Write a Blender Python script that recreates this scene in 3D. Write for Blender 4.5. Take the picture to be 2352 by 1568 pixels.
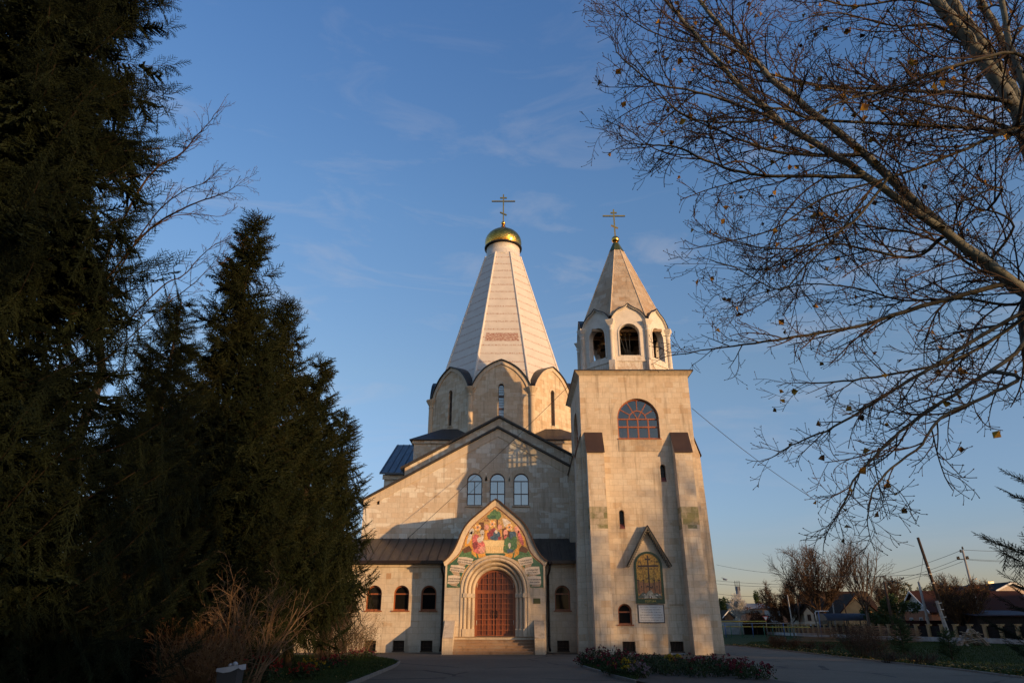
import bpy, bmesh, math, random
import numpy as np
from mathutils import Vector, Matrix
from mathutils.geometry import tessellate_polygon

S = bpy.context.scene
for _o in list(bpy.data.objects):
    bpy.data.objects.remove(_o)
R = math.radians

# ------------------------------------------------------------------ camera
CAM_H = 1.6
PITCH = R(22.484)
cam_d = bpy.data.cameras.new("camera")
cam_d.sensor_width = 36.0
cam_d.lens = 24.0
cam_d.clip_start = 0.1
cam_d.clip_end = 6000
cam = bpy.data.objects.new("camera", cam_d)
cam.location = (0, 0, CAM_H)
cam.rotation_euler = (math.pi / 2 + PITCH, 0, 0)
S.collection.objects.link(cam)
S.camera = cam

# ------------------------------------------------------------------ light
SUN_AZ = R(49.5)      # degrees to the right of straight behind the camera
SUN_EL = R(5.0)
to_sun = Vector((math.sin(SUN_AZ) * math.cos(SUN_EL), -math.cos(SUN_AZ) * math.cos(SUN_EL), math.sin(SUN_EL)))
sl = bpy.data.lights.new("sun", 'SUN')
sl.energy = 3.25
sl.angle = R(0.53)
sl.color = (1.0, 0.61, 0.27)
so = bpy.data.objects.new("sun", sl)
so.rotation_euler = to_sun.to_track_quat('Z', 'Y').to_euler()
so.location = (60, -60, 30)
S.collection.objects.link(so)

W = bpy.data.worlds.new("World")
S.world = W
W.use_nodes = True
nt = W.node_tree
nt.nodes.clear()
sky = nt.nodes.new("ShaderNodeTexSky")
sky.sky_type = 'NISHITA'
sky.sun_disc = False
sky.sun_elevation = SUN_EL
# sun_rotation 0 = +Y, clockwise seen from above
sky.sun_rotation = math.atan2(to_sun.x, to_sun.y)
sky.altitude = 100
sky.air_density = 1.0
sky.dust_density = 0.6
sky.ozone_density = 1.6
bg = nt.nodes.new("ShaderNodeBackground")
bg.inputs['Strength'].default_value = 0.15
wo = nt.nodes.new("ShaderNodeOutputWorld")
# thin cirrus streaks high in the air
tc = nt.nodes.new("ShaderNodeTexCoord")
mp = nt.nodes.new("ShaderNodeMapping")
mp.inputs['Rotation'].default_value = (0, R(-14), R(20))
mp.inputs['Scale'].default_value = (2.2, 2.0, 9.0)
nz = nt.nodes.new("ShaderNodeTexNoise")
nz.inputs['Scale'].default_value = 2.1
nz.inputs['Detail'].default_value = 9
nz.inputs['Roughness'].default_value = 0.62
nz.inputs['Distortion'].default_value = 0.7
rp = nt.nodes.new("ShaderNodeValToRGB")
rp.color_ramp.elements[0].position = 0.52
rp.color_ramp.elements[0].color = (0, 0, 0, 1)
rp.color_ramp.elements[1].position = 0.82
rp.color_ramp.elements[1].color = (0.40, 0.40, 0.40, 1)
mx = nt.nodes.new("ShaderNodeMix")
mx.data_type = 'RGBA'
mx.inputs['B'].default_value = (2.6, 2.45, 2.5, 1)
nt.links.new(tc.outputs['Generated'], mp.inputs['Vector'])
nt.links.new(mp.outputs['Vector'], nz.inputs['Vector'])
nt.links.new(nz.outputs['Fac'], rp.inputs['Fac'])
# deeper, purer blue with height, as multiple scattering gives
sep = nt.nodes.new("ShaderNodeSeparateXYZ")
nt.links.new(tc.outputs['Generated'], sep.inputs['Vector'])
tr = nt.nodes.new("ShaderNodeValToRGB")
cr = tr.color_ramp
STOPS = [(0.0, (.77, .74, 1.28)), (0.075, (.74, .74, 1.14)), (0.139, (.79, .85, 1.22)), (0.332, (1.03, 1.07, 1.26)), (0.553, (.96, 1.17, 1.52)), (0.755, (.82, 1.13, 1.67))]
while len(cr.elements) < len(STOPS):
    cr.elements.new(0.5)
for e, (p, c) in zip(cr.elements, STOPS):
    e.position = p
    e.color = (*[x / 2 for x in c], 1)
nt.links.new(sep.outputs['Z'], tr.inputs['Fac'])
ml = nt.nodes.new("ShaderNodeVectorMath"); ml.operation = 'MULTIPLY'
m2 = nt.nodes.new("ShaderNodeVectorMath"); m2.operation = 'SCALE'; m2.inputs['Scale'].default_value = 2.0
nt.links.new(sky.outputs['Color'], ml.inputs[0]); nt.links.new(tr.outputs['Color'], ml.inputs[1])
nt.links.new(ml.outputs['Vector'], m2.inputs[0])
# thicker towards the middle of the view's height
cz = nt.nodes.new("ShaderNodeMath"); cz.operation = 'MULTIPLY'
zr = nt.nodes.new("ShaderNodeValToRGB")
zr.color_ramp.elements[0].position = 0.02; zr.color_ramp.elements[0].color = (0.1, 0.1, 0.1, 1)
zr.color_ramp.elements[1].position = 0.85; zr.color_ramp.elements[1].color = (0, 0, 0, 1)
e = zr.color_ramp.elements.new(0.45); e.color = (1, 1, 1, 1)
nt.links.new(sep.outputs['Z'], zr.inputs['Fac'])
nt.links.new(rp.outputs['Color'], cz.inputs[0]); nt.links.new(zr.outputs['Color'], cz.inputs[1])
nt.links.new(cz.outputs[0], mx.inputs['Factor'])
# hazier, brighter sky on the sun's side
sn = nt.nodes.new("ShaderNodeVectorMath"); sn.operation = 'DOT_PRODUCT'
sn.inputs[1].default_value = (0.25, -0.97, 0)
nt.links.new(tc.outputs['Generated'], sn.inputs[0])
gr = nt.nodes.new("ShaderNodeValToRGB")
gr.color_ramp.elements[0].position = 0.05; gr.color_ramp.elements[0].color = (.667, .667, .667, 1)
gr.color_ramp.elements[1].position = 0.75; gr.color_ramp.elements[1].color = (.92, .80, .66, 1)
nt.links.new(sn.outputs['Value'], gr.inputs['Fac'])
m3 = nt.nodes.new("ShaderNodeVectorMath"); m3.operation = 'MULTIPLY'
m4 = nt.nodes.new("ShaderNodeVectorMath"); m4.operation = 'SCALE'; m4.inputs['Scale'].default_value = 1.5
nt.links.new(m2.outputs['Vector'], m3.inputs[0]); nt.links.new(gr.outputs['Color'], m3.inputs[1])
nt.links.new(m3.outputs['Vector'], m4.inputs[0])
nt.links.new(m4.outputs['Vector'], mx.inputs['A'])
nt.links.new(mx.outputs['Result'], bg.inputs['Color'])
nt.links.new(bg.outputs['Background'], wo.inputs['Surface'])

S.view_settings.view_transform = 'Standard'
S.view_settings.look = 'None'
S.view_settings.exposure = 0.585
S.view_settings.gamma = 1.0
S.view_settings.use_curve_mapping = False
S.render.engine = 'CYCLES'
S.cycles.max_bounces = 5
S.cycles.diffuse_bounces = 3
S.cycles.use_denoising = True

# ------------------------------------------------------------------ measuring
SP, CP = math.sin(PITCH), math.cos(PITCH)
def at(px, py, Y):
    """the point at depth Y seen at (px, py) of a 2352 x 1568 picture"""
    a, b = (px - 1176) / 1568, (784 - py) / 1568
    dy, dz = CP - b * SP, SP + b * CP
    return Vector((a * Y / dy, Y, CAM_H + Y * dz / dy))
def ground(px, py):
    a, b = (px - 1176) / 1568, (784 - py) / 1568
    dy, dz = CP - b * SP, SP + b * CP
    k = -CAM_H / dz
    return Vector((a * k, dy * k, 0))

# ------------------------------------------------------------------ mesh helpers
KZ = Vector((0, 0, 1))
class Frame:
    """a wall's own coordinates: u along it, z up, d out of it"""
    def __init__(s, O, t=(1, 0, 0), n=(0, -1, 0)):
        s.O, s.t, s.n = Vector(O), Vector(t).normalized(), Vector(n).normalized()
    def __call__(s, u, z, d=0.0):
        return s.O + s.t * u + KZ * z + s.n * d

class MB:
    def __init__(s):
        s.v, s.f, s.m, s.sm = [], [], [], []
    def face(s, pts, m=0, smooth=False):
        i = len(s.v)
        s.v += [tuple(p) for p in pts]
        s.f.append(tuple(range(i, i + len(pts))))
        s.m.append(m); s.sm.append(smooth)
    def hull8(s, b, t, m=0):
        """b, t: four corners below, four above, anticlockwise seen from above"""
        i = len(s.v)
        s.v += [tuple(p) for p in list(b) + list(t)]
        for q in ((3, 2, 1, 0), (4, 5, 6, 7), (0, 1, 5, 4), (1, 2, 6, 5), (2, 3, 7, 6), (3, 0, 4, 7)):
            s.f.append(tuple(i + k for k in q)); s.m.append(m); s.sm.append(False)
    def box(s, x0, x1, y0, y1, z0, z1, m=0):
        s.hull8([(x0, y0, z0), (x1, y0, z0), (x1, y1, z0), (x0, y1, z0)],
                [(x0, y0, z1), (x1, y0, z1), (x1, y1, z1), (x0, y1, z1)], m)
    def fbox(s, F, u0, u1, z0, z1, d0, d1, m=0):
        s.hull8([F(u0, z0, d1), F(u1, z0, d1), F(u1, z0, d0), F(u0, z0, d0)],
                [F(u0, z1, d1), F(u1, z1, d1), F(u1, z1, d0), F(u0, z1, d0)], m)
    def obox(s, c, ax, ay, az, m=0):
        """box from centre and three half-axis vectors"""
        c, ax, ay, az = Vector(c), Vector(ax), Vector(ay), Vector(az)
        s.hull8([c - ax - ay - az, c + ax - ay - az, c + ax + ay - az, c - ax + ay - az],
                [c - ax - ay + az, c + ax - ay + az, c + ax + ay + az, c - ax + ay + az], m)
    def plate(s, F, loop, d0, d1, m=0, back=True):
        s.face([F(u, z, d1) for u, z in loop], m)
        if back:
            s.face([F(u, z, d0) for u, z in reversed(loop)], m)
        n = len(loop)
        for k in range(n):
            (u0, z0), (u1, z1) = loop[k], loop[(k + 1) % n]
            s.face([F(u0, z0, d0), F(u1, z1, d0), F(u1, z1, d1), F(u0, z0, d1)], m)
    def wall(s, F, outer, holes=(), d=0.0, reveal=0.25, m=0, back=None):
        """front face with openings; the openings get reveals"""
        polys = [[Vector((u, z, 0)) for u, z in outer]] + [[Vector((u, z, 0)) for u, z in h] for h in holes]
        flat = [p for q in polys for p in q]
        base = len(s.v)
        s.v += [tuple(F(p.x, p.y, d)) for p in flat]
        for t in tessellate_polygon(polys):
            a, b, c = (flat[k] for k in t)
            if (b - a).cross(c - a).z < 0:
                t = (t[0], t[2], t[1])
            s.f.append(tuple(base + k for k in t)); s.m.append(m); s.sm.append(False)
        for h in holes:
            n = len(h)
            for k in range(n):
                (u0, z0), (u1, z1) = h[k], h[(k + 1) % n]
                s.face([F(u1, z1, d), F(u0, z0, d), F(u0, z0, d - reveal), F(u1, z1, d - reveal)], m)
        if back is not None:
            n = len(outer)
            for k in range(n):
                (u0, z0), (u1, z1) = outer[k], outer[(k + 1) % n]
                s.face([F(u0, z0, d - back), F(u1, z1, d - back), F(u1, z1, d), F(u0, z0, d)], m)
    def ring(s, F, cu, cz, r0, r1, d0, d1, a0=0.0, a1=math.pi, n=24, m=0):
        for k in range(n):
            p, q = a0 + (a1 - a0) * k / n, a0 + (a1 - a0) * (k + 1) / n
            c = [(cu + r * math.cos(a), cz + r * math.sin(a)) for r, a in ((r0, p), (r1, p), (r1, q), (r0, q))]
            A, B, C, D = c
            s.face([F(*A, d1), F(*B, d1), F(*C, d1), F(*D, d1)], m)
            s.face([F(*B, d0), F(*C, d0), F(*C, d1), F(*B, d1)], m)
            s.face([F(*D, d0), F(*A, d0), F(*A, d1), F(*D, d1)], m)
    def tube(s, pts, rad, n=8, m=0, smooth=True, caps=True):
        pts = [Vector(p) for p in pts]
        if not hasattr(rad, '__len__'):
            rad = [rad] * len(pts)
        base = len(s.v)
        N = len(pts)
        ref = None
        for k, p in enumerate(pts):
            d = (pts[min(k + 1, N - 1)] - pts[max(k - 1, 0)]).normalized()
            if ref is None:
                ref = d.orthogonal().normalized()
            x = (ref - d * ref.dot(d)).normalized()
            ref = x
            y = d.cross(x)
            for j in range(n):
                a = 2 * math.pi * j / n
                s.v.append(tuple(p + (x * math.cos(a) + y * math.sin(a)) * rad[k]))
        for k in range(N - 1):
            for j in range(n):
                a, b = base + k * n + j, base + k * n + (j + 1) % n
                s.f.append((a, b, b + n, a + n)); s.m.append(m); s.sm.append(smooth)
        if caps:
            s.f.append(tuple(base + j for j in reversed(range(n)))); s.m.append(m); s.sm.append(False)
            s.f.append(tuple(base + (N - 1) * n + j for j in range(n))); s.m.append(m); s.sm.append(False)
    def lathe(s, c, prof, n=32, m=0, smooth=True, a0=0.0):
        """prof: (radius, z) pairs upward"""
        c = Vector(c)
        base = len(s.v)
        for r, z in prof:
            for j in range(n):
                a = a0 + 2 * math.pi * j / n
                s.v.append((c.x + r * math.cos(a), c.y + r * math.sin(a), c.z + z))
        for k in range(len(prof) - 1):
            for j in range(n):
                a, b = base + k * n + j, base + k * n + (j + 1) % n
                s.f.append((a, b, b + n, a + n)); s.m.append(m); s.sm.append(smooth)
    def sweep(s, F, path, prof, m=0, smooth=True, closed=False):
        """a moulding: prof is a list of (outwards in the plane, d) offsets swept along a (u, z) path; outwards = left of travel"""
        n = len(path)
        rows = []
        for k in range(n):
            p0, p1 = path[max(k - 1, 0)], path[min(k + 1, n - 1)]
            tx, tz = p1[0] - p0[0], p1[1] - p0[1]
            L = math.hypot(tx, tz) or 1
            nx, nz_ = -tz / L, tx / L
            rows.append([F(path[k][0] + nx * o, path[k][1] + nz_ * o, d) for o, d in prof])
        for k in range(n - 1):
            for j in range(len(prof) - 1):
                s.face([rows[k][j], rows[k][j + 1], rows[k + 1][j + 1], rows[k + 1][j]], m, smooth)
    def build(s, name, mats, parent=None, uv=True, merge=False, **props):
        me = bpy.data.meshes.new(name)
        off = Vector((0, 0, 0))
        q = parent
        while q is not None:
            off += q.location
            q = q.parent
        me.from_pydata([(x - off.x, y - off.y, z - off.z) for x, y, z in s.v], [], s.f)
        if not isinstance(mats, (list, tuple)):
            mats = [mats]
        for mm in mats:
            me.materials.append(mm)
        me.polygons.foreach_set('material_index', s.m)
        me.polygons.foreach_set('use_smooth', s.sm)
        if merge:
            bm = bmesh.new(); bm.from_mesh(me)
            bmesh.ops.remove_doubles(bm, verts=bm.verts, dist=1e-4)
            bmesh.ops.recalc_face_normals(bm, faces=bm.faces)
            bm.to_mesh(me); bm.free()
        if uv:
            auto_uv(me, off)
        me.update()
        o = bpy.data.objects.new(name, me)
        S.collection.objects.link(o)
        if parent is not None:
            o.parent = parent
        for k, v_ in props.items():
            o[k] = v_
        return o

def auto_uv(me, off):
    """metric UVs: u along the horizontal in each face, v up its slope"""
    lay = me.uv_layers.new(name="UVMap")
    nv, nl = len(me.vertices), len(me.loops)
    co = np.empty(nv * 3); me.vertices.foreach_get('co', co); co = co.reshape(-1, 3) + np.array(off)
    vi = np.empty(nl, int); me.loops.foreach_get('vertex_index', vi)
    npoly = len(me.polygons)
    nr = np.empty(npoly * 3); me.polygons.foreach_get('normal', nr); nr = nr.reshape(-1, 3)
    lt = np.empty(npoly, int); me.polygons.foreach_get('loop_total', lt)
    pn = np.repeat(nr, lt, axis=0)
    t = np.stack([-pn[:, 1], pn[:, 0], np.zeros(nl)], 1)
    L = np.linalg.norm(t, axis=1)
    flat = L < 0.15
    t[flat] = (1, 0, 0); L[flat] = 1
    t /= L[:, None]
    w = np.cross(pn, t)
    P = co[vi]
    uvs = np.stack([(P * t).sum(1), (P * w).sum(1)], 1)
    lay.data.foreach_set('uv', uvs.ravel())

def tri_mesh(name, T, mat, parent=None, **props):
    """T: (n, 3, 3) array of triangles in world coordinates"""
    me = bpy.data.meshes.new(name)
    T = np.asarray(T, dtype=np.float32).reshape(-1, 3, 3)
    off = np.zeros(3)
    q = parent
    while q is not None:
        off += np.array(q.location); q = q.parent
    T = T - off.astype(np.float32)
    n = len(T)
    me.vertices.add(n * 3); me.loops.add(n * 3); me.polygons.add(n)
    me.vertices.foreach_set('co', T.ravel())
    me.loops.foreach_set('vertex_index', np.arange(n * 3, dtype=np.int32))
    me.polygons.foreach_set('loop_start', np.arange(0, n * 3, 3, dtype=np.int32))
    me.materials.append(mat)
    me.update(calc_edges=True)
    o = bpy.data.objects.new(name, me)
    S.collection.objects.link(o)
    if parent is not None:
        o.parent = parent
    for k, v_ in props.items():
        o[k] = v_
    return o

def seg_tris(segs, n=3):
    """segs: rows x0 y0 z0 x1 y1 z1 r0 r1 -> triangles of n-sided tapering sticks"""
    A = np.asarray(segs, dtype=np.float64).reshape(-1, 8)
    p0, p1, r0, r1 = A[:, :3], A[:, 3:6], A[:, 6:7], A[:, 7:8]
    d = p1 - p0
    d /= np.maximum(np.linalg.norm(d, axis=1, keepdims=True), 1e-9)
    ref = np.where(np.abs(d[:, 2:3]) < 0.9, np.array([[0, 0, 1.0]]), np.array([[1.0, 0, 0]]))
    x = np.cross(d, ref); x /= np.linalg.norm(x, axis=1, keepdims=True)
    y = np.cross(d, x)
    out = []
    for k in range(n):
        a, b = 2 * math.pi * k / n, 2 * math.pi * (k + 1) / n
        ea, eb = x * math.cos(a) + y * math.sin(a), x * math.cos(b) + y * math.sin(b)
        A0, B0, A1, B1 = p0 + ea * r0, p0 + eb * r0, p1 + ea * r1, p1 + eb * r1
        out.append(np.stack([A0, B0, B1], 1)); out.append(np.stack([A0, B1, A1], 1))
    return np.concatenate(out, 0)

def place_tris(tmpl, pos, fwd, up, scale):
    """copies of a triangle template (n,3,3; its +X forward, +Z up) at many places, as one array"""
    pos, fwd, up = (np.asarray(q, dtype=np.float64).reshape(-1, 3) for q in (pos, fwd, up))
    sc = np.asarray(scale, dtype=np.float64).reshape(-1)
    f = fwd / np.maximum(np.linalg.norm(fwd, axis=1, keepdims=True), 1e-9)
    s_ = np.cross(up, f); s_ /= np.maximum(np.linalg.norm(s_, axis=1, keepdims=True), 1e-9)
    u = np.cross(f, s_)
    M = np.stack([f, s_, u], 2) * sc[:, None, None]          # columns
    out = np.einsum('nij,tvj->ntvi', M, tmpl) + pos[:, None, None, :]
    return out.reshape(-1, 3, 3)

def thing(name, label, cat, loc=(0, 0, 0), group=None):
    o = bpy.data.objects.new(name, None)
    o.empty_display_size = 0.2
    S.collection.objects.link(o)
    o.location = loc
    o['label'] = label; o['category'] = cat
    if group:
        o['group'] = group
    return o
def tag(o, label, cat, group=None):
    o['label'] = label; o['category'] = cat
    if group:
        o['group'] = group
    return o
def copy_thing(o, loc, label, rotz=0.0, scale=None, parent=None):
    c = o.copy()
    S.collection.objects.link(c)
    if parent is None:
        c.location = loc
        c.rotation_euler = (0, 0, rotz)
        if scale is not None:
            c.scale = (scale, scale, scale) if not hasattr(scale, '__len__') else scale
        c['label'] = label
    else:
        c.parent = parent
    for ch in list(o.children):
        copy_thing(ch, None, None, parent=c)
    return c

def arch_loop(cu, z0, w, h, n=14):
    """upright opening with a round head: width w, full height h"""
    r = w / 2
    zs = z0 + h - r
    return [(cu - r, z0), (cu + r, z0)] + [(cu + r * math.cos(math.pi * k / n), zs + r * math.sin(math.pi * k / n)) for k in range(n + 1)]
def rect_loop(u0, u1, z0, z1):
    return [(u0, z0), (u1, z0), (u1, z1), (u0, z1)]
# ------------------------------------------------------------------ materials
def nd(nt, kind, ins=None, **attrs):
    n = nt.nodes.new(kind)
    for k, v in attrs.items():
        setattr(n, k, v)
    for k, v in (ins or {}).items():
        if isinstance(v, bpy.types.NodeSocket):
            nt.links.new(v, n.inputs[k])
        else:
            n.inputs[k].default_value = v
    return n
def new_mat(name, rough=0.7, metal=0.0, col=(0.5, 0.5, 0.5), spec=None):
    m = bpy.data.materials.new(name)
    m.use_nodes = True
    b = m.node_tree.nodes['Principled BSDF']
    b.inputs['Base Color'].default_value = (*col, 1)
    b.inputs['Roughness'].default_value = rough
    b.inputs['Metallic'].default_value = metal
    if spec is not None:
        b.inputs['Specular IOR Level'].default_value = spec
    return m, m.node_tree, b
def ramp(nt, fac, stops, interp='LINEAR'):
    r = nd(nt, 'ShaderNodeValToRGB', {'Fac': fac})
    cr = r.color_ramp
    cr.interpolation = interp
    while len(cr.elements) < len(stops):
        cr.elements.new(0.5)
    for e, (p, c) in zip(cr.elements, stops):
        e.position = p
        e.color = (*c, 1) if hasattr(c, '__len__') else (c, c, c, 1)
    return r.outputs['Color']
def mixc(nt, f, a, b, blend='MIX'):
    n = nd(nt, 'ShaderNodeMix', None, data_type='RGBA', blend_type=blend)
    for k, v in (('Factor', f), ('A', a), ('B', b)):
        s_ = [i for i in n.inputs if i.name == k and i.enabled][0]
        if isinstance(v, bpy.types.NodeSocket):
            nt.links.new(v, s_)
        else:
            s_.default_value = v if k == 'Factor' else (*v, 1)
    return [o_ for o_ in n.outputs if o_.enabled][0]
def noise(nt, vec, scale, detail=4, rough=0.55, out='Fac', dist=0.0):
    ins = {'Scale': scale, 'Detail': detail, 'Roughness': rough, 'Distortion': dist}
    if vec is not None:
        ins['Vector'] = vec
    return nd(nt, 'ShaderNodeTexNoise', ins).outputs[out]
def uvv(nt):
    return nd(nt, 'ShaderNodeTexCoord').outputs['UV']
def objv(nt):
    return nd(nt, 'ShaderNodeTexCoord').outputs['Object']
def geov(nt):
    return nd(nt, 'ShaderNodeNewGeometry').outputs['Position']
def scaled(nt, vec, sc):
    return nd(nt, 'ShaderNodeMapping', {'Vector': vec, 'Scale': sc}).outputs['Vector']
def math_(nt, op, a, b=0.0):
    n = nd(nt, 'ShaderNodeMath', None, operation=op)
    for k, v in ((0, a), (1, b)):
        if isinstance(v, bpy.types.NodeSocket):
            nt.links.new(v, n.inputs[k])
        else:
            n.inputs[k].default_value = v
    return n.outputs[0]
def bump(nt, b, h, strength=0.3, dist=0.02):
    n = nd(nt, 'ShaderNodeBump', {'Height': h, 'Strength': strength, 'Distance': dist})
    nt.links.new(n.outputs['Normal'], b.inputs['Normal'])

def stone(name, w=0.56, h=0.36, tint=(1, 1, 1), joint=0.012, plain=False, stains=0.0, moss=None, weather=1.0, base_dirt=False, whites=0.55):
    m, nt, b = new_mat(name, 0.82, spec=0.3)
    uv = uvv(nt)
    pos = geov(nt)
    br = nd(nt, 'ShaderNodeTexBrick', {'Vector': uv, 'Scale': 1.0, 'Color1': (0, 0, 0, 1), 'Color2': (1, 1, 1, 1), 'Mortar': (0.5, 0.5, 0.5, 1),
                                      'Mortar Size': joint, 'Mortar Smooth': 0.15, 'Brick Width': w, 'Row Height': h}, offset=0.47, squash=1.0)
    rnd = br.outputs['Color']
    big = noise(nt, pos, 0.35, 3)
    fac = math_(nt, 'ADD', math_(nt, 'MULTIPLY', rnd, 0.32 if not plain else 0.15), math_(nt, 'MULTIPLY', big, 0.74))
    T = lambda c: tuple(x * y * k for x, y, k in zip(c, tint, (1.0, .975, .925)))
    col = ramp(nt, fac, [(0.12, T((0.44, 0.345, 0.25))), (0.3, T((0.52, 0.425, 0.33))), (0.5, T((0.57, 0.48, 0.385))),
                         (0.66, T((0.585, 0.51, 0.425))), (0.80, T((0.61, 0.55, 0.475))), (0.92, T((0.65, 0.60, 0.53)))])
    if not plain:
        # replaced blocks: whiter ones in groups, browner ones singly
        br2 = nd(nt, 'ShaderNodeTexBrick', {'Vector': nd(nt, 'ShaderNodeMapping', {'Vector': uv, 'Location': (11.3 * w, 7.0 * h, 0)}).outputs['Vector'], 'Scale': 1.0, 'Color1': (0, 0, 0, 1), 'Color2': (1, 1, 1, 1), 'Mortar': (0.5, 0.5, 0.5, 1),
                                           'Mortar Size': 0.0, 'Brick Width': w, 'Row Height': h}, offset=0.47, squash=1.0)
        grp = noise(nt, scaled(nt, pos, (.5, .5, 1.1)), 0.8, 2)
        wf = math_(nt, 'MULTIPLY', math_(nt, 'GREATER_THAN', math_(nt, 'ADD', math_(nt, 'MULTIPLY', br2.outputs['Color'], .5), grp), .86), whites)
        col = mixc(nt, wf, col, T((0.70, 0.665, 0.60)))
        bf = math_(nt, 'MULTIPLY', math_(nt, 'LESS_THAN', math_(nt, 'ADD', br2.outputs['Color'], math_(nt, 'MULTIPLY', grp, .4)), .26), .55)
        col = mixc(nt, bf, col, T((0.46, 0.33, 0.215)))
    fine = noise(nt, scaled(nt, pos, (1, 1, 2.2)), 5.0, 8, 0.7)
    col = mixc(nt, 1.0, col, ramp(nt, fine, [(0.3, 0.88), (0.55, 1.0), (0.75, 1.04)]), 'MULTIPLY')
    # runs of old rain dirt
    run = noise(nt, scaled(nt, pos, (2.3, 2.3, 0.16)), 1.6, 6, 0.65)
    col = mixc(nt, 1.0, col, ramp(nt, run, [(0.30, (0.62, 0.60, 0.58)), (0.47, (1, 1, 1))]), 'MULTIPLY') if weather else col
    if stains:
        st = noise(nt, pos, 1.3, 8, 0.7)
        col = mixc(nt, ramp(nt, st, [(0.50, 0.0), (0.62, stains)]), col, (0.30, 0.245, 0.19))
    if base_dirt:
        z = nd(nt, 'ShaderNodeSeparateXYZ', {'Vector': pos}).outputs['Z']
        k = math_(nt, 'ADD', z, math_(nt, 'MULTIPLY', noise(nt, pos, 1.7, 6, 0.65), 1.6))
        col = mixc(nt, ramp(nt, math_(nt, 'MULTIPLY', k, 0.4), [(0.33, 0.55), (0.62, 0.0)]), col, (0.24, 0.20, 0.16))
    if moss:
        z0, z1 = moss
        z = nd(nt, 'ShaderNodeSeparateXYZ', {'Vector': pos}).outputs['Z']
        a_ = math_(nt, 'GREATER_THAN', z, z0); c_ = math_(nt, 'LESS_THAN', z, z1)
        band = math_(nt, 'MULTIPLY', a_, c_)
        mo = noise(nt, pos, 2.2, 6, 0.7)
        mf = math_(nt, 'MULTIPLY', band, ramp(nt, math_(nt, 'ADD', math_(nt, 'MULTIPLY', mo, 0.8), math_(nt, 'MULTIPLY', rnd, 0.3)), [(0.40, 0.10), (0.66, 0.85)]))
        col = mixc(nt, mf, col, (0.13, 0.135, 0.045))
    col = mixc(nt, math_(nt, 'MULTIPLY', br.outputs['Fac'], 0.38), col, (0.27, 0.21, 0.15))
    nt.links.new(col, b.inputs['Base Color'])
    hgt = math_(nt, 'SUBTRACT', math_(nt, 'MULTIPLY', fine, 0.3), math_(nt, 'MULTIPLY', br.outputs['Fac'], 1.0))
    bump(nt, b, hgt, 0.35, 0.010)
    return m

M_stone = stone('limestone_blocks', base_dirt=True, stains=0.25, whites=0.12)
M_stone_grey = stone('limestone_repaired', tint=(1.0, 1.0, 1.02), stains=0.1, whites=0.9)
M_stone_warm = stone('limestone_drum', tint=(0.98, 0.93, 0.86), w=0.62, h=0.38, stains=0.2)
M_stone_moss = stone('limestone_mossy', moss=(6.95, 8.25), base_dirt=True, stains=0.2, whites=0.2)
M_stone_trim = stone('limestone_trim', w=0.9, h=3.0, plain=True, joint=0.008)
M_stone_col = stone('limestone_columns', w=3.0, h=0.62, plain=True, joint=0.008, tint=(1.04, 1.02, 0.98))
M_stone_tent = stone('limestone_spire', w=0.8, h=0.42, tint=(0.70, 0.66, 0.63), stains=0.6)
M_stone_rough = stone('limestone_spalled', tint=(0.80, 0.77, 0.73), stains=1.0, whites=.3)
M_granite = stone('granite_steps', w=1.1, h=5.0, tint=(0.56, 0.43, 0.36), plain=True, stains=0.55)

def plain(name, col, rough=0.6, metal=0.0, var=0.15, scale=3.0, spec=None, bmp=0.0):
    m, nt, b = new_mat(name, rough, metal, col, spec)
    f = noise(nt, objv(nt), scale, 6, 0.6)
    lo, hi = tuple(c * (1 - var) for c in col), tuple(c * (1 + var) for c in col)
    nt.links.new(ramp(nt, f, [(0.3, lo), (0.7, hi)]), b.inputs['Base Color'])
    if bmp:
        bump(nt, b, f, bmp, 0.01)
    return m

def rusty_white(name, panel=0.62, rust=True):
    """white painted sheet, horizontal seams with rows of rust spots"""
    m, nt, b = new_mat(name, 0.5)
    uv = uvv(nt)
    sx = nd(nt, 'ShaderNodeSeparateXYZ', {'Vector': uv})
    fr = math_(nt, 'FRACT', math_(nt, 'DIVIDE', sx.outputs['Y'], panel))
    seam = math_(nt, 'LESS_THAN', fr, 0.05)
    nz_ = noise(nt, uv, 1.2, 5)
    col = ramp(nt, nz_, [(0.3, (0.53, 0.485, 0.44)), (0.7, (0.60, 0.565, 0.52))])
    sp = noise(nt, scaled(nt, uv, (3.2, 5, 1)), 2.4, 5, 0.75)
    near = math_(nt, 'LESS_THAN', fr, 0.17)
    spots = math_(nt, 'MULTIPLY', near, ramp(nt, sp, [(0.50, 0.0), (0.54, 0.95)]))
    col = mixc(nt, math_(nt, 'MULTIPLY', seam, 0.42), col, (0.36, 0.29, 0.23))
    if rust:
        col = mixc(nt, spots, col, (0.33, 0.17, 0.10))
    nt.links.new(col, b.inputs['Base Color'])
    bump(nt, b, math_(nt, 'ADD', seam, math_(nt, 'MULTIPLY', noise(nt, uv, 0.9, 3), 1.6)), 0.35, 0.03)
    return m
M_tent_white = rusty_white('white_sheet_metal', 0.95)

m, nt, b = new_mat('flaking_red_paint', 0.7)
uv = uvv(nt)
f = noise(nt, scaled(nt, uv, (1.2, 4.5, 1)), 3.5, 7, 0.75)
nt.links.new(ramp(nt, f, [(0.46, (0.55, 0.48, 0.42)), (0.52, (0.25, 0.08, 0.045))]), b.inputs['Base Color'])
M_flaking = m

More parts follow.
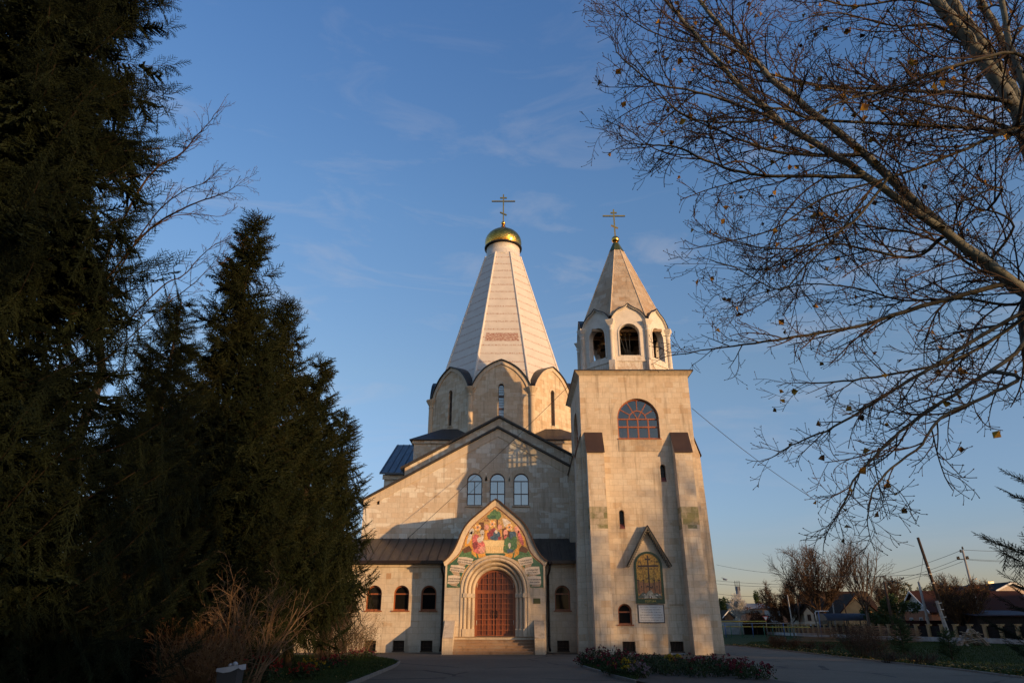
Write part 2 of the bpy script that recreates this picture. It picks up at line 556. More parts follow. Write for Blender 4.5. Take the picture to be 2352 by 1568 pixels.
m, nt, b = new_mat('white_plaster', 0.75)
f = noise(nt, geov(nt), 2.0, 8, 0.7)
z = nd(nt, 'ShaderNodeSeparateXYZ', {'Vector': geov(nt)}).outputs['Z']
col = ramp(nt, f, [(0.25, (0.50, 0.455, 0.40)), (0.5, (0.60, 0.56, 0.51)), (0.8, (0.66, 0.63, 0.585))])
st = noise(nt, scaled(nt, geov(nt), (3, 3, 1.0)), 2.5, 8, 0.75)
col = mixc(nt, ramp(nt, math_(nt, 'SUBTRACT', st, math_(nt, 'MULTIPLY', math_(nt, 'SUBTRACT', z, 17.8), 0.12)), [(0.44, 0.0), (0.56, 0.7)]), col, (0.36, 0.24, 0.15))
nt.links.new(col, b.inputs['Base Color'])
M_plaster = m

def seam_roof(name, col, step=0.6, rough=0.42, metal=0.35, rib=0.06, spec=.35):
    m, nt, b = new_mat(name, rough, metal, spec=spec if rough < .7 else .12)
    uv = uvv(nt)
    sx = nd(nt, 'ShaderNodeSeparateXYZ', {'Vector': uv})
    fr = math_(nt, 'FRACT', math_(nt, 'DIVIDE', sx.outputs['X'], step))
    seam = math_(nt, 'LESS_THAN', fr, rib)
    f = noise(nt, scaled(nt, uv, (2, 0.6, 1)), 1.4, 6)
    c = ramp(nt, f, [(0.3, tuple(x * 0.75 for x in col)), (0.7, tuple(x * 1.2 for x in col))])
    c = mixc(nt, math_(nt, 'MULTIPLY', seam, 0.5), c, tuple(x * 0.35 for x in col))
    nt.links.new(c, b.inputs['Base Color'])
    nt.links.new(ramp(nt, f, [(0.3, rough * 0.8), (0.7, min(1, rough * 1.3))]), b.inputs['Roughness'])
    bump(nt, b, seam, 0.6, 0.03)
    return m
M_roof = seam_roof('dark_standing_seam', (0.055, 0.048, 0.046))
M_roof_sky_tint = seam_roof('dark_metal_sky_tint', (0.07, 0.08, 0.10), 0.62, 0.35, 0.55)  # transept's dark metal with the sky's blue reflection put into its colour
M_cap = plain('brown_sheet', (0.060, 0.034, 0.022), 0.5, 0.3, 0.2, 1.5)
M_edge = plain('black_edge_metal', (0.020, 0.018, 0.018), 0.45, 0.3)
M_pipe = plain('dark_brown_pipe', (0.035, 0.022, 0.018), 0.35, 0.4)
M_green_cap = plain('green_sheet', (0.09, 0.11, 0.035), 0.35, 0.5, 0.2)
M_lead = plain('pale_trim', (0.5, 0.45, 0.38), 0.6)

m, nt, b = new_mat('gilded_lozenges', 0.2, 1.0)
uv = uvv(nt)
rot = nd(nt, 'ShaderNodeMapping', {'Vector': uv, 'Rotation': (0, 0, R(45)), 'Scale': (1, 1, 1)}).outputs['Vector']
br = nd(nt, 'ShaderNodeTexBrick', {'Vector': rot, 'Scale': 1.0, 'Color1': (0, 0, 0, 1), 'Color2': (1, 1, 1, 1), 'Mortar': (0.5, 0.5, 0.5, 1),
                                  'Mortar Size': 0.012, 'Mortar Smooth': 0.3, 'Brick Width': 0.235, 'Row Height': 0.235}, offset=0.0)
c = ramp(nt, br.outputs['Color'], [(0.0, (0.58, 0.30, 0.055)), (0.5, (0.70, 0.38, 0.075)), (1.0, (0.80, 0.47, 0.11))])
c = mixc(nt, math_(nt, 'MULTIPLY', br.outputs['Fac'], 0.8), c, (0.14, 0.085, 0.025))
nt.links.new(c, b.inputs['Base Color'])
nt.links.new(ramp(nt, br.outputs['Color'], [(0, 0.20), (1, 0.27)]), b.inputs['Roughness'])
bump(nt, b, math_(nt, 'SUBTRACT', math_(nt, 'MULTIPLY', br.outputs['Color'], 0.10), br.outputs['Fac']), 0.25, 0.02)
M_gold_dome = m
M_gold = plain('gilded_metal', (0.74, 0.42, 0.10), 0.25, 1.0, 0.1)
M_cross = plain('tarnished_gilding', (0.42, 0.29, 0.10), 0.38, 1.0, 0.2)
M_bronze = plain('bell_bronze', (0.24, 0.155, 0.075), 0.38, 0.9, 0.25)
M_iron = plain('dark_iron', (0.03, 0.028, 0.026), 0.55, 0.5)

def wood(name, col, rough=0.5, scale=6.0, along='Z'):
    m, nt, b = new_mat(name, rough)
    sc = {'Z': (1, 1, 0.08), 'X': (0.08, 1, 1), 'Y': (1, 0.08, 1)}[along]
    f = noise(nt, scaled(nt, objv(nt), sc), scale * 3, 6, 0.65, dist=0.6)
    nt.links.new(ramp(nt, f, [(0.25, tuple(c * 0.62 for c in col)), (0.55, col), (0.8, tuple(c * 1.28 for c in col))]), b.inputs['Base Color'])
    bump(nt, b, f, 0.12, 0.005)
    return m
M_door = wood('varnished_red_oak', (0.20, 0.052, 0.020), 0.38, 3)
M_door_lit = wood('varnished_rail_lit', (0.31, 0.092, 0.034), 0.38, 3)  # rails lighter than the panels: relief highlights and shade put into the colour
M_frame = wood('stained_window_frame', (0.28, 0.080, 0.026), 0.42, 4)
M_frame_dark = wood('dark_window_frame', (0.075, 0.034, 0.022), 0.45, 4)
M_beam = wood('bell_beam', (0.33, 0.22, 0.13), 0.7, 3, 'X')

def glass(name, col, rough=0.03, metal=0.0, ior=1.5, wav=0.02):
    m, nt, b = new_mat(name, rough, metal, col)
    b.inputs['IOR'].default_value = ior
    f = noise(nt, objv(nt), 0.9, 2)
    bump(nt, b, f, wav, 0.1)
    return m
M_glass_sky = glass('window_glass_bright', (0.30, 0.33, 0.37), 0.04, 0.85)
M_glass_tower = glass('window_glass_tower', (0.16, 0.165, 0.17), 0.05, 0.7)
M_glass_dark = glass('window_glass_dark', (0.010, 0.009, 0.009), 0.04, 0.0, 1.25)
M_dark = plain('unlit_interior', (0.012, 0.010, 0.009), 0.9)
m = bpy.data.materials.new('clear_window_glass')
m.use_nodes = True
nt = m.node_tree
nt.nodes.clear()
g1 = nd(nt, 'ShaderNodeBsdfGlossy', {'Color': (0.9, 0.9, 0.9, 1), 'Roughness': 0.03})
g2 = nd(nt, 'ShaderNodeBsdfTransparent', {'Color': (0.80, 0.83, 0.82, 1)})
g3 = nd(nt, 'ShaderNodeMixShader', {0: 0.13})
nt.links.new(g2.outputs[0], g3.inputs[1]); nt.links.new(g1.outputs[0], g3.inputs[2])
nt.links.new(g3.outputs[0], nd(nt, 'ShaderNodeOutputMaterial').inputs['Surface'])
M_glass_clear = m
def bark(name, c0, c1, rough=0.9, scale=6.0, stretch=0.25, marks=None):
    m, nt, b = new_mat(name, rough, spec=0.2)
    p = objv(nt)
    f = noise(nt, scaled(nt, p, (1, 1, stretch)), scale, 8, 0.7)
    col = ramp(nt, f, [(.35, c0), (.62, c1)])
    if marks:
        g = noise(nt, p, marks[0], 3, 0.6, dist=1.2)
        col = mixc(nt, ramp(nt, g, [(marks[1], 0.0), (marks[1] + .03, 0.9)]), col, (0.02, 0.017, 0.013))
    nt.links.new(col, b.inputs['Base Color'])
    bump(nt, b, f, 0.6, 0.03)
    return m
def foliage(name, stops, scale=0.8, rough=0.75, detail=5):
    """colour varies from clump to clump and leaf to leaf"""
    m, nt, b = new_mat(name, rough, spec=0.15)
    p = geov(nt)
    f = math_(nt, 'ADD', math_(nt, 'MULTIPLY', noise(nt, p, scale, detail, .6), .7), math_(nt, 'MULTIPLY', noise(nt, p, scale * 14, 2), .3))
    nt.links.new(ramp(nt, f, stops), b.inputs['Base Color'])
    return m
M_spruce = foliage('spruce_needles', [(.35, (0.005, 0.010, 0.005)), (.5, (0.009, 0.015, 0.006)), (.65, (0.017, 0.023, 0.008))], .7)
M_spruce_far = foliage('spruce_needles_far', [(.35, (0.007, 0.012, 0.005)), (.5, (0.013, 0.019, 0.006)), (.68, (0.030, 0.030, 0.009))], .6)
M_pine = foliage('pine_needles', [(.35, (0.022, 0.040, 0.014)), (.65, (0.050, 0.072, 0.022))], 1.2)
M_bark_spruce = bark('spruce_bark', (0.035, 0.024, 0.017), (0.095, 0.065, 0.045))
M_bark_spruce_dark = bark('spruce_branch_bark', (0.016, 0.011, 0.008), (0.045, 0.030, 0.020))
M_poplar_branch = bark('dark_poplar_bark', (0.040, 0.037, 0.030), (0.105, 0.095, 0.074), scale=7, stretch=1.0, marks=(4.5, .63))
M_twig_brown = bark('brown_twigs', (0.040, 0.024, 0.016), (0.092, 0.056, 0.034), scale=3)
M_twig_tan = bark('dry_tan_twigs', (0.085, 0.052, 0.030), (0.18, 0.115, 0.068), scale=3)
M_twig_dark = bark('dark_twigs', (0.035, 0.024, 0.018), (0.080, 0.056, 0.040), scale=3)
M_twig_red = bark('rusty_stems', (0.060, 0.026, 0.013), (0.12, 0.055, 0.025), scale=3)
M_poplar_limb = bark('pale_poplar_bark', (0.12, 0.12, 0.10), (0.215, 0.21, 0.175), scale=7, stretch=1.0, marks=(4.5, .63))
M_poplar_trunk = bark('old_poplar_bark', (0.030, 0.025, 0.020), (0.10, 0.085, 0.065), scale=7)
M_poplar_twig = bark('poplar_twigs', (0.034, 0.022, 0.016), (0.080, 0.050, 0.034), scale=4)
M_bark_grey = bark('grey_bark', (0.06, 0.045, 0.035), (0.14, 0.11, 0.085))
M_birch = bark('birch_bark', (0.35, 0.33, 0.30), (0.55, 0.53, 0.50), marks=(3, .6))
M_pole_wood = bark('weathered_pole', (0.030, 0.019, 0.014), (0.075, 0.050, 0.036), stretch=.06, scale=9)
M_leaf_dead = foliage('withered_leaves', [(.35, (0.045, 0.022, 0.012)), (.46, (0.11, 0.055, 0.02)), (.54, (0.34, 0.19, 0.03)), (.75, (0.42, 0.27, 0.035))], 6)
M_leaf_green = foliage('shrub_leaves', [(.35, (0.030, 0.045, 0.014)), (.65, (0.090, 0.095, 0.035))], 2)
M_leaf_bed = foliage('flowerbed_leaves', [(.35, (0.014, 0.026, 0.010)), (.55, (0.024, 0.042, 0.015)), (.7, (0.045, 0.062, 0.022))], 1.5)
M_leaf_rust = foliage('rusty_leaves', [(.35, (0.040, 0.017, 0.010)), (.65, (0.11, 0.045, 0.018))], 2)
M_hedge_grass = foliage('dead_stalks', [(.35, (0.08, 0.045, 0.022)), (.65, (0.20, 0.11, 0.05))], 1.2)
M_grass = foliage('lawn_blades', [(.3, (0.014, 0.027, 0.006)), (.55, (0.026, 0.044, 0.009)), (.75, (0.052, 0.050, 0.014))], .5)
M_fl_red = foliage('crimson_petals', [(.35, (0.075, 0.010, 0.018)), (.65, (0.17, 0.018, 0.032))], 3)
M_fl_scarlet = foliage('scarlet_petals', [(.35, (0.14, 0.012, 0.010)), (.65, (0.30, 0.030, 0.018))], 3)
M_fl_yellow = foliage('yellow_petals', [(.35, (0.24, 0.15, 0.008)), (.65, (0.40, 0.27, 0.015))], 3)
M_fl_white = foliage('pale_mauve_petals', [(.35, (0.13, 0.09, 0.11)), (.65, (0.22, 0.16, 0.19))], 3)

m, nt, b = new_mat('asphalt', 0.9, spec=0.25)
p = geov(nt)
f1, f2, f3 = noise(nt, p, 0.16, 6, .6), noise(nt, p, 2.2, 8, .7), noise(nt, p, 60, 2)
col = ramp(nt, math_(nt, 'ADD', math_(nt, 'MULTIPLY', f1, .7), math_(nt, 'MULTIPLY', f2, .3)), [(.35, (0.078, 0.062, 0.046)), (.5, (0.104, 0.083, 0.061)), (.65, (0.132, 0.107, 0.080))])
col = mixc(nt, 1.0, col, ramp(nt, math_(nt, 'ADD', math_(nt, 'MULTIPLY', f3, .5), math_(nt, 'MULTIPLY', noise(nt, p, 9, 6, .8), .5)), [(.36, .66), (.62, 1.3)]), 'MULTIPLY')
v = nd(nt, 'ShaderNodeTexVoronoi', {'Vector': mixc(nt, .12, p, nd(nt, 'ShaderNodeTexNoise', {'Vector': p, 'Scale': 1.2, 'Detail': 4}).outputs['Color'], 'ADD'), 'Scale': 0.16}, feature='DISTANCE_TO_EDGE')
crack = math_(nt, 'MULTIPLY', math_(nt, 'LESS_THAN', v.outputs['Distance'], .009), math_(nt, 'GREATER_THAN', noise(nt, p, .35, 3), .48))
col = mixc(nt, math_(nt, 'MULTIPLY', crack, .8), col, (0.018, 0.016, 0.015))
nt.links.new(col, b.inputs['Base Color'])
bump(nt, b, math_(nt, 'ADD', math_(nt, 'MULTIPLY', f3, .4), math_(nt, 'MULTIPLY', f2, .8)), .35, .02)
M_asphalt = m
m, nt, b = new_mat('lawn_ground', 0.95, spec=0.1)
p = geov(nt)
f = math_(nt, 'ADD', math_(nt, 'MULTIPLY', noise(nt, p, .22, 6, .65), .75), math_(nt, 'MULTIPLY', noise(nt, p, 7, 4), .28))
nt.links.new(ramp(nt, f, [(.36, (0.055, 0.038, 0.017)), (.47, (0.030, 0.040, 0.010)), (.60, (0.020, 0.040, 0.008)), (.75, (0.036, 0.050, 0.012))]), b.inputs['Base Color'])
bump(nt, b, noise(nt, p, 18, 5, .7), 1.0, .08)
M_lawn = m
M_soil = plain('leafy_soil', (0.040, 0.026, 0.015), .95, 0, .5, 5, bmp=.8)
M_kerb = plain('old_concrete_kerb', (0.16, 0.145, 0.125), .9, 0, .3, 4, bmp=.4)
M_concrete = plain('weathered_concrete', (0.27, 0.26, 0.245), .85, 0, .25, 3, bmp=.3)
# ------------------------------------------------------------------ the church
def uz(px, py, Y):
    p = at(px, py, Y)
    return (p.x, p.z)

def window(parent, F, cu, z0, w, h, fm, gm, d, fw=0.06, mull=(), rails=(), sill=True, fdep=0.05, label=None, n=16):
    """round-headed window: a frame with bars, and one pane"""
    mb = MB()
    r = w / 2
    zs = z0 + h - r
    mb.fbox(F, cu - r, cu - r + fw, z0, zs, d, d + fdep)
    mb.fbox(F, cu + r - fw, cu + r, z0, zs, d, d + fdep)
    mb.fbox(F, cu - r + fw, cu + r - fw, z0, z0 + fw, d, d + fdep)
    mb.ring(F, cu, zs, r - fw, r, d, d + fdep, n=n)
    for u in mull:
        top = zs + math.sqrt(max((r - fw) ** 2 - (u * r) ** 2, 0))
        lo, hi = z0 + fw, top
        mb.fbox(F, cu + u * r - fw * .4, cu + u * r + fw * .4, lo, min(hi, mull_top if (mull_top := window.cap) else hi), d, d + fdep * .8)
    for z in rails:
        zz = z0 + z * h
        hw = r - fw if zz <= zs else math.sqrt(max((r - fw) ** 2 - (zz - zs) ** 2, 0))
        mb.fbox(F, cu - hw, cu + hw, zz - fw * .5, zz + fw * .5, d, d + fdep * .9)
    if sill:
        mb.fbox(F, cu - r - 0.08, cu + r + 0.08, z0 - 0.07, z0 - 0.003, d, d + 0.34)
    o = mb.build('window', fm, parent)
    if label:
        o['label'] = label
    g = MB()
    g.plate(F, arch_loop(cu, z0 + .01, w - .02, h - .02, n), d - .012, d + .012)
    g.build('pane', gm, o)
    return o
window.cap = None

M_plug = plain('clay_block', (0.42, 0.27, 0.16), 0.8)
church = thing('church', 'large limestone church with white tent spire, gilded dome and keel-arched portal', 'church', (-1, 50, 0))
F46, F50 = Frame((0, 46, 0)), Frame((0, 50, 0))
TW_L = 4.50                       # left face of the bell tower
XL = at(560, 1450, 46).x
EAVE = at(900, 1287, 45.6).z
RTOP = at(900, 1236, 50).z

# aisle wall, its windows and basement lights
mb = MB()
holes, wins, lights = [], [], []
for c in (731, 795, 858.5, 921.5, 984.5, 1292):
    u = at(c, 1373, 46).x
    z0, z1 = at(c, 1401, 46).z, at(c, 1343.5, 46).z
    wins.append((u, z0, 0.98, z1 - z0)); holes.append(arch_loop(u, z0, 0.98, z1 - z0))
for a, b_ in ((722, 746), (774, 797), (836.6, 863), (901.8, 928.4), (966, 993), (1280, 1307.6)):
    u0, u1 = at(a, 1482, 46).x, at(b_, 1482, 46).x
    z0, z1 = at(a, 1494, 46).z, at(a, 1470, 46).z
    lights.append((u0, u1, z0, z1)); holes.append(rect_loop(u0, u1, z0, z1))
mb.wall(F46, rect_loop(XL, TW_L + .2, 0, EAVE - .05), holes, 0, 0.35)
mb.face([(XL, 60, 0), (XL, 46, 0), (XL, 46, EAVE), (XL, 60, EAVE + 3)])
aisle = mb.build('aisle_wall', M_stone, church)
trim = MB()
for (u, z0, w, h) in wins:
    trim.ring(F46, u, z0 + h - w / 2, w / 2 + 0.003, w / 2 + 0.30, 0, 0.012, n=18)
trim.fbox(F46, XL, TW_L, EAVE - .36, EAVE - .07, 0, 0.10)
trim.build('stone_trim', M_stone_trim, church)
for k, (u, z0, w, h) in enumerate(wins):
    window(church, F46, u, z0, w, h, M_frame, M_glass_dark, -0.26, 0.085, rails=(0.66,), sill=True)
for (u0, u1, z0, z1) in lights:
    mb = MB()
    mb.fbox(F46, u0, u1, z0, z1, -0.34, -0.30)
    o = mb.build('basement_window', M_dark, church)
    mb = MB()
    for k in range(1, 9):
        u = u0 + (u1 - u0) * k / 9
        mb.fbox(F46, u - .011, u + .011, z0, z1, -0.16, -0.14)
    for k in (0.33, 0.67):
        zz = z0 + (z1 - z0) * k
        mb.fbox(F46, u0, u1, zz - .01, zz + .01, -0.138, -0.125)
    mb.fbox(F46, u0 - .03, u1 + .03, z0 - .05, z0, -0.30, 0.04)
    mb.build('grille', M_cap, o)
for (zx, zy) in ((272, 878), (467, 878)):
    px, py = 805.5 + zx * .3209, 1040.4 + zy * .3209
    c = at(px, py, 46)
    mb = MB()
    mb.fbox(F46, c.x - .16, c.x + .16, c.z - .18, c.z + .18, -0.05, 0.006)
    mb.build('wall_plug', M_plug, church)

# lean-to roof with gutter
mb = MB()
sl_ = (RTOP - EAVE) / 4.4
mb.hull8([(XL - .4, 45.6, EAVE - .06), (TW_L + .1, 45.6, EAVE - .06), (TW_L + .1, 50.02, RTOP - .06), (XL - .4, 50.02, RTOP - .06)],
         [(XL - .4, 45.6, EAVE), (TW_L + .1, 45.6, EAVE), (TW_L + .1, 50.02, RTOP), (XL - .4, 50.02, RTOP)])
k = XL
while k < TW_L - .2:
    mb.hull8([(k, 45.6, EAVE + .001), (k + .03, 45.6, EAVE + .001), (k + .03, 50, RTOP + .001), (k, 50, RTOP + .001)],
             [(k, 45.6, EAVE + .05), (k + .03, 45.6, EAVE + .05), (k + .03, 50, RTOP + .05), (k, 50, RTOP + .05)])
    k += 0.62
aroof = mb.build('aisle_roof', M_roof, church)
mb = MB()
mb.box(XL - .4, TW_L, 45.46, 45.595, EAVE - .17, EAVE + .015)
mb.build('gutter', M_pipe, aroof)

# west gable wall
gl = [uz(836, 1149, 50), uz(1144, 984, 50)]
GA = gl[1]
hw = GA[0] - gl[0][0]
ZE = gl[0][1]
outer = [(GA[0] - hw, 5.0), (GA[0] + hw, 5.0), (GA[0] + hw, ZE), (GA[0], GA[1]), (GA[0] - hw, ZE)]
gw = []
for c in (1090, 1142.5, 1197):
    u = at(c, 1120, 50).x
    z0, z1 = at(c, 1160.5, 50).z, at(c, 1086.5, 50).z
    gw.append((u, z0, 1.12, z1 - z0))
vent = (at(868.5, 1153, 50).x - .1, at(868.5, 1153, 50).x + .1, at(868.5, 1158, 50).z, at(868.5, 1149, 50).z)
mb = MB()
mb.wall(F50, outer, [arch_loop(*g) for g in gw] + [rect_loop(*vent)], 0, 0.22)
mb.build('gable_wall', M_stone_grey, church)
mb = MB(); mb.fbox(F50, *vent, -0.2, -0.19); mb.build('vent', M_dark, church)
mb = MB()
s = (GA[1] - ZE) / hw
for sg in (-1, 1):
    a, b_ = (GA[0] + sg * hw, ZE), (GA[0], GA[1])
    mb.plate(F50, [(a[0], a[1] - .62), (b_[0], b_[1] - .62), b_, a] if sg < 0 else [(b_[0], b_[1] - .62), (a[0], a[1] - .62), a, b_], 0, 0.05)
for (u, z0, w, h) in gw:
    mb.ring(F50, u, z0 + h - w / 2, w / 2 + 0.003, w / 2 + 0.36, 0, 0.014, n=18)
    mb.fbox(F50, u - w / 2 - .1, u + w / 2 + .1, z0 - .10, z0 - .004, 0, 0.1)
mb.build('gable_band', M_stone_trim, church)
mb = MB()
for sg in (-1, 1):
    a, b_ = (GA[0] + sg * (hw + .35), ZE - .35 * s + .03), (GA[0], GA[1] + .03)
    q = [a, b_, (b_[0], b_[1] + .15), (a[0], a[1] + .15)]
    mb.plate(F50, q if sg < 0 else [q[1], q[0], q[3], q[2]], -1.4, 0.22)
groof = mb.build('gable_roof', M_roof, church)
for k, g in enumerate(gw):
    window.cap = g[1] + g[3] - g[2] / 2
    window(church, F50, *g, M_frame_dark, M_glass_sky, -0.16, 0.07, mull=(0,), rails=(0.36, 0.755), sill=False)
window.cap = None

# the higher nave gable behind
F512 = Frame((0, 51.3, 0))
HA = uz(1147, 960, 51.3); HL = uz(930, 1074, 51.3)
hh = HA[0] - HL[0]
mb = MB()
mb.wall(F512, [(HA[0] - hh, 8), (HA[0] + hh, 8), (HA[0] + hh, HL[1]), HA, (HA[0] - hh, HL[1])], [], 0, 0.1)
mb.face([(HA[0] - hh, 57.2, 8), (HA[0] - hh, 51.3, 8), (HA[0] - hh, 51.3, HL[1]), (HA[0] - hh, 57.2, HL[1])])
mb.face([(HA[0] + hh, 51.3, 8), (HA[0] + hh, 57.2, 8), (HA[0] + hh, 57.2, HL[1]), (HA[0] + hh, 51.3, HL[1])])
mb.build('nave_gable', M_stone_grey, church)
mb = MB()
s2 = (HA[1] - HL[1]) / hh
for sg in (-1, 1):
    a, b_ = (HA[0] + sg * (hh + .3), HL[1] - .3 * s2 + .03), (HA[0], HA[1] + .03)
    q = [a, b_, (b_[0], b_[1] + .16), (a[0], a[1] + .16)]
    mb.plate(F512, q if sg < 0 else [q[1], q[0], q[3], q[2]], -6.0, 0.25)
mb.build('nave_roof', M_roof, church)

# square block under the drum and its low skirt roof, transepts
CX, CY = -0.95, 64.1
BT = at(951, 1012, 57).z
mb = MB()
mb.box(CX - 7.4, CX + 7.4, 57, 71.8, 0, BT - .25)
mb.box(CX - 7.55, CX + 7.55, 56.85, 71.95, BT - .25, BT)
mb.build('main_block', M_stone_grey, church)
AP = 6.58
mb = MB()
e = 7.75
lo = [(CX - e, CY - 7.45, BT + .003), (CX + e, CY - 7.45, BT + .003), (CX + e, CY + 8.0, BT + .003), (CX - e, CY + 8.0, BT + .003)]
rt = 0.42
hi = [(CX - 5.2, CY - 5.4, BT + 1.5), (CX + 5.2, CY - 5.4, BT + 1.5), (CX + 5.2, CY + 5.4, BT + 1.5), (CX - 5.2, CY + 5.4, BT + 1.5)]
mb.hull8([(x, y, z) for x, y, z in lo], [(x, y, z + .06) for x, y, z in lo])
mb.hull8([(x, y, z + .062) for x, y, z in lo], hi)
mb.build('skirt_roof', M_roof, church)
for sg in (-1, 1):
    x0, x1 = CX + sg * 7.4, CX + sg * 9.75
    xa, xb = min(x0, x1), max(x0, x1)
    TE, TR = at(878.5, 1086, 57).z, at(917.5, 1021, 64.4).z
    mb = MB()
    Fs = Frame((x1, 0, 0), (0, -sg, 0), (sg, 0, 0))
    mb.box(xa, xb, 57.2, 71.6, 0, TE - .1)
    us = sorted([-sg * 57.2, -sg * 71.6])
    mb.plate(Fs, [(us[0], TE - .1), (us[1], TE - .1), (-sg * 64.4, TR - .15)], -1.0, 0)
    mb.box(xa - .12 * (sg < 0), xb + .12 * (sg > 0), 57.05, 57.2, TE - .5, TE - .1)
    mb.build('transept_wall', M_stone_grey, church)
    mb = MB()
    X0, X1 = min(x0, x1 + sg * .35), max(x0, x1 + sg * .35)
    for (ya, yb) in ((56.75, 64.4), (72.05, 64.4)):
        mb.face([(X0, ya, TE), (X1, ya, TE), (X1, yb, TR), (X0, yb, TR)] if ya < yb else [(X1, ya, TE), (X0, ya, TE), (X0, yb, TR), (X1, yb, TR)])
        mb.face([(X0, ya, TE - .14), (X1, ya, TE - .14), (X1, ya, TE), (X0, ya, TE)])
        k = X0 + .1
        while ya < yb and k < X1:
            mb.hull8([(k, ya, TE + .001), (k + .04, ya, TE + .001), (k + .04, yb, TR + .001), (k, yb, TR + .001)],
                     [(k, ya, TE + .06), (k + .04, ya, TE + .06), (k + .04, yb, TR + .06), (k, yb, TR + .06)])
            k += .55
    mb.build('transept_roof', M_roof_sky_tint, church)

# octagonal drum with keel-topped faces
def table(tab, x):
    for (x0, y0), (x1, y1) in zip(tab[:-1], tab[1:]):
        if x <= x1:
            return y0 + (y1 - y0) * (x - x0) / (x1 - x0)
    return tab[-1][1]
def keel(hw, zs, rise, tab, n=12):
    """a pointed round gable, right to left; tab: height share against distance from its foot"""
    r = [(hw * (1 - k / n), zs + rise * table(tab, k / n)) for k in range(n + 1)]
    return r + [(-u, z) for u, z in r[::-1][1:]]
DRUM_TAB = [(0, 0), (.05, .135), (.10, .245), (.17, .365), (.28, .51), (.415, .67), (.56, .785), (.71, .875), (.85, .94), (.93, .972), (1, 1)]
BELL_TAB = [(0, 0), (.03, .12), (.08, .235), (.15, .345), (.22, .43), (.32, .54), (.42, .62), (.55, .69), (.7, .755), (.80, .815), (.88, .875), (.94, .93), (1, 1)]
ZD0, ZCAP = BT + .2, at(1081, 891, 57.5).z
APEX = at(1151, 828, 57.5).z
half = AP * math.tan(math.pi / 8)
frames = []
for k in range(8):
    a = -math.pi / 2 + k * math.pi / 4
    n = Vector((math.cos(a), math.sin(a), 0))
    t = Vector((-n.y, n.x, 0))
    frames.append(Frame(Vector((CX, CY, 0)) + n * AP, t, n))
mb, edge, vault = MB(), MB(), MB()
SL = (0, 18.0, 0.50, 3.35)
for F in frames:
    kl = keel(half - .12, ZCAP, APEX - ZCAP, DRUM_TAB, 14)
    tr = MB()
    mb.wall(F, [(-half, ZD0), (half, ZD0), (half, ZCAP)] + kl + [(-half, ZCAP)], [arch_loop(*SL, n=8)], 0, 0.4)
    tr.sweep(F, kl[::-1], [(-.30, 0.0), (-.30, .10), (0.02, .10), (.02, 0)], smooth=False)
    tr.build('drum_arch', M_stone_trim, church); tr = MB()
    tr.ring(F, 0, SL[1] + SL[3] - .25, .25, .46, 0, .03, n=10)
    tr.build('window_arch', M_stone_trim, church); tr = MB()
    tr.fbox(F, -.34, .34, SL[1] - .10, SL[1] - .003, 0, .07)
    tr.build('window_sill', M_stone_trim, church)
    edge.sweep(F, kl[::-1], [(.02, 0.0), (.02, .22), (.12, .22), (.12, -.2)], smooth=False)
    for j in range(len(kl) - 1):
        (u0, z0), (u1, z1) = kl[j], kl[j + 1]
        vault.face([F(u0, z0 + .10, .2), F(u0, z0 + .10 + .35, -2.6), F(u1, z1 + .10 + .35, -2.6), F(u1, z1 + .10, .2)][::-1], 0, True)
mb.build('drum_wall', M_stone_warm, church)
dv = vault.build('drum_vault_roof', M_roof, church)
edge.build('drum_edge', M_edge, dv)
for k in range(8):
    pil = MB()
    a = -math.pi / 2 + (k + .5) * math.pi / 4
    RR = AP / math.cos(math.pi / 8)
    c = Vector((CX + RR * math.cos(a), CY + RR * math.sin(a), 0))
    pil.lathe(c, [(.30, ZD0), (.30, ZD0 + .3), (.24, ZD0 + .35), (.24, ZCAP - .75), (.29, ZCAP - .7), (.24, ZCAP - .62), (.26, ZCAP - .5), (.52, ZCAP - .02), (.52, ZCAP + .05), (.0, ZCAP + .06)], 12, smooth=False)
    pil.build('drum_column', M_stone_col, church)
for F in (frames[0], frames[1], frames[7]):
    m2 = MB()
    u, z0, w, h = SL
    m2.fbox(F, -.25, -.21, z0, z0 + h - .25, -.2, -.15); m2.fbox(F, .21, .25, z0, z0 + h - .25, -.2, -.15)
    m2.ring(F, 0, z0 + h - .25, .21, .25, -.2, -.15, n=10)
    for j in range(1, 14):
        m2.fbox(F, -.21, .21, z0 + j * .235 - .010, z0 + j * .235 + .010, -.19, -.165)
    for j in (-.105, 0, .105):
        m2.fbox(F, j - .008, j + .008, z0, z0 + h - .05, -.163, -.15)
    m2.fbox(F, -.21, .21, z0 + 1.05, z0 + 1.12, -.19, -.14); m2.fbox(F, -.21, .21, z0 + 2.2, z0 + 2.27, -.19, -.14)
    o = m2.build('window', M_frame_dark, church)
    g = MB(); g.plate(F, arch_loop(0, z0, w, h, 10), -.30, -.27); g.build('pane', M_glass_sky, o)

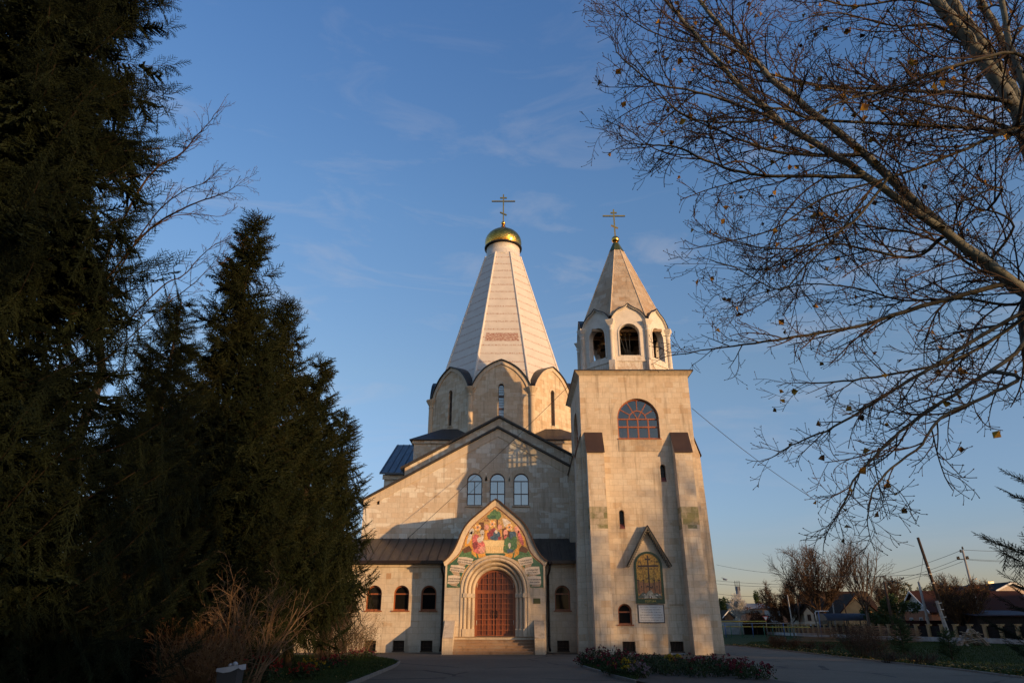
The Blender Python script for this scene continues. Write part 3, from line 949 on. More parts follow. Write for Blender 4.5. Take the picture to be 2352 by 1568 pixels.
# white tent, collar, dome and cross
TZ0, TZ1, TA0, TA1 = 21.3, 37.5, 6.12, 1.84
def octa(ap, z, rot=math.pi / 8):
    Rr = ap / math.cos(math.pi / 8)
    return [Vector((CX + Rr * math.cos(-math.pi / 2 + rot + k * math.pi / 4), CY + Rr * math.sin(-math.pi / 2 + rot + k * math.pi / 4), z)) for k in range(8)]
mb = MB()
B0, B1 = octa(TA0, TZ0), octa(TA1, TZ1)
for k in range(8):
    mb.face([B0[k], B0[(k + 1) % 8], B1[(k + 1) % 8], B1[k]])
tent = mb.build('tent_roof', M_tent_white, church)
mb = MB()
for k in range(8):
    mb.tube([B0[k], B1[k]], [.13, .09], 8, caps=False)
mb.build('tent_ribs', M_lead if False else plain('white_paint', (0.62, 0.585, 0.54), 0.5), tent)
zf = lambda z: (z - TZ0) / (TZ1 - TZ0)
def on_front(u, z, off):
    t_ = zf(z)
    ap = TA0 + (TA1 - TA0) * t_
    nrm = Vector((0, -(TZ1 - TZ0), TA0 - TA1)).normalized()
    return Vector((CX + u, CY - ap, z)) - nrm * -off
mb = MB()
zl, zh = at(1150, 783, 59.3).z, at(1150, 765, 59.6).z
mb.face([on_front(-1.62, zl, .006), on_front(1.62, zl, .006), on_front(1.50, zh, .006), on_front(-1.50, zh, .006)])
mb.build('flaking_panel', M_flaking, tent)
mb = MB()
mb.lathe((CX, CY, 0), [(1.72, 37.3), (1.90, 37.35), (1.93, 37.45), (1.78, 37.5), (1.78, 38.75), (1.92, 38.8)], 48)
mb.build('collar', plain('white_collar', (0.60, 0.565, 0.52), 0.45), church)
mb = MB()
mb.lathe((CX, CY, 0), [(1.80, 38.72), (2.0, 38.78), (2.02, 38.92), (1.9, 39.0)], 48)
mb.build('collar_rim', M_edge, church)
prof = [(1.86, 38.98), (1.95, 39.25), (1.975, 39.5), (1.94, 39.75), (1.84, 40.0), (1.66, 40.25), (1.42, 40.47), (1.12, 40.66), (.85, 40.8), (.62, 40.95), (.44, 41.13), (.30, 41.36), (.19, 41.65), (.12, 41.9), (.10, 42.0)]
prof = [(r, 38.98 + (z - 38.98) * (1.17 if z < 40.9 else 1.17 - .17 * (z - 40.9) / 1.1)) for r, z in prof]
prof2 = []
for (a, b_) in zip(prof[:-1], prof[1:]):
    for t_ in (0, .5):
        prof2.append((a[0] + (b_[0] - a[0]) * t_, a[1] + (b_[1] - a[1]) * t_))
prof2.append(prof[-1])
mb = MB(); mb.lathe((CX, CY, 0), prof2, 56)
dome = mb.build('dome', M_gold_dome, church, uv=False)
lay = dome.data.uv_layers.new(name='UVMap')
for p in dome.data.polygons:
    vs = [dome.data.vertices[v].co + church.location for v in p.vertices]
    an = [math.atan2(v.y - CY, v.x - CX) for v in vs]
    if max(an) - min(an) > math.pi:
        an = [x + 2 * math.pi if x < 0 else x for x in an]
    for li, v, x in zip(p.loop_indices, vs, an):
        lay.data[li].uv = (x * 1.69, v.z * 1.05)
def ball(c, r, n=24):
    return [(r * math.sin(math.pi * k / 14), -r * math.cos(math.pi * k / 14)) for k in range(15)]
def cross(parent, x, y, z0, z1, arm, zarm, uarm, zuarm, sarm, zs, th):
    mb = MB()
    mb.box(x - th, x + th, y - th, y + th, z0, z1)
    mb.box(x - arm, x - th - .001, y - th * .9, y + th * .9, zarm - th, zarm + th); mb.box(x + th + .001, x + arm, y - th * .9, y + th * .9, zarm - th, zarm + th)
    mb.box(x - uarm, x - th - .001, y - th * .9, y + th * .9, zuarm - th, zuarm + th); mb.box(x + th + .001, x + uarm, y - th * .9, y + th * .9, zuarm - th, zuarm + th)
    ax = Vector((math.cos(R(27)), 0, -math.sin(R(27))))
    mb.obox((x, y, zs), ax * sarm, Vector((0, th * 1.15, 0)), Vector((ax.z, 0, -ax.x)) * -th)
    return mb.build('cross', M_cross, parent)
mb = MB(); mb.lathe((CX, CY, 42.1), [(r, z) for r, z in ball(0, .235)], 24)
mb.build('ball', M_gold, church)
cross(church, CX, CY, 42.25, at(1157, 447, CY).z, 1.30, at(1157, 462.5, CY).z, .38, at(1157, 454.8, CY).z, .40, at(1157, 491, CY).z, .065)
# ------------------------------------------------------------------ the portal
PY = 44.1
FP = Frame((0, PY, 0))
PX = at(1138, 1250, PY).x
def zr6(zy):
    return at(1138, 1127.7 + zy * .1798, PY).z
KP = 1 / 210.8
LAND = 0.93
ZS = zr6(1268)
outl = [(0, 112), (55, 150), (115, 203), (175, 252), (233, 298), (290, 345), (343, 393), (387, 445), (422, 500), (448, 555), (470, 610), (496, 675), (525, 735), (557, 790), (590, 834), (625, 870), (671, 907)]
inl = [(0, 190), (50, 224), (100, 262), (166, 318), (233, 372), (285, 420), (325, 464), (358, 512), (385, 562), (406, 612), (424, 668), (445, 735), (472, 785), (505, 825), (540, 858), (580, 894), (622, 938)]
OU = [(PX + a * KP, zr6(b_)) for a, b_ in outl]
IN = [(PX + a * KP, zr6(b_)) for a, b_ in inl]
mir = lambda L: [(2 * PX - u, z) for u, z in L]
UE = PX + 3.06                    # pilaster edge
ZTIP = zr6(952)
RB = 2.135
# front wall with the big round opening
mb = MB()
def arcp(r, n=28, a0=0, a1=math.pi):
    return [(PX + r * math.cos(a0 + (a1 - a0) * k / n), ZS + r * math.sin(a0 + (a1 - a0) * k / n)) for k in range(n + 1)]
ro = 1.95
hole = [(PX - ro, LAND), (PX + ro, LAND)] + arcp(ro)
outer = [(PX - 3.06, 0), (UE, 0), (UE, ZTIP)] + OU[::-1][:-1] + [OU[0]] + mir(OU)[1:] + [(PX - 3.06, ZTIP)]
mb.wall(FP, outer, [hole[:2] + hole[2:]], 0, 0.02)
Fl, Fr = Frame((PX - 3.06, PY, 0), (0, -1, 0), (-1, 0, 0)), Frame((UE, PY, 0), (0, 1, 0), (1, 0, 0))
mb.fbox(Fl, -2.0, -0.001, 0, ZTIP - .02, -.3, 0)
mb.fbox(Fr, 0.001, 2.0, 0, ZTIP - .02, -.3, 0)
portal = mb.build('portal_wall', M_stone, church)
# smooth band round the keel arch, turned out a little
mb = MB()
band = [(PX - 3.03, ZTIP)] + mir(OU)[::-1] + OU[1:] + [(UE - .03, ZTIP)]
bi = mir(IN)[::-1] + IN[1:]
lo_, hi_ = mir(OU)[::-1] + OU[1:], bi
for k in range(len(lo_) - 1):
    a, b_, c, d_ = hi_[k], hi_[k + 1], lo_[k + 1], lo_[k]
    mb.face([FP(*a, .05), FP(*b_, .05), FP(*c, .16), FP(*d_, .16)], 0, False)
    mb.face([FP(*b_, .05), FP(*a, .05), FP(*a, .0), FP(*b_, .0)])
for sg in (-1, 1):
    u_in, u_out = PX + sg * 2.95, PX + sg * 3.06
    a, b_ = min(u_in, u_out), max(u_in, u_out)
    mb.fbox(FP, a, b_, zr6(1236), zr6(942), 0.001, .05)
    uo, ui = OU[-1][0] if sg > 0 else 2 * PX - OU[-1][0], IN[-1][0] if sg > 0 else 2 * PX - IN[-1][0]
    q = [(ui, IN[-1][1]), (uo, OU[-1][1]), (PX + sg * 3.11, ZTIP)]
    mb.face([FP(*q[0], .05), FP(*q[1], .16), FP(*q[2], .12)] if sg < 0 else [FP(*q[2], .12), FP(*q[1], .16), FP(*q[0], .05)])
mb.build('keel_band', M_stone_trim, portal)
# its barrel roof, running back to the gable
mb = MB()
ol = mir(OU)[::-1] + OU[1:]
for k in range(len(ol) - 1):
    (u0, z0), (u1, z1) = ol[k], ol[k + 1]
    L = math.hypot(u1 - u0, z1 - z0)
    nu, nz2 = -(z1 - z0) / L, (u1 - u0) / L
    th = .085
    a0, a1 = (u0, z0 + .012), (u1, z1 + .012)
    b0, b1 = (u0 + nu * th, z0 + nz2 * th + .012), (u1 + nu * th, z1 + nz2 * th + .012)
    if k == len(outl) - 2: b1 = (PX, b1[1])
    if k == len(outl) - 1: b0 = (PX, b0[1])
    mb.hull8([FP(*a0, .24), FP(*a1, .24), FP(*a1, -5.88), FP(*a0, -5.88)], [FP(*b0, .24), FP(*b1, .24), FP(*b1, -5.88), FP(*b0, -5.88)])
mb.build('portal_roof', M_edge if False else M_cap, portal)
# recessed orders: roll mouldings on little columns
mb = MB()
path = lambda r: [(PX - r, LAND)] + [(PX - r, LAND + (ZS - LAND) * k / 3) for k in (1, 2)] + [(PX + r * math.cos(math.pi - math.pi * k / 30), ZS + r * math.sin(math.pi * k / 30)) for k in range(31)] + [(PX + r, LAND + (ZS - LAND) * k / 3) for k in (2, 1)] + [(PX + r, LAND)]
mb.sweep(FP, path(ro), [(RB - ro - .03, 0.002), (RB - ro - .05, .055), (0.03, .055), (0, .03), (0, -.02)])
for k in range(3):
    r = ro - .235 * (k + 1)
    d = -.02 - .22 * k
    prof = [(.24, d), (.215, d)] + [(.115 + .10 * math.cos(math.pi * j / 8), d + .115 * math.sin(math.pi * j / 8)) for j in range(9)] + [(0, d), (0, d - .22)]
    mb.sweep(FP, path(r), prof)
arch = mb.build('archivolt', M_stone_col, portal)
zc0, zc1 = at(1138, 1288.8 + 566 * .1455, PY).z, at(1138, 1288.8 + 500 * .1455, PY).z
for k in range(3):
    r = ro - .235 * (k + 1)
    d = -.02 - .22 * k
    for sg in (-1, 1):
        u0, u1 = sorted((PX + sg * (r - .015), PX + sg * (r + .225)))
        mb = MB(); mb.fbox(FP, u0, u1, zc0, zc1, d - .05, d + .135); mb.build('capital', M_stone_trim, arch)
        mb = MB(); mb.fbox(FP, u0, u1, LAND, LAND + .42, d - .05, d + .13); mb.build('column_base', M_stone_trim, arch)

# door
FD = Frame((PX, PY + .72, 0))
RD = ro - .235 * 3
mb = MB()
zs = ZS - 0
mb.fbox(FD, -RD, -RD + .13, LAND, zs, -.12, .05); mb.fbox(FD, RD - .13, RD, LAND, zs, -.12, .05)
mb.ring(FD, 0, zs, RD - .13, RD, -.12, .05, n=30)
ztr = at(1138, 1288.8 + 482 * .1455, PY + .7).z
mb.fbox(FD, -RD + .13, RD - .13, ztr - .06, ztr + .06, -.1, .035)
door = mb.build('door', M_door_lit, church)
ri = RD - .13
for sg in (-1, 1):
    a, b_ = (-ri, -.012) if sg < 0 else (.012, ri)
    leaf = MB()
    leaf.plate(FD, rect_loop(a, b_, LAND + .02, ztr - .062), -.09, -.045)
    pts = [(ri * math.cos(math.pi * k / 32), zs + ri * math.sin(math.pi * k / 32)) for k in range(17)]
    if sg < 0:
        pts = [(-u, z) for u, z in pts]
        loop = [(a, ztr + .062), (b_, ztr + .062), (b_, pts[-1][1])] + pts[::-1][1:]
    else:
        loop = [(a, ztr + .062), (b_, ztr + .062)] + pts[:-1] + [(a, pts[-1][1])]
    leaf.plate(FD, loop, -.09, -.045)
    lf = leaf.build('door_leaf', M_door, door)
    bars = MB()
    W = (b_ - a)
    cols = [a + W * (j / 3.55 + (.0 if sg < 0 else .155)) for j in range(1, 4)] if False else [a + W * f_ for f_ in ((.0, .31, .62, .93) if sg < 0 else (.07, .38, .69, 1.0))]
    for u in cols:
        hw_ = .022
        u0, u1 = max(a, u - hw_), min(b_, u + hw_)
        bars.fbox(FD, u0, u1, LAND + .02, ztr - .063, -.044, .032)
        top = zs + math.sqrt(max(ri ** 2 - max(abs(u0), abs(u1)) ** 2, 0))
        if top > ztr + .1:
            bars.fbox(FD, u0, u1, ztr + .063, top, -.044, .032)
    n = 8
    for j in range(n + 1):
        z = LAND + .05 + (ztr - .12 - LAND) * j / n
        bars.fbox(FD, a, b_, z - .024, z + .024, -.0435, .026)
    for j in range(5):
        z = ztr + .09 + j * .36
        hw_ = ri if z < zs else math.sqrt(max(ri ** 2 - (z - zs) ** 2, 0))
        if hw_ > .1:
            bars.fbox(FD, a if sg > 0 else -hw_, hw_ if sg > 0 else b_, z - .024, z + .024, -.0435, .026)
    bars.build('door_rails', M_door_lit, door)
    h = MB()
    zh0, zh1 = at(1138, 1288.8 + 885 * .1455, PY + .7).z, at(1138, 1288.8 + 778 * .1455, PY + .7).z
    uh = sg * .10
    h.tube([FD(uh, zh0, -.01), FD(uh + sg * .01, zh0 + .01, .07), FD(uh + sg * .05, (zh0 + zh1) / 2, .10), FD(uh + sg * .01, zh1 - .01, .07), FD(uh, zh1, -.01)], .022, 8)
    h.build('handle', M_iron, door)
    for zz in (1.55, 3.7):
        hg = MB(); hg.tube([FD(sg * (RD - .12), zz, .06), FD(sg * (RD - .12), zz + .28, .06)], .018, 6); hg.build('hinge', M_lead, door)

# steps and their cheek walls
mb = MB()
su0, su1 = PX - 2.36, PX + 2.33
rise, tread = LAND / 6, .245
for k in range(6):
    y0 = 42.88 + k * tread
    mb.box(su0, su1, y0, 44.9 if k == 5 else 42.88 + (k + 1) * tread + .02, k * rise + (.001 if k else 0), (k + 1) * rise - .045)
    mb.box(su0, su1, y0 - .055, 44.95 if k == 5 else 42.88 + (k + 1) * tread + .02, (k + 1) * rise - .044, (k + 1) * rise)
mb.build('steps', M_granite, church)
for sg in (-1, 1):
    u0, u1 = (PX - 2.98, PX - 2.37) if sg < 0 else (PX + 2.34, PX + 2.95)
    mb = MB()
    za, zb = at(1138, 1465.5, 42.8).z, at(1138, 1423.5, 44.05).z
    mb.hull8([(u0, 42.78, 0), (u1, 42.78, 0), (u1, 44.098, 0), (u0, 44.098, 0)], [(u0, 42.78, za), (u1, 42.78, za), (u1, 44.098, zb), (u0, 44.098, zb)])
    mb.build('cheek_wall', M_stone_rough if sg > 0 else M_stone, church)

# memorial plate to the right of the door
mb = MB()
p0, p1 = at(1006.8 + 1500 * .1455, 1288.8 + 663 * .1455, PY), at(1006.8 + 1610 * .1455, 1288.8 + 580 * .1455, PY)
mb.fbox(FP, p0.x, p1.x, p0.z, p1.z, .004, .03)
plq = mb.build('wall_plate', plain('green_bronze', (0.085, 0.085, 0.035), 0.45, 0.5), church)

# drainpipes with swan necks
for px, sg in ((1012.5, 1), (1262.5, -1)):
    mb = MB()
    b0 = at(px, 1450, 45.6)
    u = PX - 3.06 - .26 if sg > 0 else UE + .26
    zt = EAVE - .15
    mb.tube([(u - sg * .1, 45.5, zt + .1), (u - sg * .1, 45.5, zt - .18)], [.16, .07], 10)
    mb.tube([(u - sg * .1, 45.5, zt - .15), (u - sg * .1, 45.5, zt - .35), (u, 45.8, zt - .75), (u, 45.8, .42), (u - sg * .02, 45.6, .2), (u - sg * .02, 45.45, .13)], .07, 10)
    for zz in (3.9, 2.9, 1.6, .9):
        mb.tube([(u, 45.8, zz), (u, 45.8, zz + .05)], .085, 10)
    mb.build('drainpipe', M_pipe, church)

# mosaic: gold ground, a tree, hills, three bright clumps of leaves and blossom behind a cream band
def flat_mat(name, col, var=0.35, scale=9.0, rough=0.35, metal=0.0):
    m, nt, b = new_mat(name, rough, metal)
    v = nd(nt, 'ShaderNodeTexVoronoi', {'Vector': geov(nt), 'Scale': 16.0}, feature='F1')
    sp = nd(nt, 'ShaderNodeSeparateColor', {'Color': v.outputs['Color']}).outputs[0]
    f = math_(nt, 'ADD', math_(nt, 'MULTIPLY', sp, .45), math_(nt, 'MULTIPLY', noise(nt, geov(nt), scale, 4, .7), .75))
    nt.links.new(ramp(nt, f, [(.28, tuple(c * (1 - var) for c in col)), (.55, col), (.85, tuple(min(1, c * (1 + var)) for c in col))]), b.inputs['Base Color'])
    return m
MZ_gold = flat_mat('mosaic_gold', (0.42, 0.265, 0.105), .45)
MZ_green = flat_mat('mosaic_green', (0.085, 0.17, 0.075), .5)
MZ_dgreen = flat_mat('mosaic_border_green', (0.045, 0.105, 0.062), .35)
MZ_pink = flat_mat('mosaic_rose', (0.52, 0.14, 0.13), .55)
MZ_maroon = flat_mat('mosaic_maroon', (0.25, 0.055, 0.06), .5)
MZ_blue = flat_mat('mosaic_blue', (0.06, 0.10, 0.15), .6)
MZ_cream = flat_mat('mosaic_cream', (0.72, 0.55, 0.29), .15, 5)
MZ_ochre = flat_mat('mosaic_ochre', (0.62, 0.30, 0.06), .3)
MZ_brown = flat_mat('mosaic_brown', (0.13, 0.06, 0.03), .4)
MZ_pale = flat_mat('mosaic_pale', (0.55, 0.50, 0.46), .35)
MZ_salmon = flat_mat('mosaic_salmon', (0.62, 0.30, 0.24), .3)
MZ_red = flat_mat('mosaic_red_line', (0.18, 0.02, 0.02), .2)
MZ_scroll = flat_mat('mosaic_scroll', (0.60, 0.51, 0.42), .12, 3)
MZ_scroll_d = flat_mat('mosaic_scroll_back', (0.40, 0.29, 0.20), .2, 3)
MZ_ink = plain('mosaic_lettering', (0.035, 0.028, 0.03), 0.6)
MZ = [MZ_gold, MZ_green, MZ_dgreen, MZ_pink, MZ_maroon, MZ_blue, MZ_cream, MZ_ochre, MZ_brown, MZ_pale, MZ_salmon, MZ_red, MZ_scroll, MZ_scroll_d]
(GO, GR, DG, PK, MR, BL, CR, OC, BR, PA, SA, RE, SC, SD) = range(14)
def mz(zx, zy):
    return (PX + (zx - 735) * KP, zr6(zy))
mb = MB()
UI = PX + 625 * KP
zb = zr6(1231)
ab = math.asin((zb - ZS) / RB)
outer = [(2 * PX - UI, zb), (PX - RB * math.cos(ab), zb)] + [(PX + RB * math.cos(math.pi - ab - (math.pi - 2 * ab) * k / 30), ZS + RB * math.sin(math.pi - ab - (math.pi - 2 * ab) * k / 30)) for k in range(1, 30)] + [(PX + RB * math.cos(ab), zb), (UI, zb)] + IN[::-1][:-1] + [IN[0]] + mir(IN)[1:]
mb.wall(FP, outer, [], .006, 0, m=GO)
def patch(pts, lv, m):
    mb.face([FP(*mz(*p), .006 + .0025 * lv) for p in pts], m)
def blob(cx, cy, rx, ry, lv, m, n=18, wob=0.0, seed=0, rot=0.0):
    rr = random.Random(seed + int(cx * 7 + cy))
    pts = []
    for k in range(n):
        a = -2 * math.pi * k / n
        q = 1 + wob * (rr.random() - .5)
        x, y = rx * q * math.cos(a), ry * q * math.sin(a)
        pts.append((cx + x * math.cos(rot) - y * math.sin(rot), cy - (x * math.sin(rot) + y * math.cos(rot)) * -1))
    A = sum(p[0] * q[1] - q[0] * p[1] for p, q in zip(pts, pts[1:] + pts[:1]))
    if A > 0:
        pts.reverse()
    patch(pts, lv, m)
def poly(pts, lv, m):
    A = sum(p[0] * q[1] - q[0] * p[1] for p, q in zip(pts, pts[1:] + pts[:1]))
    if A > 0:
        pts = pts[::-1]
    patch(pts, lv, m)
# green lower fields with the scrolls
poly([(250, 835), (330, 800), (470, 830), (540, 850), (420, 905), (330, 1010), (290, 1120), (285, 1228), (106, 1228), (112, 944), (180, 895)], 1, DG)
poly([(1216, 835), (1140, 800), (1000, 830), (930, 850), (1050, 905), (1140, 1010), (1180, 1120), (1185, 1228), (1362, 1228), (1356, 944), (1290, 895)], 1, DG)
poly([(300, 760), (430, 745), (520, 800), (540, 845), (430, 850), (250, 835)], 2, GR)
poly([(1166, 760), (1040, 745), (950, 800), (930, 845), (1040, 850), (1216, 835)], 2, GR)
poly([(560, 845), (610, 790), (850, 790), (910, 845), (820, 822), (735, 815), (650, 822)], 2, DG)
for sx in (1, -1):
    X = lambda x: 735 + sx * (x - 735)
    poly([(X(300), 745), (X(390), 690), (X(440), 760), (X(330), 790)], 3, BR)
    poly([(X(330), 700), (X(345), 560), (X(420), 590), (X(425), 740)], 2, OC)
    # seat-like ochre blocks at the sides
    poly([(X(425), 680), (X(460), 690), (X(495), 850), (X(425), 800)], 4, OC)
    poly([(X(500), 800), (X(600), 795), (X(620), 830), (X(520), 852)], 4, OC)
# hill and building shapes behind
poly([(510, 395), (580, 395), (580, 520), (540, 540)], 2, BR)
poly([(820, 345), (870, 350), (940, 400), (900, 470), (850, 450)], 2, MZ.index(MZ_pale))
poly([(820, 480), (900, 450), (960, 560), (980, 620), (830, 620)], 2, BR)
poly([(590, 470), (640, 500), (640, 620), (585, 620)], 2, OC)
# tree
poly([(752, 470), (748, 360), (766, 360), (776, 480)], 4, BR)
blob(715, 300, 60, 58, 4, GR, wob=.3); blob(765, 310, 46, 50, 4.4, GR, wob=.35); blob(660, 325, 36, 34, 4.2, GR, wob=.3); blob(722, 262, 26, 28, 4.8, GR, wob=.3); blob(700, 330, 40, 20, 5.2, DG, wob=.4)
# cream band (a low wall hung with cloth)
poly([(570, 625), (860, 625), (845, 703), (600, 703)], 4, CR)
poly([(604, 706), (842, 706), (832, 788), (612, 788)], 4, CR)
for k in range(9):
    x = 618 + k * 24
    poly([(x, 712), (x + 5, 712), (x + 11, 784), (x + 8, 784)], 5, OC)
# three mounds of blossom: rose; maroon and blue; green
for k, (cx, cy, rx, ry, c) in enumerate(((480, 610, 52, 62, PK), (535, 690, 58, 66, PK), (505, 745, 62, 52, PK), (560, 745, 46, 48, SA), (470, 690, 40, 46, MR), (525, 620, 30, 36, PA),
        (665, 560, 44, 52, MR), (705, 520, 44, 50, MR), (752, 560, 44, 54, BL), (720, 595, 60, 34, BL), (790, 600, 24, 24, MR), (742, 515, 18, 24, PA),
        (905, 650, 60, 66, GR), (955, 560, 46, 56, BL), (890, 740, 56, 52, GR), (960, 700, 56, 62, GR), (985, 620, 38, 48, GR), (925, 760, 44, 26, BL), (920, 690, 18, 34, PA))):
    blob(cx, cy, rx, ry, 6 + k * .07, c, 14, .35, k)
for (cx, cy) in ((498, 462), (692, 418), (917, 460)):
    for k in range(8):
        an = k * math.pi / 4
        blob(cx + 31 * math.cos(an), cy + 31 * math.sin(an), 17, 17, 6.2 + .05 * k, CR if k % 2 else OC, 12)
    blob(cx, cy, 24, 24, 7.2, SA, 16); blob(cx, cy, 11, 11, 7.6, GR, 12)
# paired leaf shapes beside each clump
for (cx, cy, rx, ry, ro_, c) in ((420, 510, 30, 40, .3, PA), (395, 590, 22, 90, .35, PA), (560, 525, 28, 36, -.2, PA), (560, 590, 20, 50, .1, PA), (615, 460, 30, 40, 0, SA), (605, 540, 16, 60, 0, OC), (790, 458, 28, 36, 0, SA), (800, 540, 14, 60, 0, OC), (868, 528, 30, 42, .1, SA), (870, 590, 18, 40, 0, PK), (1018, 490, 32, 48, -.4, SA), (1065, 600, 26, 100, -.35, PK)):
    blob(cx, cy, rx, ry, 5.4, c, 16, .1, 3, ro_)
# scroll ribbons
RIB = {1: [((255, 838), (450, 862), (415, 940), (240, 905)), ((160, 940), (345, 965), (330, 1040), (145, 1012)), ((130, 1075), (290, 1085), (275, 1165), (122, 1180))],
       -1: [((1212, 835), (1025, 870), (1062, 950), (1228, 912)), ((1305, 960), (1110, 985), (1130, 1055), (1318, 1055)), ((1325, 1085), (1150, 1090), (1175, 1185), (1325, 1185))]}
for sx, rb in RIB.items():
    for j, q in enumerate(rb):
        poly([q[0], ((q[0][0] + q[1][0]) / 2, (q[0][1] + q[1][1]) / 2 - 12), q[1], q[2], ((q[2][0] + q[3][0]) / 2, (q[2][1] + q[3][1]) / 2 + 4), q[3]], 4, SC)
    for j in range(2):
        a, b_ = rb[j], rb[j + 1]
        if sx > 0:
            poly([(a[3][0] + 15, a[3][1] + 4), (a[2][0] - 60, a[2][1] - 6), (b_[1][0] - 10, b_[1][1] - 8), (b_[1][0] - 80, b_[1][1] - 10)], 3, SD)
        else:
            poly([(a[3][0] - 15, a[3][1] + 4), (a[2][0] + 60, a[2][1] - 6), (b_[1][0] + 10, b_[1][1] - 8), (b_[1][0] + 80, b_[1][1] - 10)], 3, SD)
poly([(140, 1182), (275, 1168), (240, 1195), (262, 1215), (180, 1205)], 3, SD)
poly([(1325, 1188), (1175, 1188), (1215, 1200), (1190, 1218), (1310, 1214)], 3, SD)
# dark red outline
for L, w_ in ((mir(IN)[::-1] + IN[1:], .028),):
    mb.sweep(FP, L, [(-w_, .0475), (0, .0475), (0, .006)], m=RE, smooth=False)
mosaic = mb.build('mosaic', MZ, portal)
mosaic['label'] = 'colourful mosaic of a tree, rosettes and scrolls on gold'

FONT = None
def lettering(parent, lines, place, size, mat, name='lettering', depth=0.0012, align='CENTER', leading=1.15, squeeze=1.0, bold=0.012):
    """place: matrix whose x runs along the line, y up, z out"""
    V_, F_ = [], []
    for k, tx in enumerate(lines):
        cu = bpy.data.curves.new('text', 'FONT')
        cu.body = tx
        cu.size = size
        cu.align_x = align
        cu.resolution_u = 2
        cu.offset = size * bold
        o = bpy.data.objects.new('text', cu)
        S.collection.objects.link(o)
        dg = bpy.context.evaluated_depsgraph_get()
        me = o.evaluated_get(dg).to_mesh()
        i = len(V_)
        for v in me.vertices:
            V_.append(place @ Vector((v.co.x * squeeze, v.co.y - k * size * leading, depth)))
        for p in me.polygons:
            F_.append(tuple(i + q for q in p.vertices))
        o.evaluated_get(dg).to_mesh_clear()
        bpy.data.objects.remove(o)
        bpy.data.curves.remove(cu)
    if not V_:
        return None
    b = MB()
    b.v = [tuple(v) for v in V_]; b.f = F_; b.m = [0] * len(F_); b.sm = [False] * len(F_)
    return b.build(name, mat, parent)
def plane_at(F, u, z, d, tilt=0.0):
    M_ = Matrix.Identity(4)
    x = F.t * math.cos(tilt) + KZ * math.sin(tilt)
    y = KZ * math.cos(tilt) - F.t * math.sin(tilt)
    for r in range(3):
        M_[r][0], M_[r][1], M_[r][2], M_[r][3] = x[r], y[r], F.n[r], F(u, z, d)[r]
    return M_
TXT = {(1, 0): ["Благословен еси", "Христе Боже наш"], (1, 1): ["иже премудры ловцы", "ниспослав им Духа"], (1, 2): ["и теми уловлей", "человеколюбче"],
       (-1, 0): ["Господи щедр еси", "Христе Боже наш"], (-1, 1): ["и чти времена", "Духа Твоего"], (-1, 2): ["Его же прославляем", "Боже помилуй"]}
for (sx, j), ln in TXT.items():
    q = RIB[sx][j]
    cx, cy = sum(p[0] for p in q) / 4, sum(p[1] for p in q) / 4
    u, z = mz(cx, cy - 2)
    tilt = {(1, 0): -.14, (1, 1): -.14, (1, 2): -.02, (-1, 0): .17, (-1, 1): .06, (-1, 2): -.0}[(sx, j)]
    lettering(mosaic, ln, plane_at(FP, u, z, .0195, tilt), .135, MZ_ink, 'scroll_text', squeeze=.62 if len(ln[0]) > 15 else .75, leading=1.1)
u, z = mz(608, 352)
lettering(mosaic, ["СТАЯ", "ТРЦА"], plane_at(FP, u, z, .014), .14, MZ_red, 'inscription', squeeze=.8)
# ------------------------------------------------------------------ the bell tower
TX, TYF, TH = 8.15, 43.3, 3.65
TY = TYF + TH
tower = thing('bell_tower', 'square limestone bell tower with stepped buttresses, open belfry and stone spire', 'bell tower', (TX, TY, 0))
ZT = at(1460, 863, 43.3).z
ZR = at(1460, 849.5, 43.0).z
sides = {}
for k, nm in enumerate(('front', 'right', 'back', 'left')):
    a = -math.pi / 2 + k * math.pi / 2
    n = Vector((round(math.cos(a)), round(math.sin(a)), 0))
    t = Vector((-n.y, n.x, 0))
    sides[nm] = Frame(Vector((TX, TY, 0)) + n * TH, t, n)
FT = sides['front']
def tu(px, py):
    p = at(px, py, TYF)
    return p.x - TX, p.z
bw = 2.72
bz0 = tu(1465, 1006.5)[1]; bz1 = tu(1465, 914.8)[1]
bu = tu(1465.5, 960)[0]
BIG = (bu, bz0, bw, bz1 - bz0)
slits = []
for (x0, x1, y0, y1) in ((1519, 1528, 1066, 1106), (1424.2, 1433.3, 1170.5, 1214)):
    (ua, za), (ub, zb_) = tu(x0, y1), tu(x1, y0)
    slits.append(((ua + ub) / 2, za, ub - ua, zb_ - za))
sa, sb = tu(1421.2, 1433), tu(1450, 1385.6)
SMALL = ((sa[0] + sb[0]) / 2, sa[1], sb[0] - sa[0], sb[1] - sa[1])
ra, rb_ = tu(1541, 1429.5), tu(1570, 1387)
NICHE = rect_loop(ra[0], rb_[0], ra[1], rb_[1])
tl = []
for (x0, x1) in ((1431, 1459), (1541, 1570)):
    (ua, za), (ub, zb_) = tu(x0, 1495.5), tu(x1, 1472.3)
    tl.append((ua, ub, za, zb_))
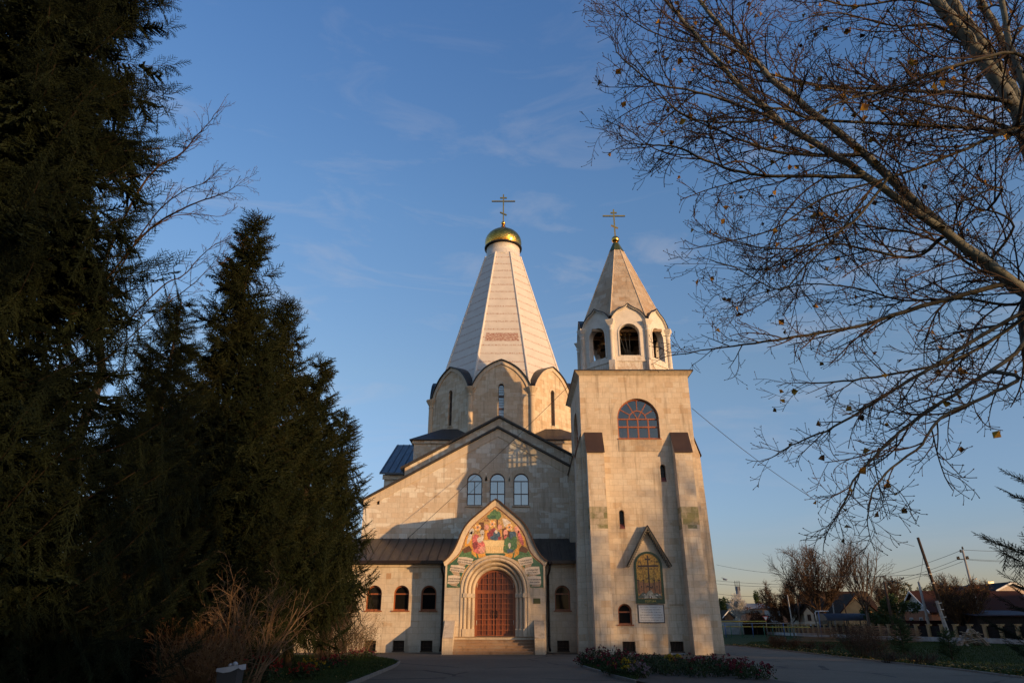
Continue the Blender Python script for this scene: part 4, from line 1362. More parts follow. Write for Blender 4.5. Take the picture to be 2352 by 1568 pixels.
for nm, F in sides.items():
    mb = MB()
    holes = [] if nm == 'back' else [arch_loop(*(BIG if nm == 'front' else (0, BIG[1], BIG[2], BIG[3])))]
    if nm == 'front':
        holes += [arch_loop(*s_, n=8) for s_ in slits] + [arch_loop(*SMALL), NICHE] + [rect_loop(*q) for q in tl]
    mb.wall(F, rect_loop(-TH, TH, 0, ZT), holes, 0, .42)
    if nm == 'front':
        mb.fbox(F, ra[0], rb_[0], ra[1], rb_[1], -.2, -.09)
    # flared cornice
    e0, e1 = TH, TH + .30
    mb.face([F(-e0, ZT, 0), F(e0, ZT, 0), F(e1, ZR - .05, .30), F(-e1, ZR - .05, .30)])
    w_ = mb.build('tower_wall', M_stone, tower)
    tr = MB()
    bb = BIG if nm == 'front' else (0, BIG[1], BIG[2], BIG[3])
    if nm == 'back':
        continue
    tr.ring(F, bb[0], bb[1] + bb[3] - bw / 2, bw / 2 + .003, bw / 2 + .42, 0, .014, n=24)
    if nm == 'front':
        tr.build('arch_trim', M_stone_trim, w_); tr = MB()
        tr.ring(F, SMALL[0], SMALL[1] + SMALL[3] - SMALL[2] / 2, SMALL[2] / 2 + .003, SMALL[2] / 2 + .26, 0, .012, n=16)
        for s_ in slits:
            tr.build('arch_trim', M_stone_trim, w_); tr = MB()
            tr.ring(F, s_[0], s_[1] + s_[3] - s_[2] / 2, s_[2] / 2 + .003, s_[2] / 2 + .2, 0, .010, n=10)
    tr.build('arch_trim', M_stone_trim, w_)
    if nm == 'front':
        sp = MB()
        sp.fbox(F, BIG[0] - 1.38, BIG[0] + 1.42, BIG[1] - .86, BIG[1] - .05, .001, .022)
        sp.build('spalled_patch', M_stone_rough, w_)
# buttresses, two to a corner
BZ = at(1370, 1037, 42.6).z
BC = at(1370, 995, 43.3).z
for nm, F in sides.items():
    db, dtp = (1.08, .68) if nm in ('front', 'back') else (.62, .36)
    for sg in (-1, 1):
        shift = -.09 if nm == 'front' else 0
        u0, u1 = sorted((sg * 2.25 + shift, sg * 3.32 + shift))
        mb = MB()
        mb.hull8([F(u0, 0, db), F(u1, 0, db), F(u1, 0, .001), F(u0, 0, .001)], [F(u0, BZ, dtp), F(u1, BZ, dtp), F(u1, BZ, .001), F(u0, BZ, .001)])
        mb.hull8([F(u0, BZ + .001, dtp), F(u1, BZ + .001, dtp), F(u1, BZ + .001, .001), F(u0, BZ + .001, .001)], [F(u0, BC - .06, .01), F(u1, BC - .06, .01), F(u1, BC - .06, .001), F(u0, BC - .06, .001)])
        bt = mb.build('buttress', M_stone_moss if nm == 'front' else M_stone, tower)
        c = MB()
        e = .05
        c.hull8([F(u0 - e, BZ - .06, dtp + .09), F(u1 + e, BZ - .06, dtp + .09), F(u1 + e, BC, .01), F(u0 - e, BC, .01)],
                [F(u0 - e, BZ + .0, dtp + .10), F(u1 + e, BZ + .0, dtp + .10), F(u1 + e, BC + .07, .02), F(u0 - e, BC + .07, .02)])
        c.build('sloping_cap', M_cap, bt)
# windows
def fan_window(F, cu):
    u0, z0, w, h = cu, BIG[1], BIG[2], BIG[3]
    r = w / 2
    zs = z0 + h - r
    d = -.26
    mb = MB()
    fw = .085
    mb.fbox(F, u0 - r, u0 - r + fw, z0, zs, d, d + .07); mb.fbox(F, u0 + r - fw, u0 + r, z0, zs, d, d + .07)
    mb.fbox(F, u0 - r + fw, u0 + r - fw, z0, z0 + fw, d, d + .07)
    mb.ring(F, u0, zs, r - fw, r, d, d + .07, n=28)
    mb.ring(F, u0, zs, .52, .59, d, d + .062, n=22)
    mb.fbox(F, u0 - r + fw, u0 + r - fw, zs - .045, zs + .04, d, d + .065)
    zm = z0 + (zs - z0) * .60
    mb.fbox(F, u0 - r + fw, u0 + r - fw, zm - .05, zm + .05, d, d + .068)
    for f_ in (-.5, 0, .5):
        mb.fbox(F, u0 + f_ * r - .045, u0 + f_ * r + .045, z0 + fw, zs - .046, d, d + .060)
    for k in range(1, 6):
        a = math.pi * k / 6
        r0, r1 = (.59, r - fw) if k % 2 else (.0, r - fw)
        r0 = max(r0, .03)
        ca, sa_ = math.cos(a), math.sin(a)
        p0, p1 = (u0 + r0 * ca, zs + r0 * sa_), (u0 + r1 * ca, zs + r1 * sa_)
        mb.plate(F, [(p0[0] + sa_ * .03, p0[1] - ca * .03), (p1[0] + sa_ * .03, p1[1] - ca * .03), (p1[0] - sa_ * .03, p1[1] + ca * .03), (p0[0] - sa_ * .03, p0[1] + ca * .03)], d, d + .055)
    mb.fbox(F, u0 - r - .06, u0 + r + .06, z0 - .07, z0 - .002, d, .05)
    o = mb.build('window', M_frame, tower)
    g = MB(); g.face([F(u, z, d + .01) for u, z in arch_loop(u0, z0 + .01, w - .02, h - .02, 24)])
    g.build('pane', M_glass_clear, o)
for nm, F in sides.items():
    if nm == 'back':
        continue
    fan_window(F, BIG[0] if nm == 'front' else 0)
for s_ in slits:
    mb = MB()
    u, z0, w, h = s_
    z1 = z0 + .33
    mb.fbox(FT, u - w / 2, u + w / 2, z0, z0 + .02, -.25, .03)
    mb.hull8([FT(u - w / 2, z0 + .02, .02), FT(u + w / 2, z0 + .02, .02), FT(u + w / 2, z0 + .02, -.25), FT(u - w / 2, z0 + .02, -.25)], [FT(u - w / 2, z0 + .06, .02), FT(u + w / 2, z0 + .06, .02), FT(u + w / 2, z1, -.25), FT(u - w / 2, z1, -.25)])
    o = mb.build('slit_window', plain('red_sill', (0.16, 0.05, 0.045), 0.5), tower)
    g = MB(); g.plate(FT, arch_loop(u, z0, w, h, 8), -.32, -.29); g.build('pane', M_glass_dark, o)
    b2 = MB()
    for k in range(1, 5):
        b2.fbox(FT, u - w / 2, u + w / 2, z0 + h * k / 5 - .012, z0 + h * k / 5 + .012, -.285, -.27)
    b2.fbox(FT, u - .012, u + .012, z0, z0 + h, -.268, -.255)
    b2.build('grille', M_iron, o)
window(tower, FT, *SMALL, M_frame, M_glass_dark, -.26, .075, rails=(.60,), sill=True)
for (u0, u1, z0, z1) in tl:
    mb = MB(); mb.fbox(FT, u0, u1, z0, z1, -.40, -.36)
    o = mb.build('basement_window', M_dark, tower)
    mb = MB()
    for k in range(1, 9):
        u = u0 + (u1 - u0) * k / 9
        mb.fbox(FT, u - .011, u + .011, z0, z1, -.16, -.14)
    mb.fbox(FT, u0 - .03, u1 + .03, z0 - .05, z0, -.30, .05)
    mb.build('grille', M_cap, o)
    mb = MB(); mb.hull8([FT(u0 - .06, 0, .22), FT(u1 + .06, 0, .22), FT(u1 + .06, 0, .001), FT(u0 - .06, 0, .001)], [FT(u0 - .03, z0 - .06, .05), FT(u1 + .03, z0 - .06, .05), FT(u1 + .03, z0 - .06, .001), FT(u0 - .03, z0 - .06, .001)])
    mb.build('sill_ramp', plain('grey_cement', (0.22, 0.22, 0.22), 0.8), o)
# roof deck round the belfry
mb = MB()
e = TH + .34
mb.box(TX - e, TX + e, TY - e, TY + e, ZR - .05, ZR + .03)
q0 = [(TX - e, TY - e, ZR + .031), (TX + e, TY - e, ZR + .031), (TX + e, TY + e, ZR + .031), (TX - e, TY + e, ZR + .031)]
q1 = [(TX - 2.2, TY - 2.2, ZR + .62), (TX + 2.2, TY - 2.2, ZR + .62), (TX + 2.2, TY + 2.2, ZR + .62), (TX - 2.2, TY + 2.2, ZR + .62)]
mb.hull8(q0, q1)
mb.build('tower_roof', M_roof, tower)
# belfry
BAP = 3.03
BCX = TX + .05
bh = BAP * math.tan(math.pi / 8)
ZB0 = ZR + .12
ZSILL, ZOP = at(1452, 814.6, 43.85).z, at(1452, 742.6, 43.85).z
ZCP, ZKA = at(1452, 737, 43.85).z, at(1452, 699.5, 43.85).z
bf = []
for k in range(8):
    a = -math.pi / 2 + k * math.pi / 4
    n = Vector((math.cos(a), math.sin(a), 0))
    bf.append(Frame(Vector((BCX, TY, 0)) + n * BAP, Vector((-n.y, n.x, 0)), n))
mb, tr, ed, vt = MB(), MB(), MB(), MB()
for F in bf:
    kl = keel(bh - .03, ZCP, ZKA - ZCP, BELL_TAB, 16)
    mb.wall(F, [(-bh, ZB0), (bh, ZB0), (bh, ZCP)] + kl + [(-bh, ZCP)], [arch_loop(0, ZSILL, 1.40, ZOP - ZSILL, 18)], 0, .42)
    tr.ring(F, 0, ZOP - .70, .703, .80, 0, .05, n=22)
    tr.fbox(F, -.80, -.703, ZSILL - .05, ZOP - .70, 0, .05); tr.fbox(F, .703, .80, ZSILL - .05, ZOP - .70, 0, .05)
    tr.fbox(F, -bh + .1, bh - .1, ZSILL - .46, ZSILL - .38, 0, .06)
    tr.sweep(F, kl[::-1], [(-.02, 0), (-.02, .16), (.03, .16)], smooth=False)
    ed.sweep(F, kl[::-1], [(.03, .0), (.03, .20), (.09, .20), (.09, -.1)], smooth=False)
    for j in range(len(kl) - 1):
        (u0, z0), (u1, z1) = kl[j], kl[j + 1]
        vt.face([F(u0, z0 + .08, .19), F(u0, z0 + .10, -1.6), F(u1, z1 + .10, -1.6), F(u1, z1 + .08, .19)][::-1])
belfry = mb.build('belfry', M_plaster, tower)
tr.build('belfry_trim', M_plaster, belfry)
vt.build('gablet_roof', M_roof, belfry)
ed.build('gablet_edge', M_edge, belfry)
for k in range(8):
    a = -math.pi / 2 + (k + .5) * math.pi / 4
    RR = (BAP + .06) / math.cos(math.pi / 8)
    c = Vector((BCX + RR * math.cos(a), TY + RR * math.sin(a), 0))
    p = MB()
    p.lathe(c, [(.0, ZB0 - .1), (.30, ZB0 - .1), (.30, ZSILL - .42), (.0, ZSILL - .41)], 4, smooth=False, a0=a + math.pi / 4)
    p.lathe(c, [(.175, ZSILL - .4), (.165, ZCP - .75), (.2, ZCP - .72), (.165, ZCP - .66), (.17, ZCP - .5), (.23, ZCP - .42), (.19, ZCP - .36)], 14)
    p.lathe(c, [(.20, ZCP - .38), (.41, ZCP - .04), (.43, ZCP + .04), (0, ZCP + .06)], 4, smooth=False, a0=a + math.pi / 4)
    p.build('belfry_column', M_plaster, tower)
mb = MB()
mb.lathe((BCX, TY, 0), [(0, ZR + .64), (BAP * 1.04, ZR + .65)], 8, smooth=False, a0=math.pi / 8)
mb.build('belfry_floor', M_dark, tower)
bm_ = MB()
ZBM = at(1440, 762, 45).z
bm_.box(BCX - 2.5, BCX + 2.5, 44.75, 44.92, ZBM - .08, ZBM + .12)
bm_.box(BCX - 2.6, BCX + 2.6, TY - .1, TY + .1, ZBM + .2, ZBM + .42)
bm_.box(BCX + 1.45, BCX + 1.63, TY - 2.3, TY + 2.3, ZBM - .08, ZBM + .1)
bm_.box(BCX - 1.63, BCX - 1.45, TY - 2.3, TY + 2.3, ZBM - .08, ZBM + .1)
bm_.build('bell_beam', M_beam, tower)
# stone spire
SZ0, SZ1, SA0, SA1 = 21.76, 28.6, 3.012, .52
mb = MB()
def octb(ap, z):
    Rr = ap / math.cos(math.pi / 8)
    return [Vector((BCX + Rr * math.cos(-math.pi / 2 + math.pi / 8 + k * math.pi / 4), TY + Rr * math.sin(-math.pi / 2 + math.pi / 8 + k * math.pi / 4), z)) for k in range(8)]
B0, B1 = octb(SA0, SZ0), octb(SA1, SZ1)
for k in range(8):
    mb.face([B0[k], B0[(k + 1) % 8], B1[(k + 1) % 8], B1[k]])
spire = mb.build('spire', M_stone_tent, tower)
mb = MB()
for k in range(8):
    mb.tube([B0[k], B1[k]], [.055, .035], 6, caps=False)
mb.build('spire_ribs', M_stone_trim, spire)
mb = MB()
C0, C1 = octb(.58, 28.55), octb(.20, 29.45)
for k in range(8):
    mb.face([C0[k], C0[(k + 1) % 8], C1[(k + 1) % 8], C1[k]])
mb.build('spire_cap', M_green_cap, tower)
mb = MB(); mb.lathe((BCX, TY, 29.72), [(.16, -.42), (.22, -.34), (.22, -.28), (.12, -.26)] , 20); mb.lathe((BCX, TY, 29.75), [(r, z) for r, z in ball(0, .31)], 28)
mb.build('ball', M_gold, tower)
cr_ = lambda y: at(1415, y, TY).z
cross(tower, BCX, TY, 29.98, cr_(481.5), .90, cr_(496.2), .25, cr_(489), .30, cr_(521), .052)
# bells
def make_bell(loc, r, label):
    t = thing('bell', label, 'bell', loc, 'bells hung in the belfry')
    mb = MB()
    pr = [(1.0, -1.55), (1.02, -1.5), (.93, -1.35), (.78, -1.1), (.66, -.75), (.58, -.45), (.52, -.25), (.40, -.12), (.15, -.06), (.0, -.05)]
    mb.lathe(loc, [(a * r, b_ * r) for a, b_ in pr], 24)
    mb.lathe(loc, [(.12 * r, -.07 * r), (.14 * r, .1 * r), (.10 * r, .3 * r)], 10)
    mb.build('bell_body', M_bronze, t)
    c = MB(); c.tube([Vector(loc) + Vector((0, 0, -.1 * r)), Vector(loc) + Vector((0, 0, -1.5 * r))], .05 * r, 6)
    c.lathe(Vector(loc) + Vector((0, 0, -1.55 * r)), [(q * .14 * r / .235 * 1, z * .14 * r / .235) for q, z in ball(0, .235)], 10)
    c.build('clapper', M_iron, t)
    return t
zb_ = ZBM - .08
make_bell((BCX - .52, 44.83, zb_), .20, 'small bronze bell, leftmost of the three small ones in the front arch')
make_bell((BCX - .16, 44.83, zb_), .17, 'middle of the three small bronze bells in the front arch')
make_bell((BCX + .16, 44.83, zb_), .155, 'small bronze bell, rightmost of the three small ones in the front arch')
make_bell((BCX - .55, TY, ZBM - .75), .72, 'huge bronze bell at the middle of the belfry, below the small bells')
make_bell((BCX + 1.54, TY - .95, zb_), .40, 'medium bronze bell in the right arch of the belfry')
make_bell((BCX - 1.54, TY - .95, zb_), .42, 'dark medium bell in the shaded left arch of the belfry')
mb = MB()
for (x, z) in ((-.52, 0), (-.16, 0), (.16, 0)):
    mb.tube([(BCX + x, 44.83, zb_ - .3), (BCX + x * .3 + .1, 44.9, ZSILL + .2)], .012, 4)
mb.build('bell_rope', M_lead, tower)

# mosaic of the cross with its green frame, the text panel under it, the gabled hood
k7 = .16266
def t7(zx, zy):
    u, z = tu(1409.6 + zx * k7, 1194.8 + zy * k7)
    return u, z
cu_ = (t7(300, 800)[0] + t7(705, 800)[0]) / 2 - .03
wf = t7(705, 1000)[0] - t7(303, 1000)[0]
zf0, zf1 = t7(500, 1170)[1], t7(480, 436)[1]
mb = MB()
fr_o = arch_loop(cu_, zf0, wf, zf1 - zf0, 22)
fr_i = arch_loop(cu_, zf0 + .26, wf - .26, zf1 - zf0 - .26 - .13, 22)
mb.wall(FT, fr_o, [fr_i], .045, .04, back=.045)
icon = mb.build('cross_mosaic', flat_mat('mosaic_frame_green', (0.022, 0.05, 0.022), .3), tower)
icon['label'] = 'arched gold mosaic of a cross on a hill before walls'
def p2(loop, lv, mt, mats_=[]):
    mbx.face([FT(u, z, .008 + lv * .003) for u, z in loop], mt)
mbx = MB()
wi, hi_ = wf - .26, zf1 - zf0 - .39
zi = zf0 + .26
p2(fr_i, 0, 0)
L = lambda a, b_: (cu_ + a * wi / 2, zi + b_ * hi_)
mid = .40
p2([L(-.98, .10), L(.98, .10), L(.98, mid), L(.80, mid), L(.78, mid - .03), L(.50, mid - .03), L(.47, mid - .05), L(-.47, mid - .05), L(-.5, mid - .03), L(-.78, mid - .03), L(-.80, mid), L(-.98, mid)], 1, 1)
for a, w_ in ((-.9, .06), (-.48, .05), (.44, .05), (.82, .06)):
    p2([L(a - w_, .12), L(a + w_, .12), L(a + w_, mid + .01), L(a - w_, mid + .01)], 1.6, 2)
    p2([L(a - w_ * 1.6, mid - .01), L(a + w_ * 1.6, mid - .01), L(a + w_ * 1.6, mid + .02), L(a - w_ * 1.6, mid + .02)], 1.9, 3)
for a in (-.66, -.22, .24, .62):
    p2([L(a - .04, .24), L(a + .04, .24), L(a + .04, .29), L(a - .04, .29)], 2, 3)
p2([L(-.98, .01), L(.98, .01), L(.98, .06), L(.6, .13), L(.3, .12), L(.12, .18), L(-.1, .18), L(-.3, .12), L(-.6, .14), L(-.98, .05)], 2.2, 4)
p2([L(-.55, .01), L(.6, .01), L(.3, .10), L(.14, .19), L(-.06, .19), L(-.25, .10)], 2.6, 5)
for k in range(14):
    rr = random.Random(k)
    a, b_ = rr.uniform(-.9, .8), rr.uniform(.015, .09)
    p2([L(a, b_), L(a + .14, b_ - .01), L(a + .10, b_ + .022)], 3 + k * .02, 5 if k % 2 else 6)
p2([L(-.14, .01), L(.14, .01), L(.10, .065), L(-.10, .065)], 3.4, 3)
p2([L(-.05, .015), L(.05, .015), L(.055, .05), L(0, .06), L(-.055, .05)], 3.8, 6)
p2([L(-.055, .17), L(.055, .17), L(.055, .965), L(-.055, .965)], 4, 3)
p2([L(-.86, .70), L(.84, .705), L(.86, .745), L(-.88, .74)], 4.3, 3)
p2([L(-.24, .855), L(.22, .855), L(.24, .893), L(-.26, .893)], 4.4, 3)
p2([L(-.22, .265), L(.24, .215), L(.24, .25), L(-.22, .30)], 4.5, 3)
p2([L(-.66, .87), L(-.63, .87), L(-.28, .20), L(-.31, .20)], 3.6, 3)
p2([L(.55, .87), L(.58, .87), L(.34, .18), L(.31, .18)], 3.65, 3)
p2([L(.53, .865), L(.6, .865), L(.565, .91)], 3.9, 3)
pic = mbx.build('cross_picture', [flat_mat('mosaic_bright_gold', (0.42, 0.225, 0.04), .6, 7, .35, .1), flat_mat('mosaic_walls', (0.30, 0.13, 0.055), .35), MZ_brown, flat_mat('mosaic_dark_cross', (0.05, 0.025, 0.018), .3), flat_mat('mosaic_hill', (0.10, 0.105, 0.08), .5), flat_mat('mosaic_rock', (0.30, 0.28, 0.22), .5), MZ_pale], icon)
ink = MZ_ink
for (a, b_, s_) in ((-.70, .80, "ЦРЬ"), (-.36, .81, "IС"), (.34, .81, "ХС"), (.74, .80, "СЛВЫ"), (-.64, .655, "СЫН"), (-.2, .64, "НИ"), (.2, .64, "КА"), (.70, .655, "БОЖ"), (-.36, .53, "К"), (.52, .53, "Т"), (-.17, .42, "МЛ"), (.22, .42, "РБ")):
    u, z = L(a, b_)
    lettering(icon, [s_], plane_at(FT, u, z, .016), .13, ink, 'inscription', squeeze=.8)
u, z = L(0, -.062)
lettering(icon, ["ГОЛГОФА"], plane_at(FT, u, zf0 + .07, .047), .15, flat_mat('mosaic_gold_letters', (0.50, 0.36, 0.07), .2), 'inscription', squeeze=.9)
mb = MB()
pl0, pl1 = t7(350, 1446), t7(706, 1177)
mb.fbox(FT, pl0[0], pl1[0], pl0[1], pl1[1] - .01, .001, .03, 0)
mb.fbox(FT, pl0[0] + .06, pl1[0] - .06, pl0[1] + .06, pl1[1] - .07, .0305, .034, 1)
txt = mb.build('text_panel', [plain('panel_border', (0.045, 0.04, 0.05), 0.5), plain('panel_ground', (0.56, 0.56, 0.56), 0.55, 0, .08)], tower)
txt['label'] = 'pale panel of dark Slavonic text in seven lines'
lettering(txt, ["Крсту твоему покланяемся Гди, и", "сте воскресение твое славим:", "ты бо еси Бгъ наш, разве тебе", "иного не знаем, имя твое именуем.", "Приидите вси вернии, поклонимся", "стому Христову воскресению: се бо", "прииде Кртомъ радость"],
          plane_at(FT, (pl0[0] + pl1[0]) / 2, pl1[1] - .20, .0345), .118, plain('panel_ink', (0.10, 0.09, 0.095), 0.6), 'lettering', leading=1.22, squeeze=.66, bold=0)
# hood
mb = MB()
ap_ = t7(455, 82); le, re_ = t7(172, 652), t7(800, 655)
DN = []
for e in (le, re_):
    dx, dz = e[0] - ap_[0], e[1] - ap_[1]
    Ln = math.hypot(dx, dz)
    nx, nz3 = (-dz / Ln, dx / Ln) if e is re_ else (dz / Ln, -dx / Ln)
    if nz3 < 0: nx, nz3 = -nx, -nz3
    th = .07
    q = [ap_, (ap_[0], ap_[1] - th / abs(nz3) * 1.0), (e[0] - nx * th, e[1] - nz3 * th), e]
    A = sum(p[0] * r_[1] - r_[0] * p[1] for p, r_ in zip(q, q[1:] + q[:1]))
    if A < 0: q = q[::-1]
    mb.plate(FT, q, .001, .46)
    dn1, dn2 = MB(), MB()
    DN += [dn1, dn2]
    k = .16
    while k < Ln - .05:
        c = (ap_[0] + dx * k / Ln - nx * (th + .05), ap_[1] + dz * k / Ln - nz3 * (th + .05))
        for dd, dn in ((.40, dn1), (.03, dn2)):
            dn.lathe(FT(c[0], c[1], dd), [(0, -.075), (.035, -.04), (.035, .0), (.012, .05)], 6)
        k += .155
hood = mb.build('hood', plain('hood_boards', (0.10, 0.095, 0.085), 0.6), tower)
M_hoodwood = plain('hood_wood', (0.16, 0.14, 0.11), 0.7)
for dn in DN:
    dn.build('drop_fringe', M_hoodwood, hood)
ed = MB()
for e in (le, re_):
    ed.tube([FT(ap_[0], ap_[1] + .01, .46), FT(e[0], e[1] + .01, .46)], .03, 6)
ed.build('hood_edge', M_edge, hood)
# cameras and wall box
for (px, py, Y, sg) in ((1617, 1344, 42.6, -1), (1662, 1329, 43.4, 1)):
    p = at(px, py, Y)
    mb = MB()
    mb.tube([p + Vector((0, .35, .1)), p + Vector((0, .02, .05)), p], .02, 6)
    mb.tube([p + Vector((0, 0, -.0)), p + Vector((sg * .12, -.22, -.05))], [.06, .05], 10)
    mb.build('security_camera', plain('camera_white', (0.45, 0.45, 0.45), 0.4), tower)
# ------------------------------------------------------------------ ground
def flat_poly(name, pts, z, mat, thick=0.0, **kw):
    mb = MB()
    P = [Vector((x, y, 0)) for x, y in pts]
    base = len(mb.v)
    mb.v += [(p.x, p.y, z) for p in P]
    for t in tessellate_polygon([P]):
        a, b_, c = (P[k] for k in t)
        if (b_ - a).cross(c - a).z < 0:
            t = (t[0], t[2], t[1])
        mb.f.append(tuple(t)); mb.m.append(0); mb.sm.append(False)
    if thick:
        n = len(pts)
        for k in range(n):
            (x0, y0), (x1, y1) = pts[k], pts[(k + 1) % n]
            mb.face([(x0, y0, z - thick), (x1, y1, z - thick), (x1, y1, z), (x0, y0, z)])
            mb.face([(x1, y1, z - thick), (x0, y0, z - thick), (x0, y0, z), (x1, y1, z)])
    return mb.build(name, mat, None, **kw)
o = flat_poly('ground', [(-2500, -600), (2500, -600), (2500, 4000), (-2500, 4000)], -0.004, M_lawn); o['kind'] = 'structure'
g = lambda px, py: tuple(ground(px, py)[:2])
# the paved forecourt round the church; lawn to the right and beyond
edge_r = [g(1664, 1481.5), g(1710, 1484.5), g(1763.6, 1490), g(1850, 1499), g(1934, 1509), g(2010, 1517.5), g(2088, 1526), g(2200, 1538), g(2352, 1557)]
ER = edge_r
pave = [(-22, 60), (-22, 46.5), (-14, 45.8)] + [(-16, 20), (-6, 8), (30, 8), (24, 17)] + ER[::-1] + [(ER[0][0] + 1.0, 62), (ER[0][0], 75), (-22, 75)]
o = flat_poly('paved_forecourt', pave, 0.002, M_asphalt); o['kind'] = 'structure'
# left bed with its curved kerb
bed_l = [g(820, 1568), g(862, 1550), g(893, 1537), g(910, 1529), g(917, 1522.5), g(905, 1517), g(880, 1513), g(840, 1509.5), g(760, 1507), g(600, 1506)]
bl = bed_l + [(-22, 40), (-22, 14), (-4.2, 14), (-4.6, 19)]
o = flat_poly('left_lawn', bl, 0.075, M_lawn, 0.08); o['kind'] = 'structure'
def kerb(name, pts, h, w):
    mb = MB()
    L, Rr = [], []
    n = len(pts)
    for k in range(n):
        a, b_ = Vector(pts[max(k - 1, 0)]), Vector(pts[min(k + 1, n - 1)])
        t = (b_ - a).normalized(); nn = Vector((-t.y, t.x))
        p = Vector(pts[k])
        L.append(p + nn * w / 2); Rr.append(p - nn * w / 2)
    for k in range(n - 1):
        a, b_, c, d_ = L[k], L[k + 1], Rr[k + 1], Rr[k]
        mb.hull8([(a.x, a.y, 0), (d_.x, d_.y, 0), (c.x, c.y, 0), (b_.x, b_.y, 0)], [(a.x, a.y, h), (d_.x, d_.y, h), (c.x, c.y, h), (b_.x, b_.y, h)])
    o = mb.build(name, M_kerb, None); o['kind'] = 'structure'
kerb('left_kerb', [(-4.6, 19)] + bed_l[:9], 0.10, .09)
bed_c = [g(1338, 1531), g(1352, 1528), g(1400, 1522), g(1480, 1523), g(1560, 1530), g(1640, 1540), g(1720, 1552), g(1790, 1568)]
bc_ = bed_c + [(9.5, 18), (7, 15), (4.6, 18)] + [g(1462, 1568), g(1418, 1557), g(1385, 1546), g(1354, 1537)]
o = flat_poly('flowerbed_soil', bc_, 0.07, M_soil, 0.07); o['kind'] = 'structure'
kerb('flowerbed_kerb', [g(1462, 1568), g(1418, 1557), g(1385, 1546), g(1354, 1537), g(1338, 1531), g(1352, 1528), g(1400, 1522)], 0.085, .08)
kerb('lawn_kerb', ER, 0.06, .10)
# a strip of bare worn earth along the far end of the paving
RNG = np.random.default_rng(7)
def blades(pts_xy, h, w, seed, z=0.0):
    """grass: two bent triangles a blade"""
    rg = np.random.default_rng(seed)
    n = len(pts_xy)
    P = np.concatenate([pts_xy, np.full((n, 1), z)], 1)
    a = rg.uniform(0, 2 * np.pi, n); hh = h * rg.uniform(.5, 1.3, n); ww = w * rg.uniform(.7, 1.3, n)
    s = np.stack([np.cos(a), np.sin(a), np.zeros(n)], 1)
    ln = np.stack([-np.sin(a), np.cos(a), np.zeros(n)], 1) * (hh * rg.uniform(.1, .7, n))[:, None]
    A, B_ = P - s * ww[:, None], P + s * ww[:, None]
    T = P + ln + np.stack([np.zeros(n), np.zeros(n), hh], 1)
    return np.stack([A, B_, T], 1)
def scatter_in(poly, n, seed):
    rg = np.random.default_rng(seed)
    P = np.array(poly)
    lo, hi = P.min(0), P.max(0)
    out = []
    x0, y0 = P[:, 0], P[:, 1]
    x1, y1 = np.roll(x0, -1), np.roll(y0, -1)
    while sum(len(o_) for o_ in out) < n:
        q = rg.uniform(lo, hi, (n, 2))
        inside = np.zeros(n, bool)
        for a, b_, c, d_ in zip(x0, y0, x1, y1):
            if abs(d_ - b_) < 1e-9: continue
            cond = ((b_ > q[:, 1]) != (d_ > q[:, 1])) & (q[:, 0] < (c - a) * (q[:, 1] - b_) / (d_ - b_) + a)
            inside ^= cond
        out.append(q[inside])
    return np.concatenate(out)[:n]
lawn_r = ER[:] + [(30, 30), (44, 60), (43, 75), (24, 75), (ER[0][0] + 1.2, 60)]
q = np.concatenate([scatter_in(lawn_r, 60000, 3), scatter_in([(x + .02, y + .02) for x, y in ER] + [(x + 1.6, y + 1.9) for x, y in ER[::-1]], 22000, 4)])
o = tri_mesh('lawn_grass', blades(q, .075, .012, 5, -.004), M_grass); o['kind'] = 'stuff'
q = scatter_in(bed_l + [g(600, 1568)], 26000, 6)
o = tri_mesh('verge_grass', blades(q, .07, .008, 7, .074), M_grass); o['kind'] = 'stuff'
q = scatter_in([g(1338, 1531), g(1352, 1528), g(1400, 1524), g(1470, 1560), g(1462, 1568), g(1418, 1557), g(1385, 1546), g(1354, 1537)], 7000, 8)
o = tri_mesh('flowerbed_grass', blades(q, .08, .008, 9, .068), M_grass); o['kind'] = 'stuff'
# fallen leaves along the paving's edge
q = np.concatenate([scatter_in([(x - .3, y - .3) for x, y in ER] + [(x + 2.5, y + 2.8) for x, y in ER[::-1]], 1500, 11), scatter_in(bl, 1200, 13)])
rg = np.random.default_rng(2)
def leaf_flat(q, s, z, seed):
    rg = np.random.default_rng(seed)
    n = len(q); a = rg.uniform(0, 6.28, n); ss = s * rg.uniform(.5, 1.3, n)
    d1 = np.stack([np.cos(a), np.sin(a), rg.uniform(-.1, .5, n)], 1) * ss[:, None]; d2 = np.stack([-np.sin(a), np.cos(a), rg.uniform(-.1, .5, n)], 1) * ss[:, None] * .7
    P = np.concatenate([q, np.full((n, 1), z)], 1)
    return np.concatenate([np.stack([P - d1, P + d2, P + d1], 1), np.stack([P - d1, P + d1, P - d2], 1)])
o = tri_mesh('fallen_leaves', leaf_flat(q, .05, .085, 3), M_leaf_dead); o['kind'] = 'stuff'

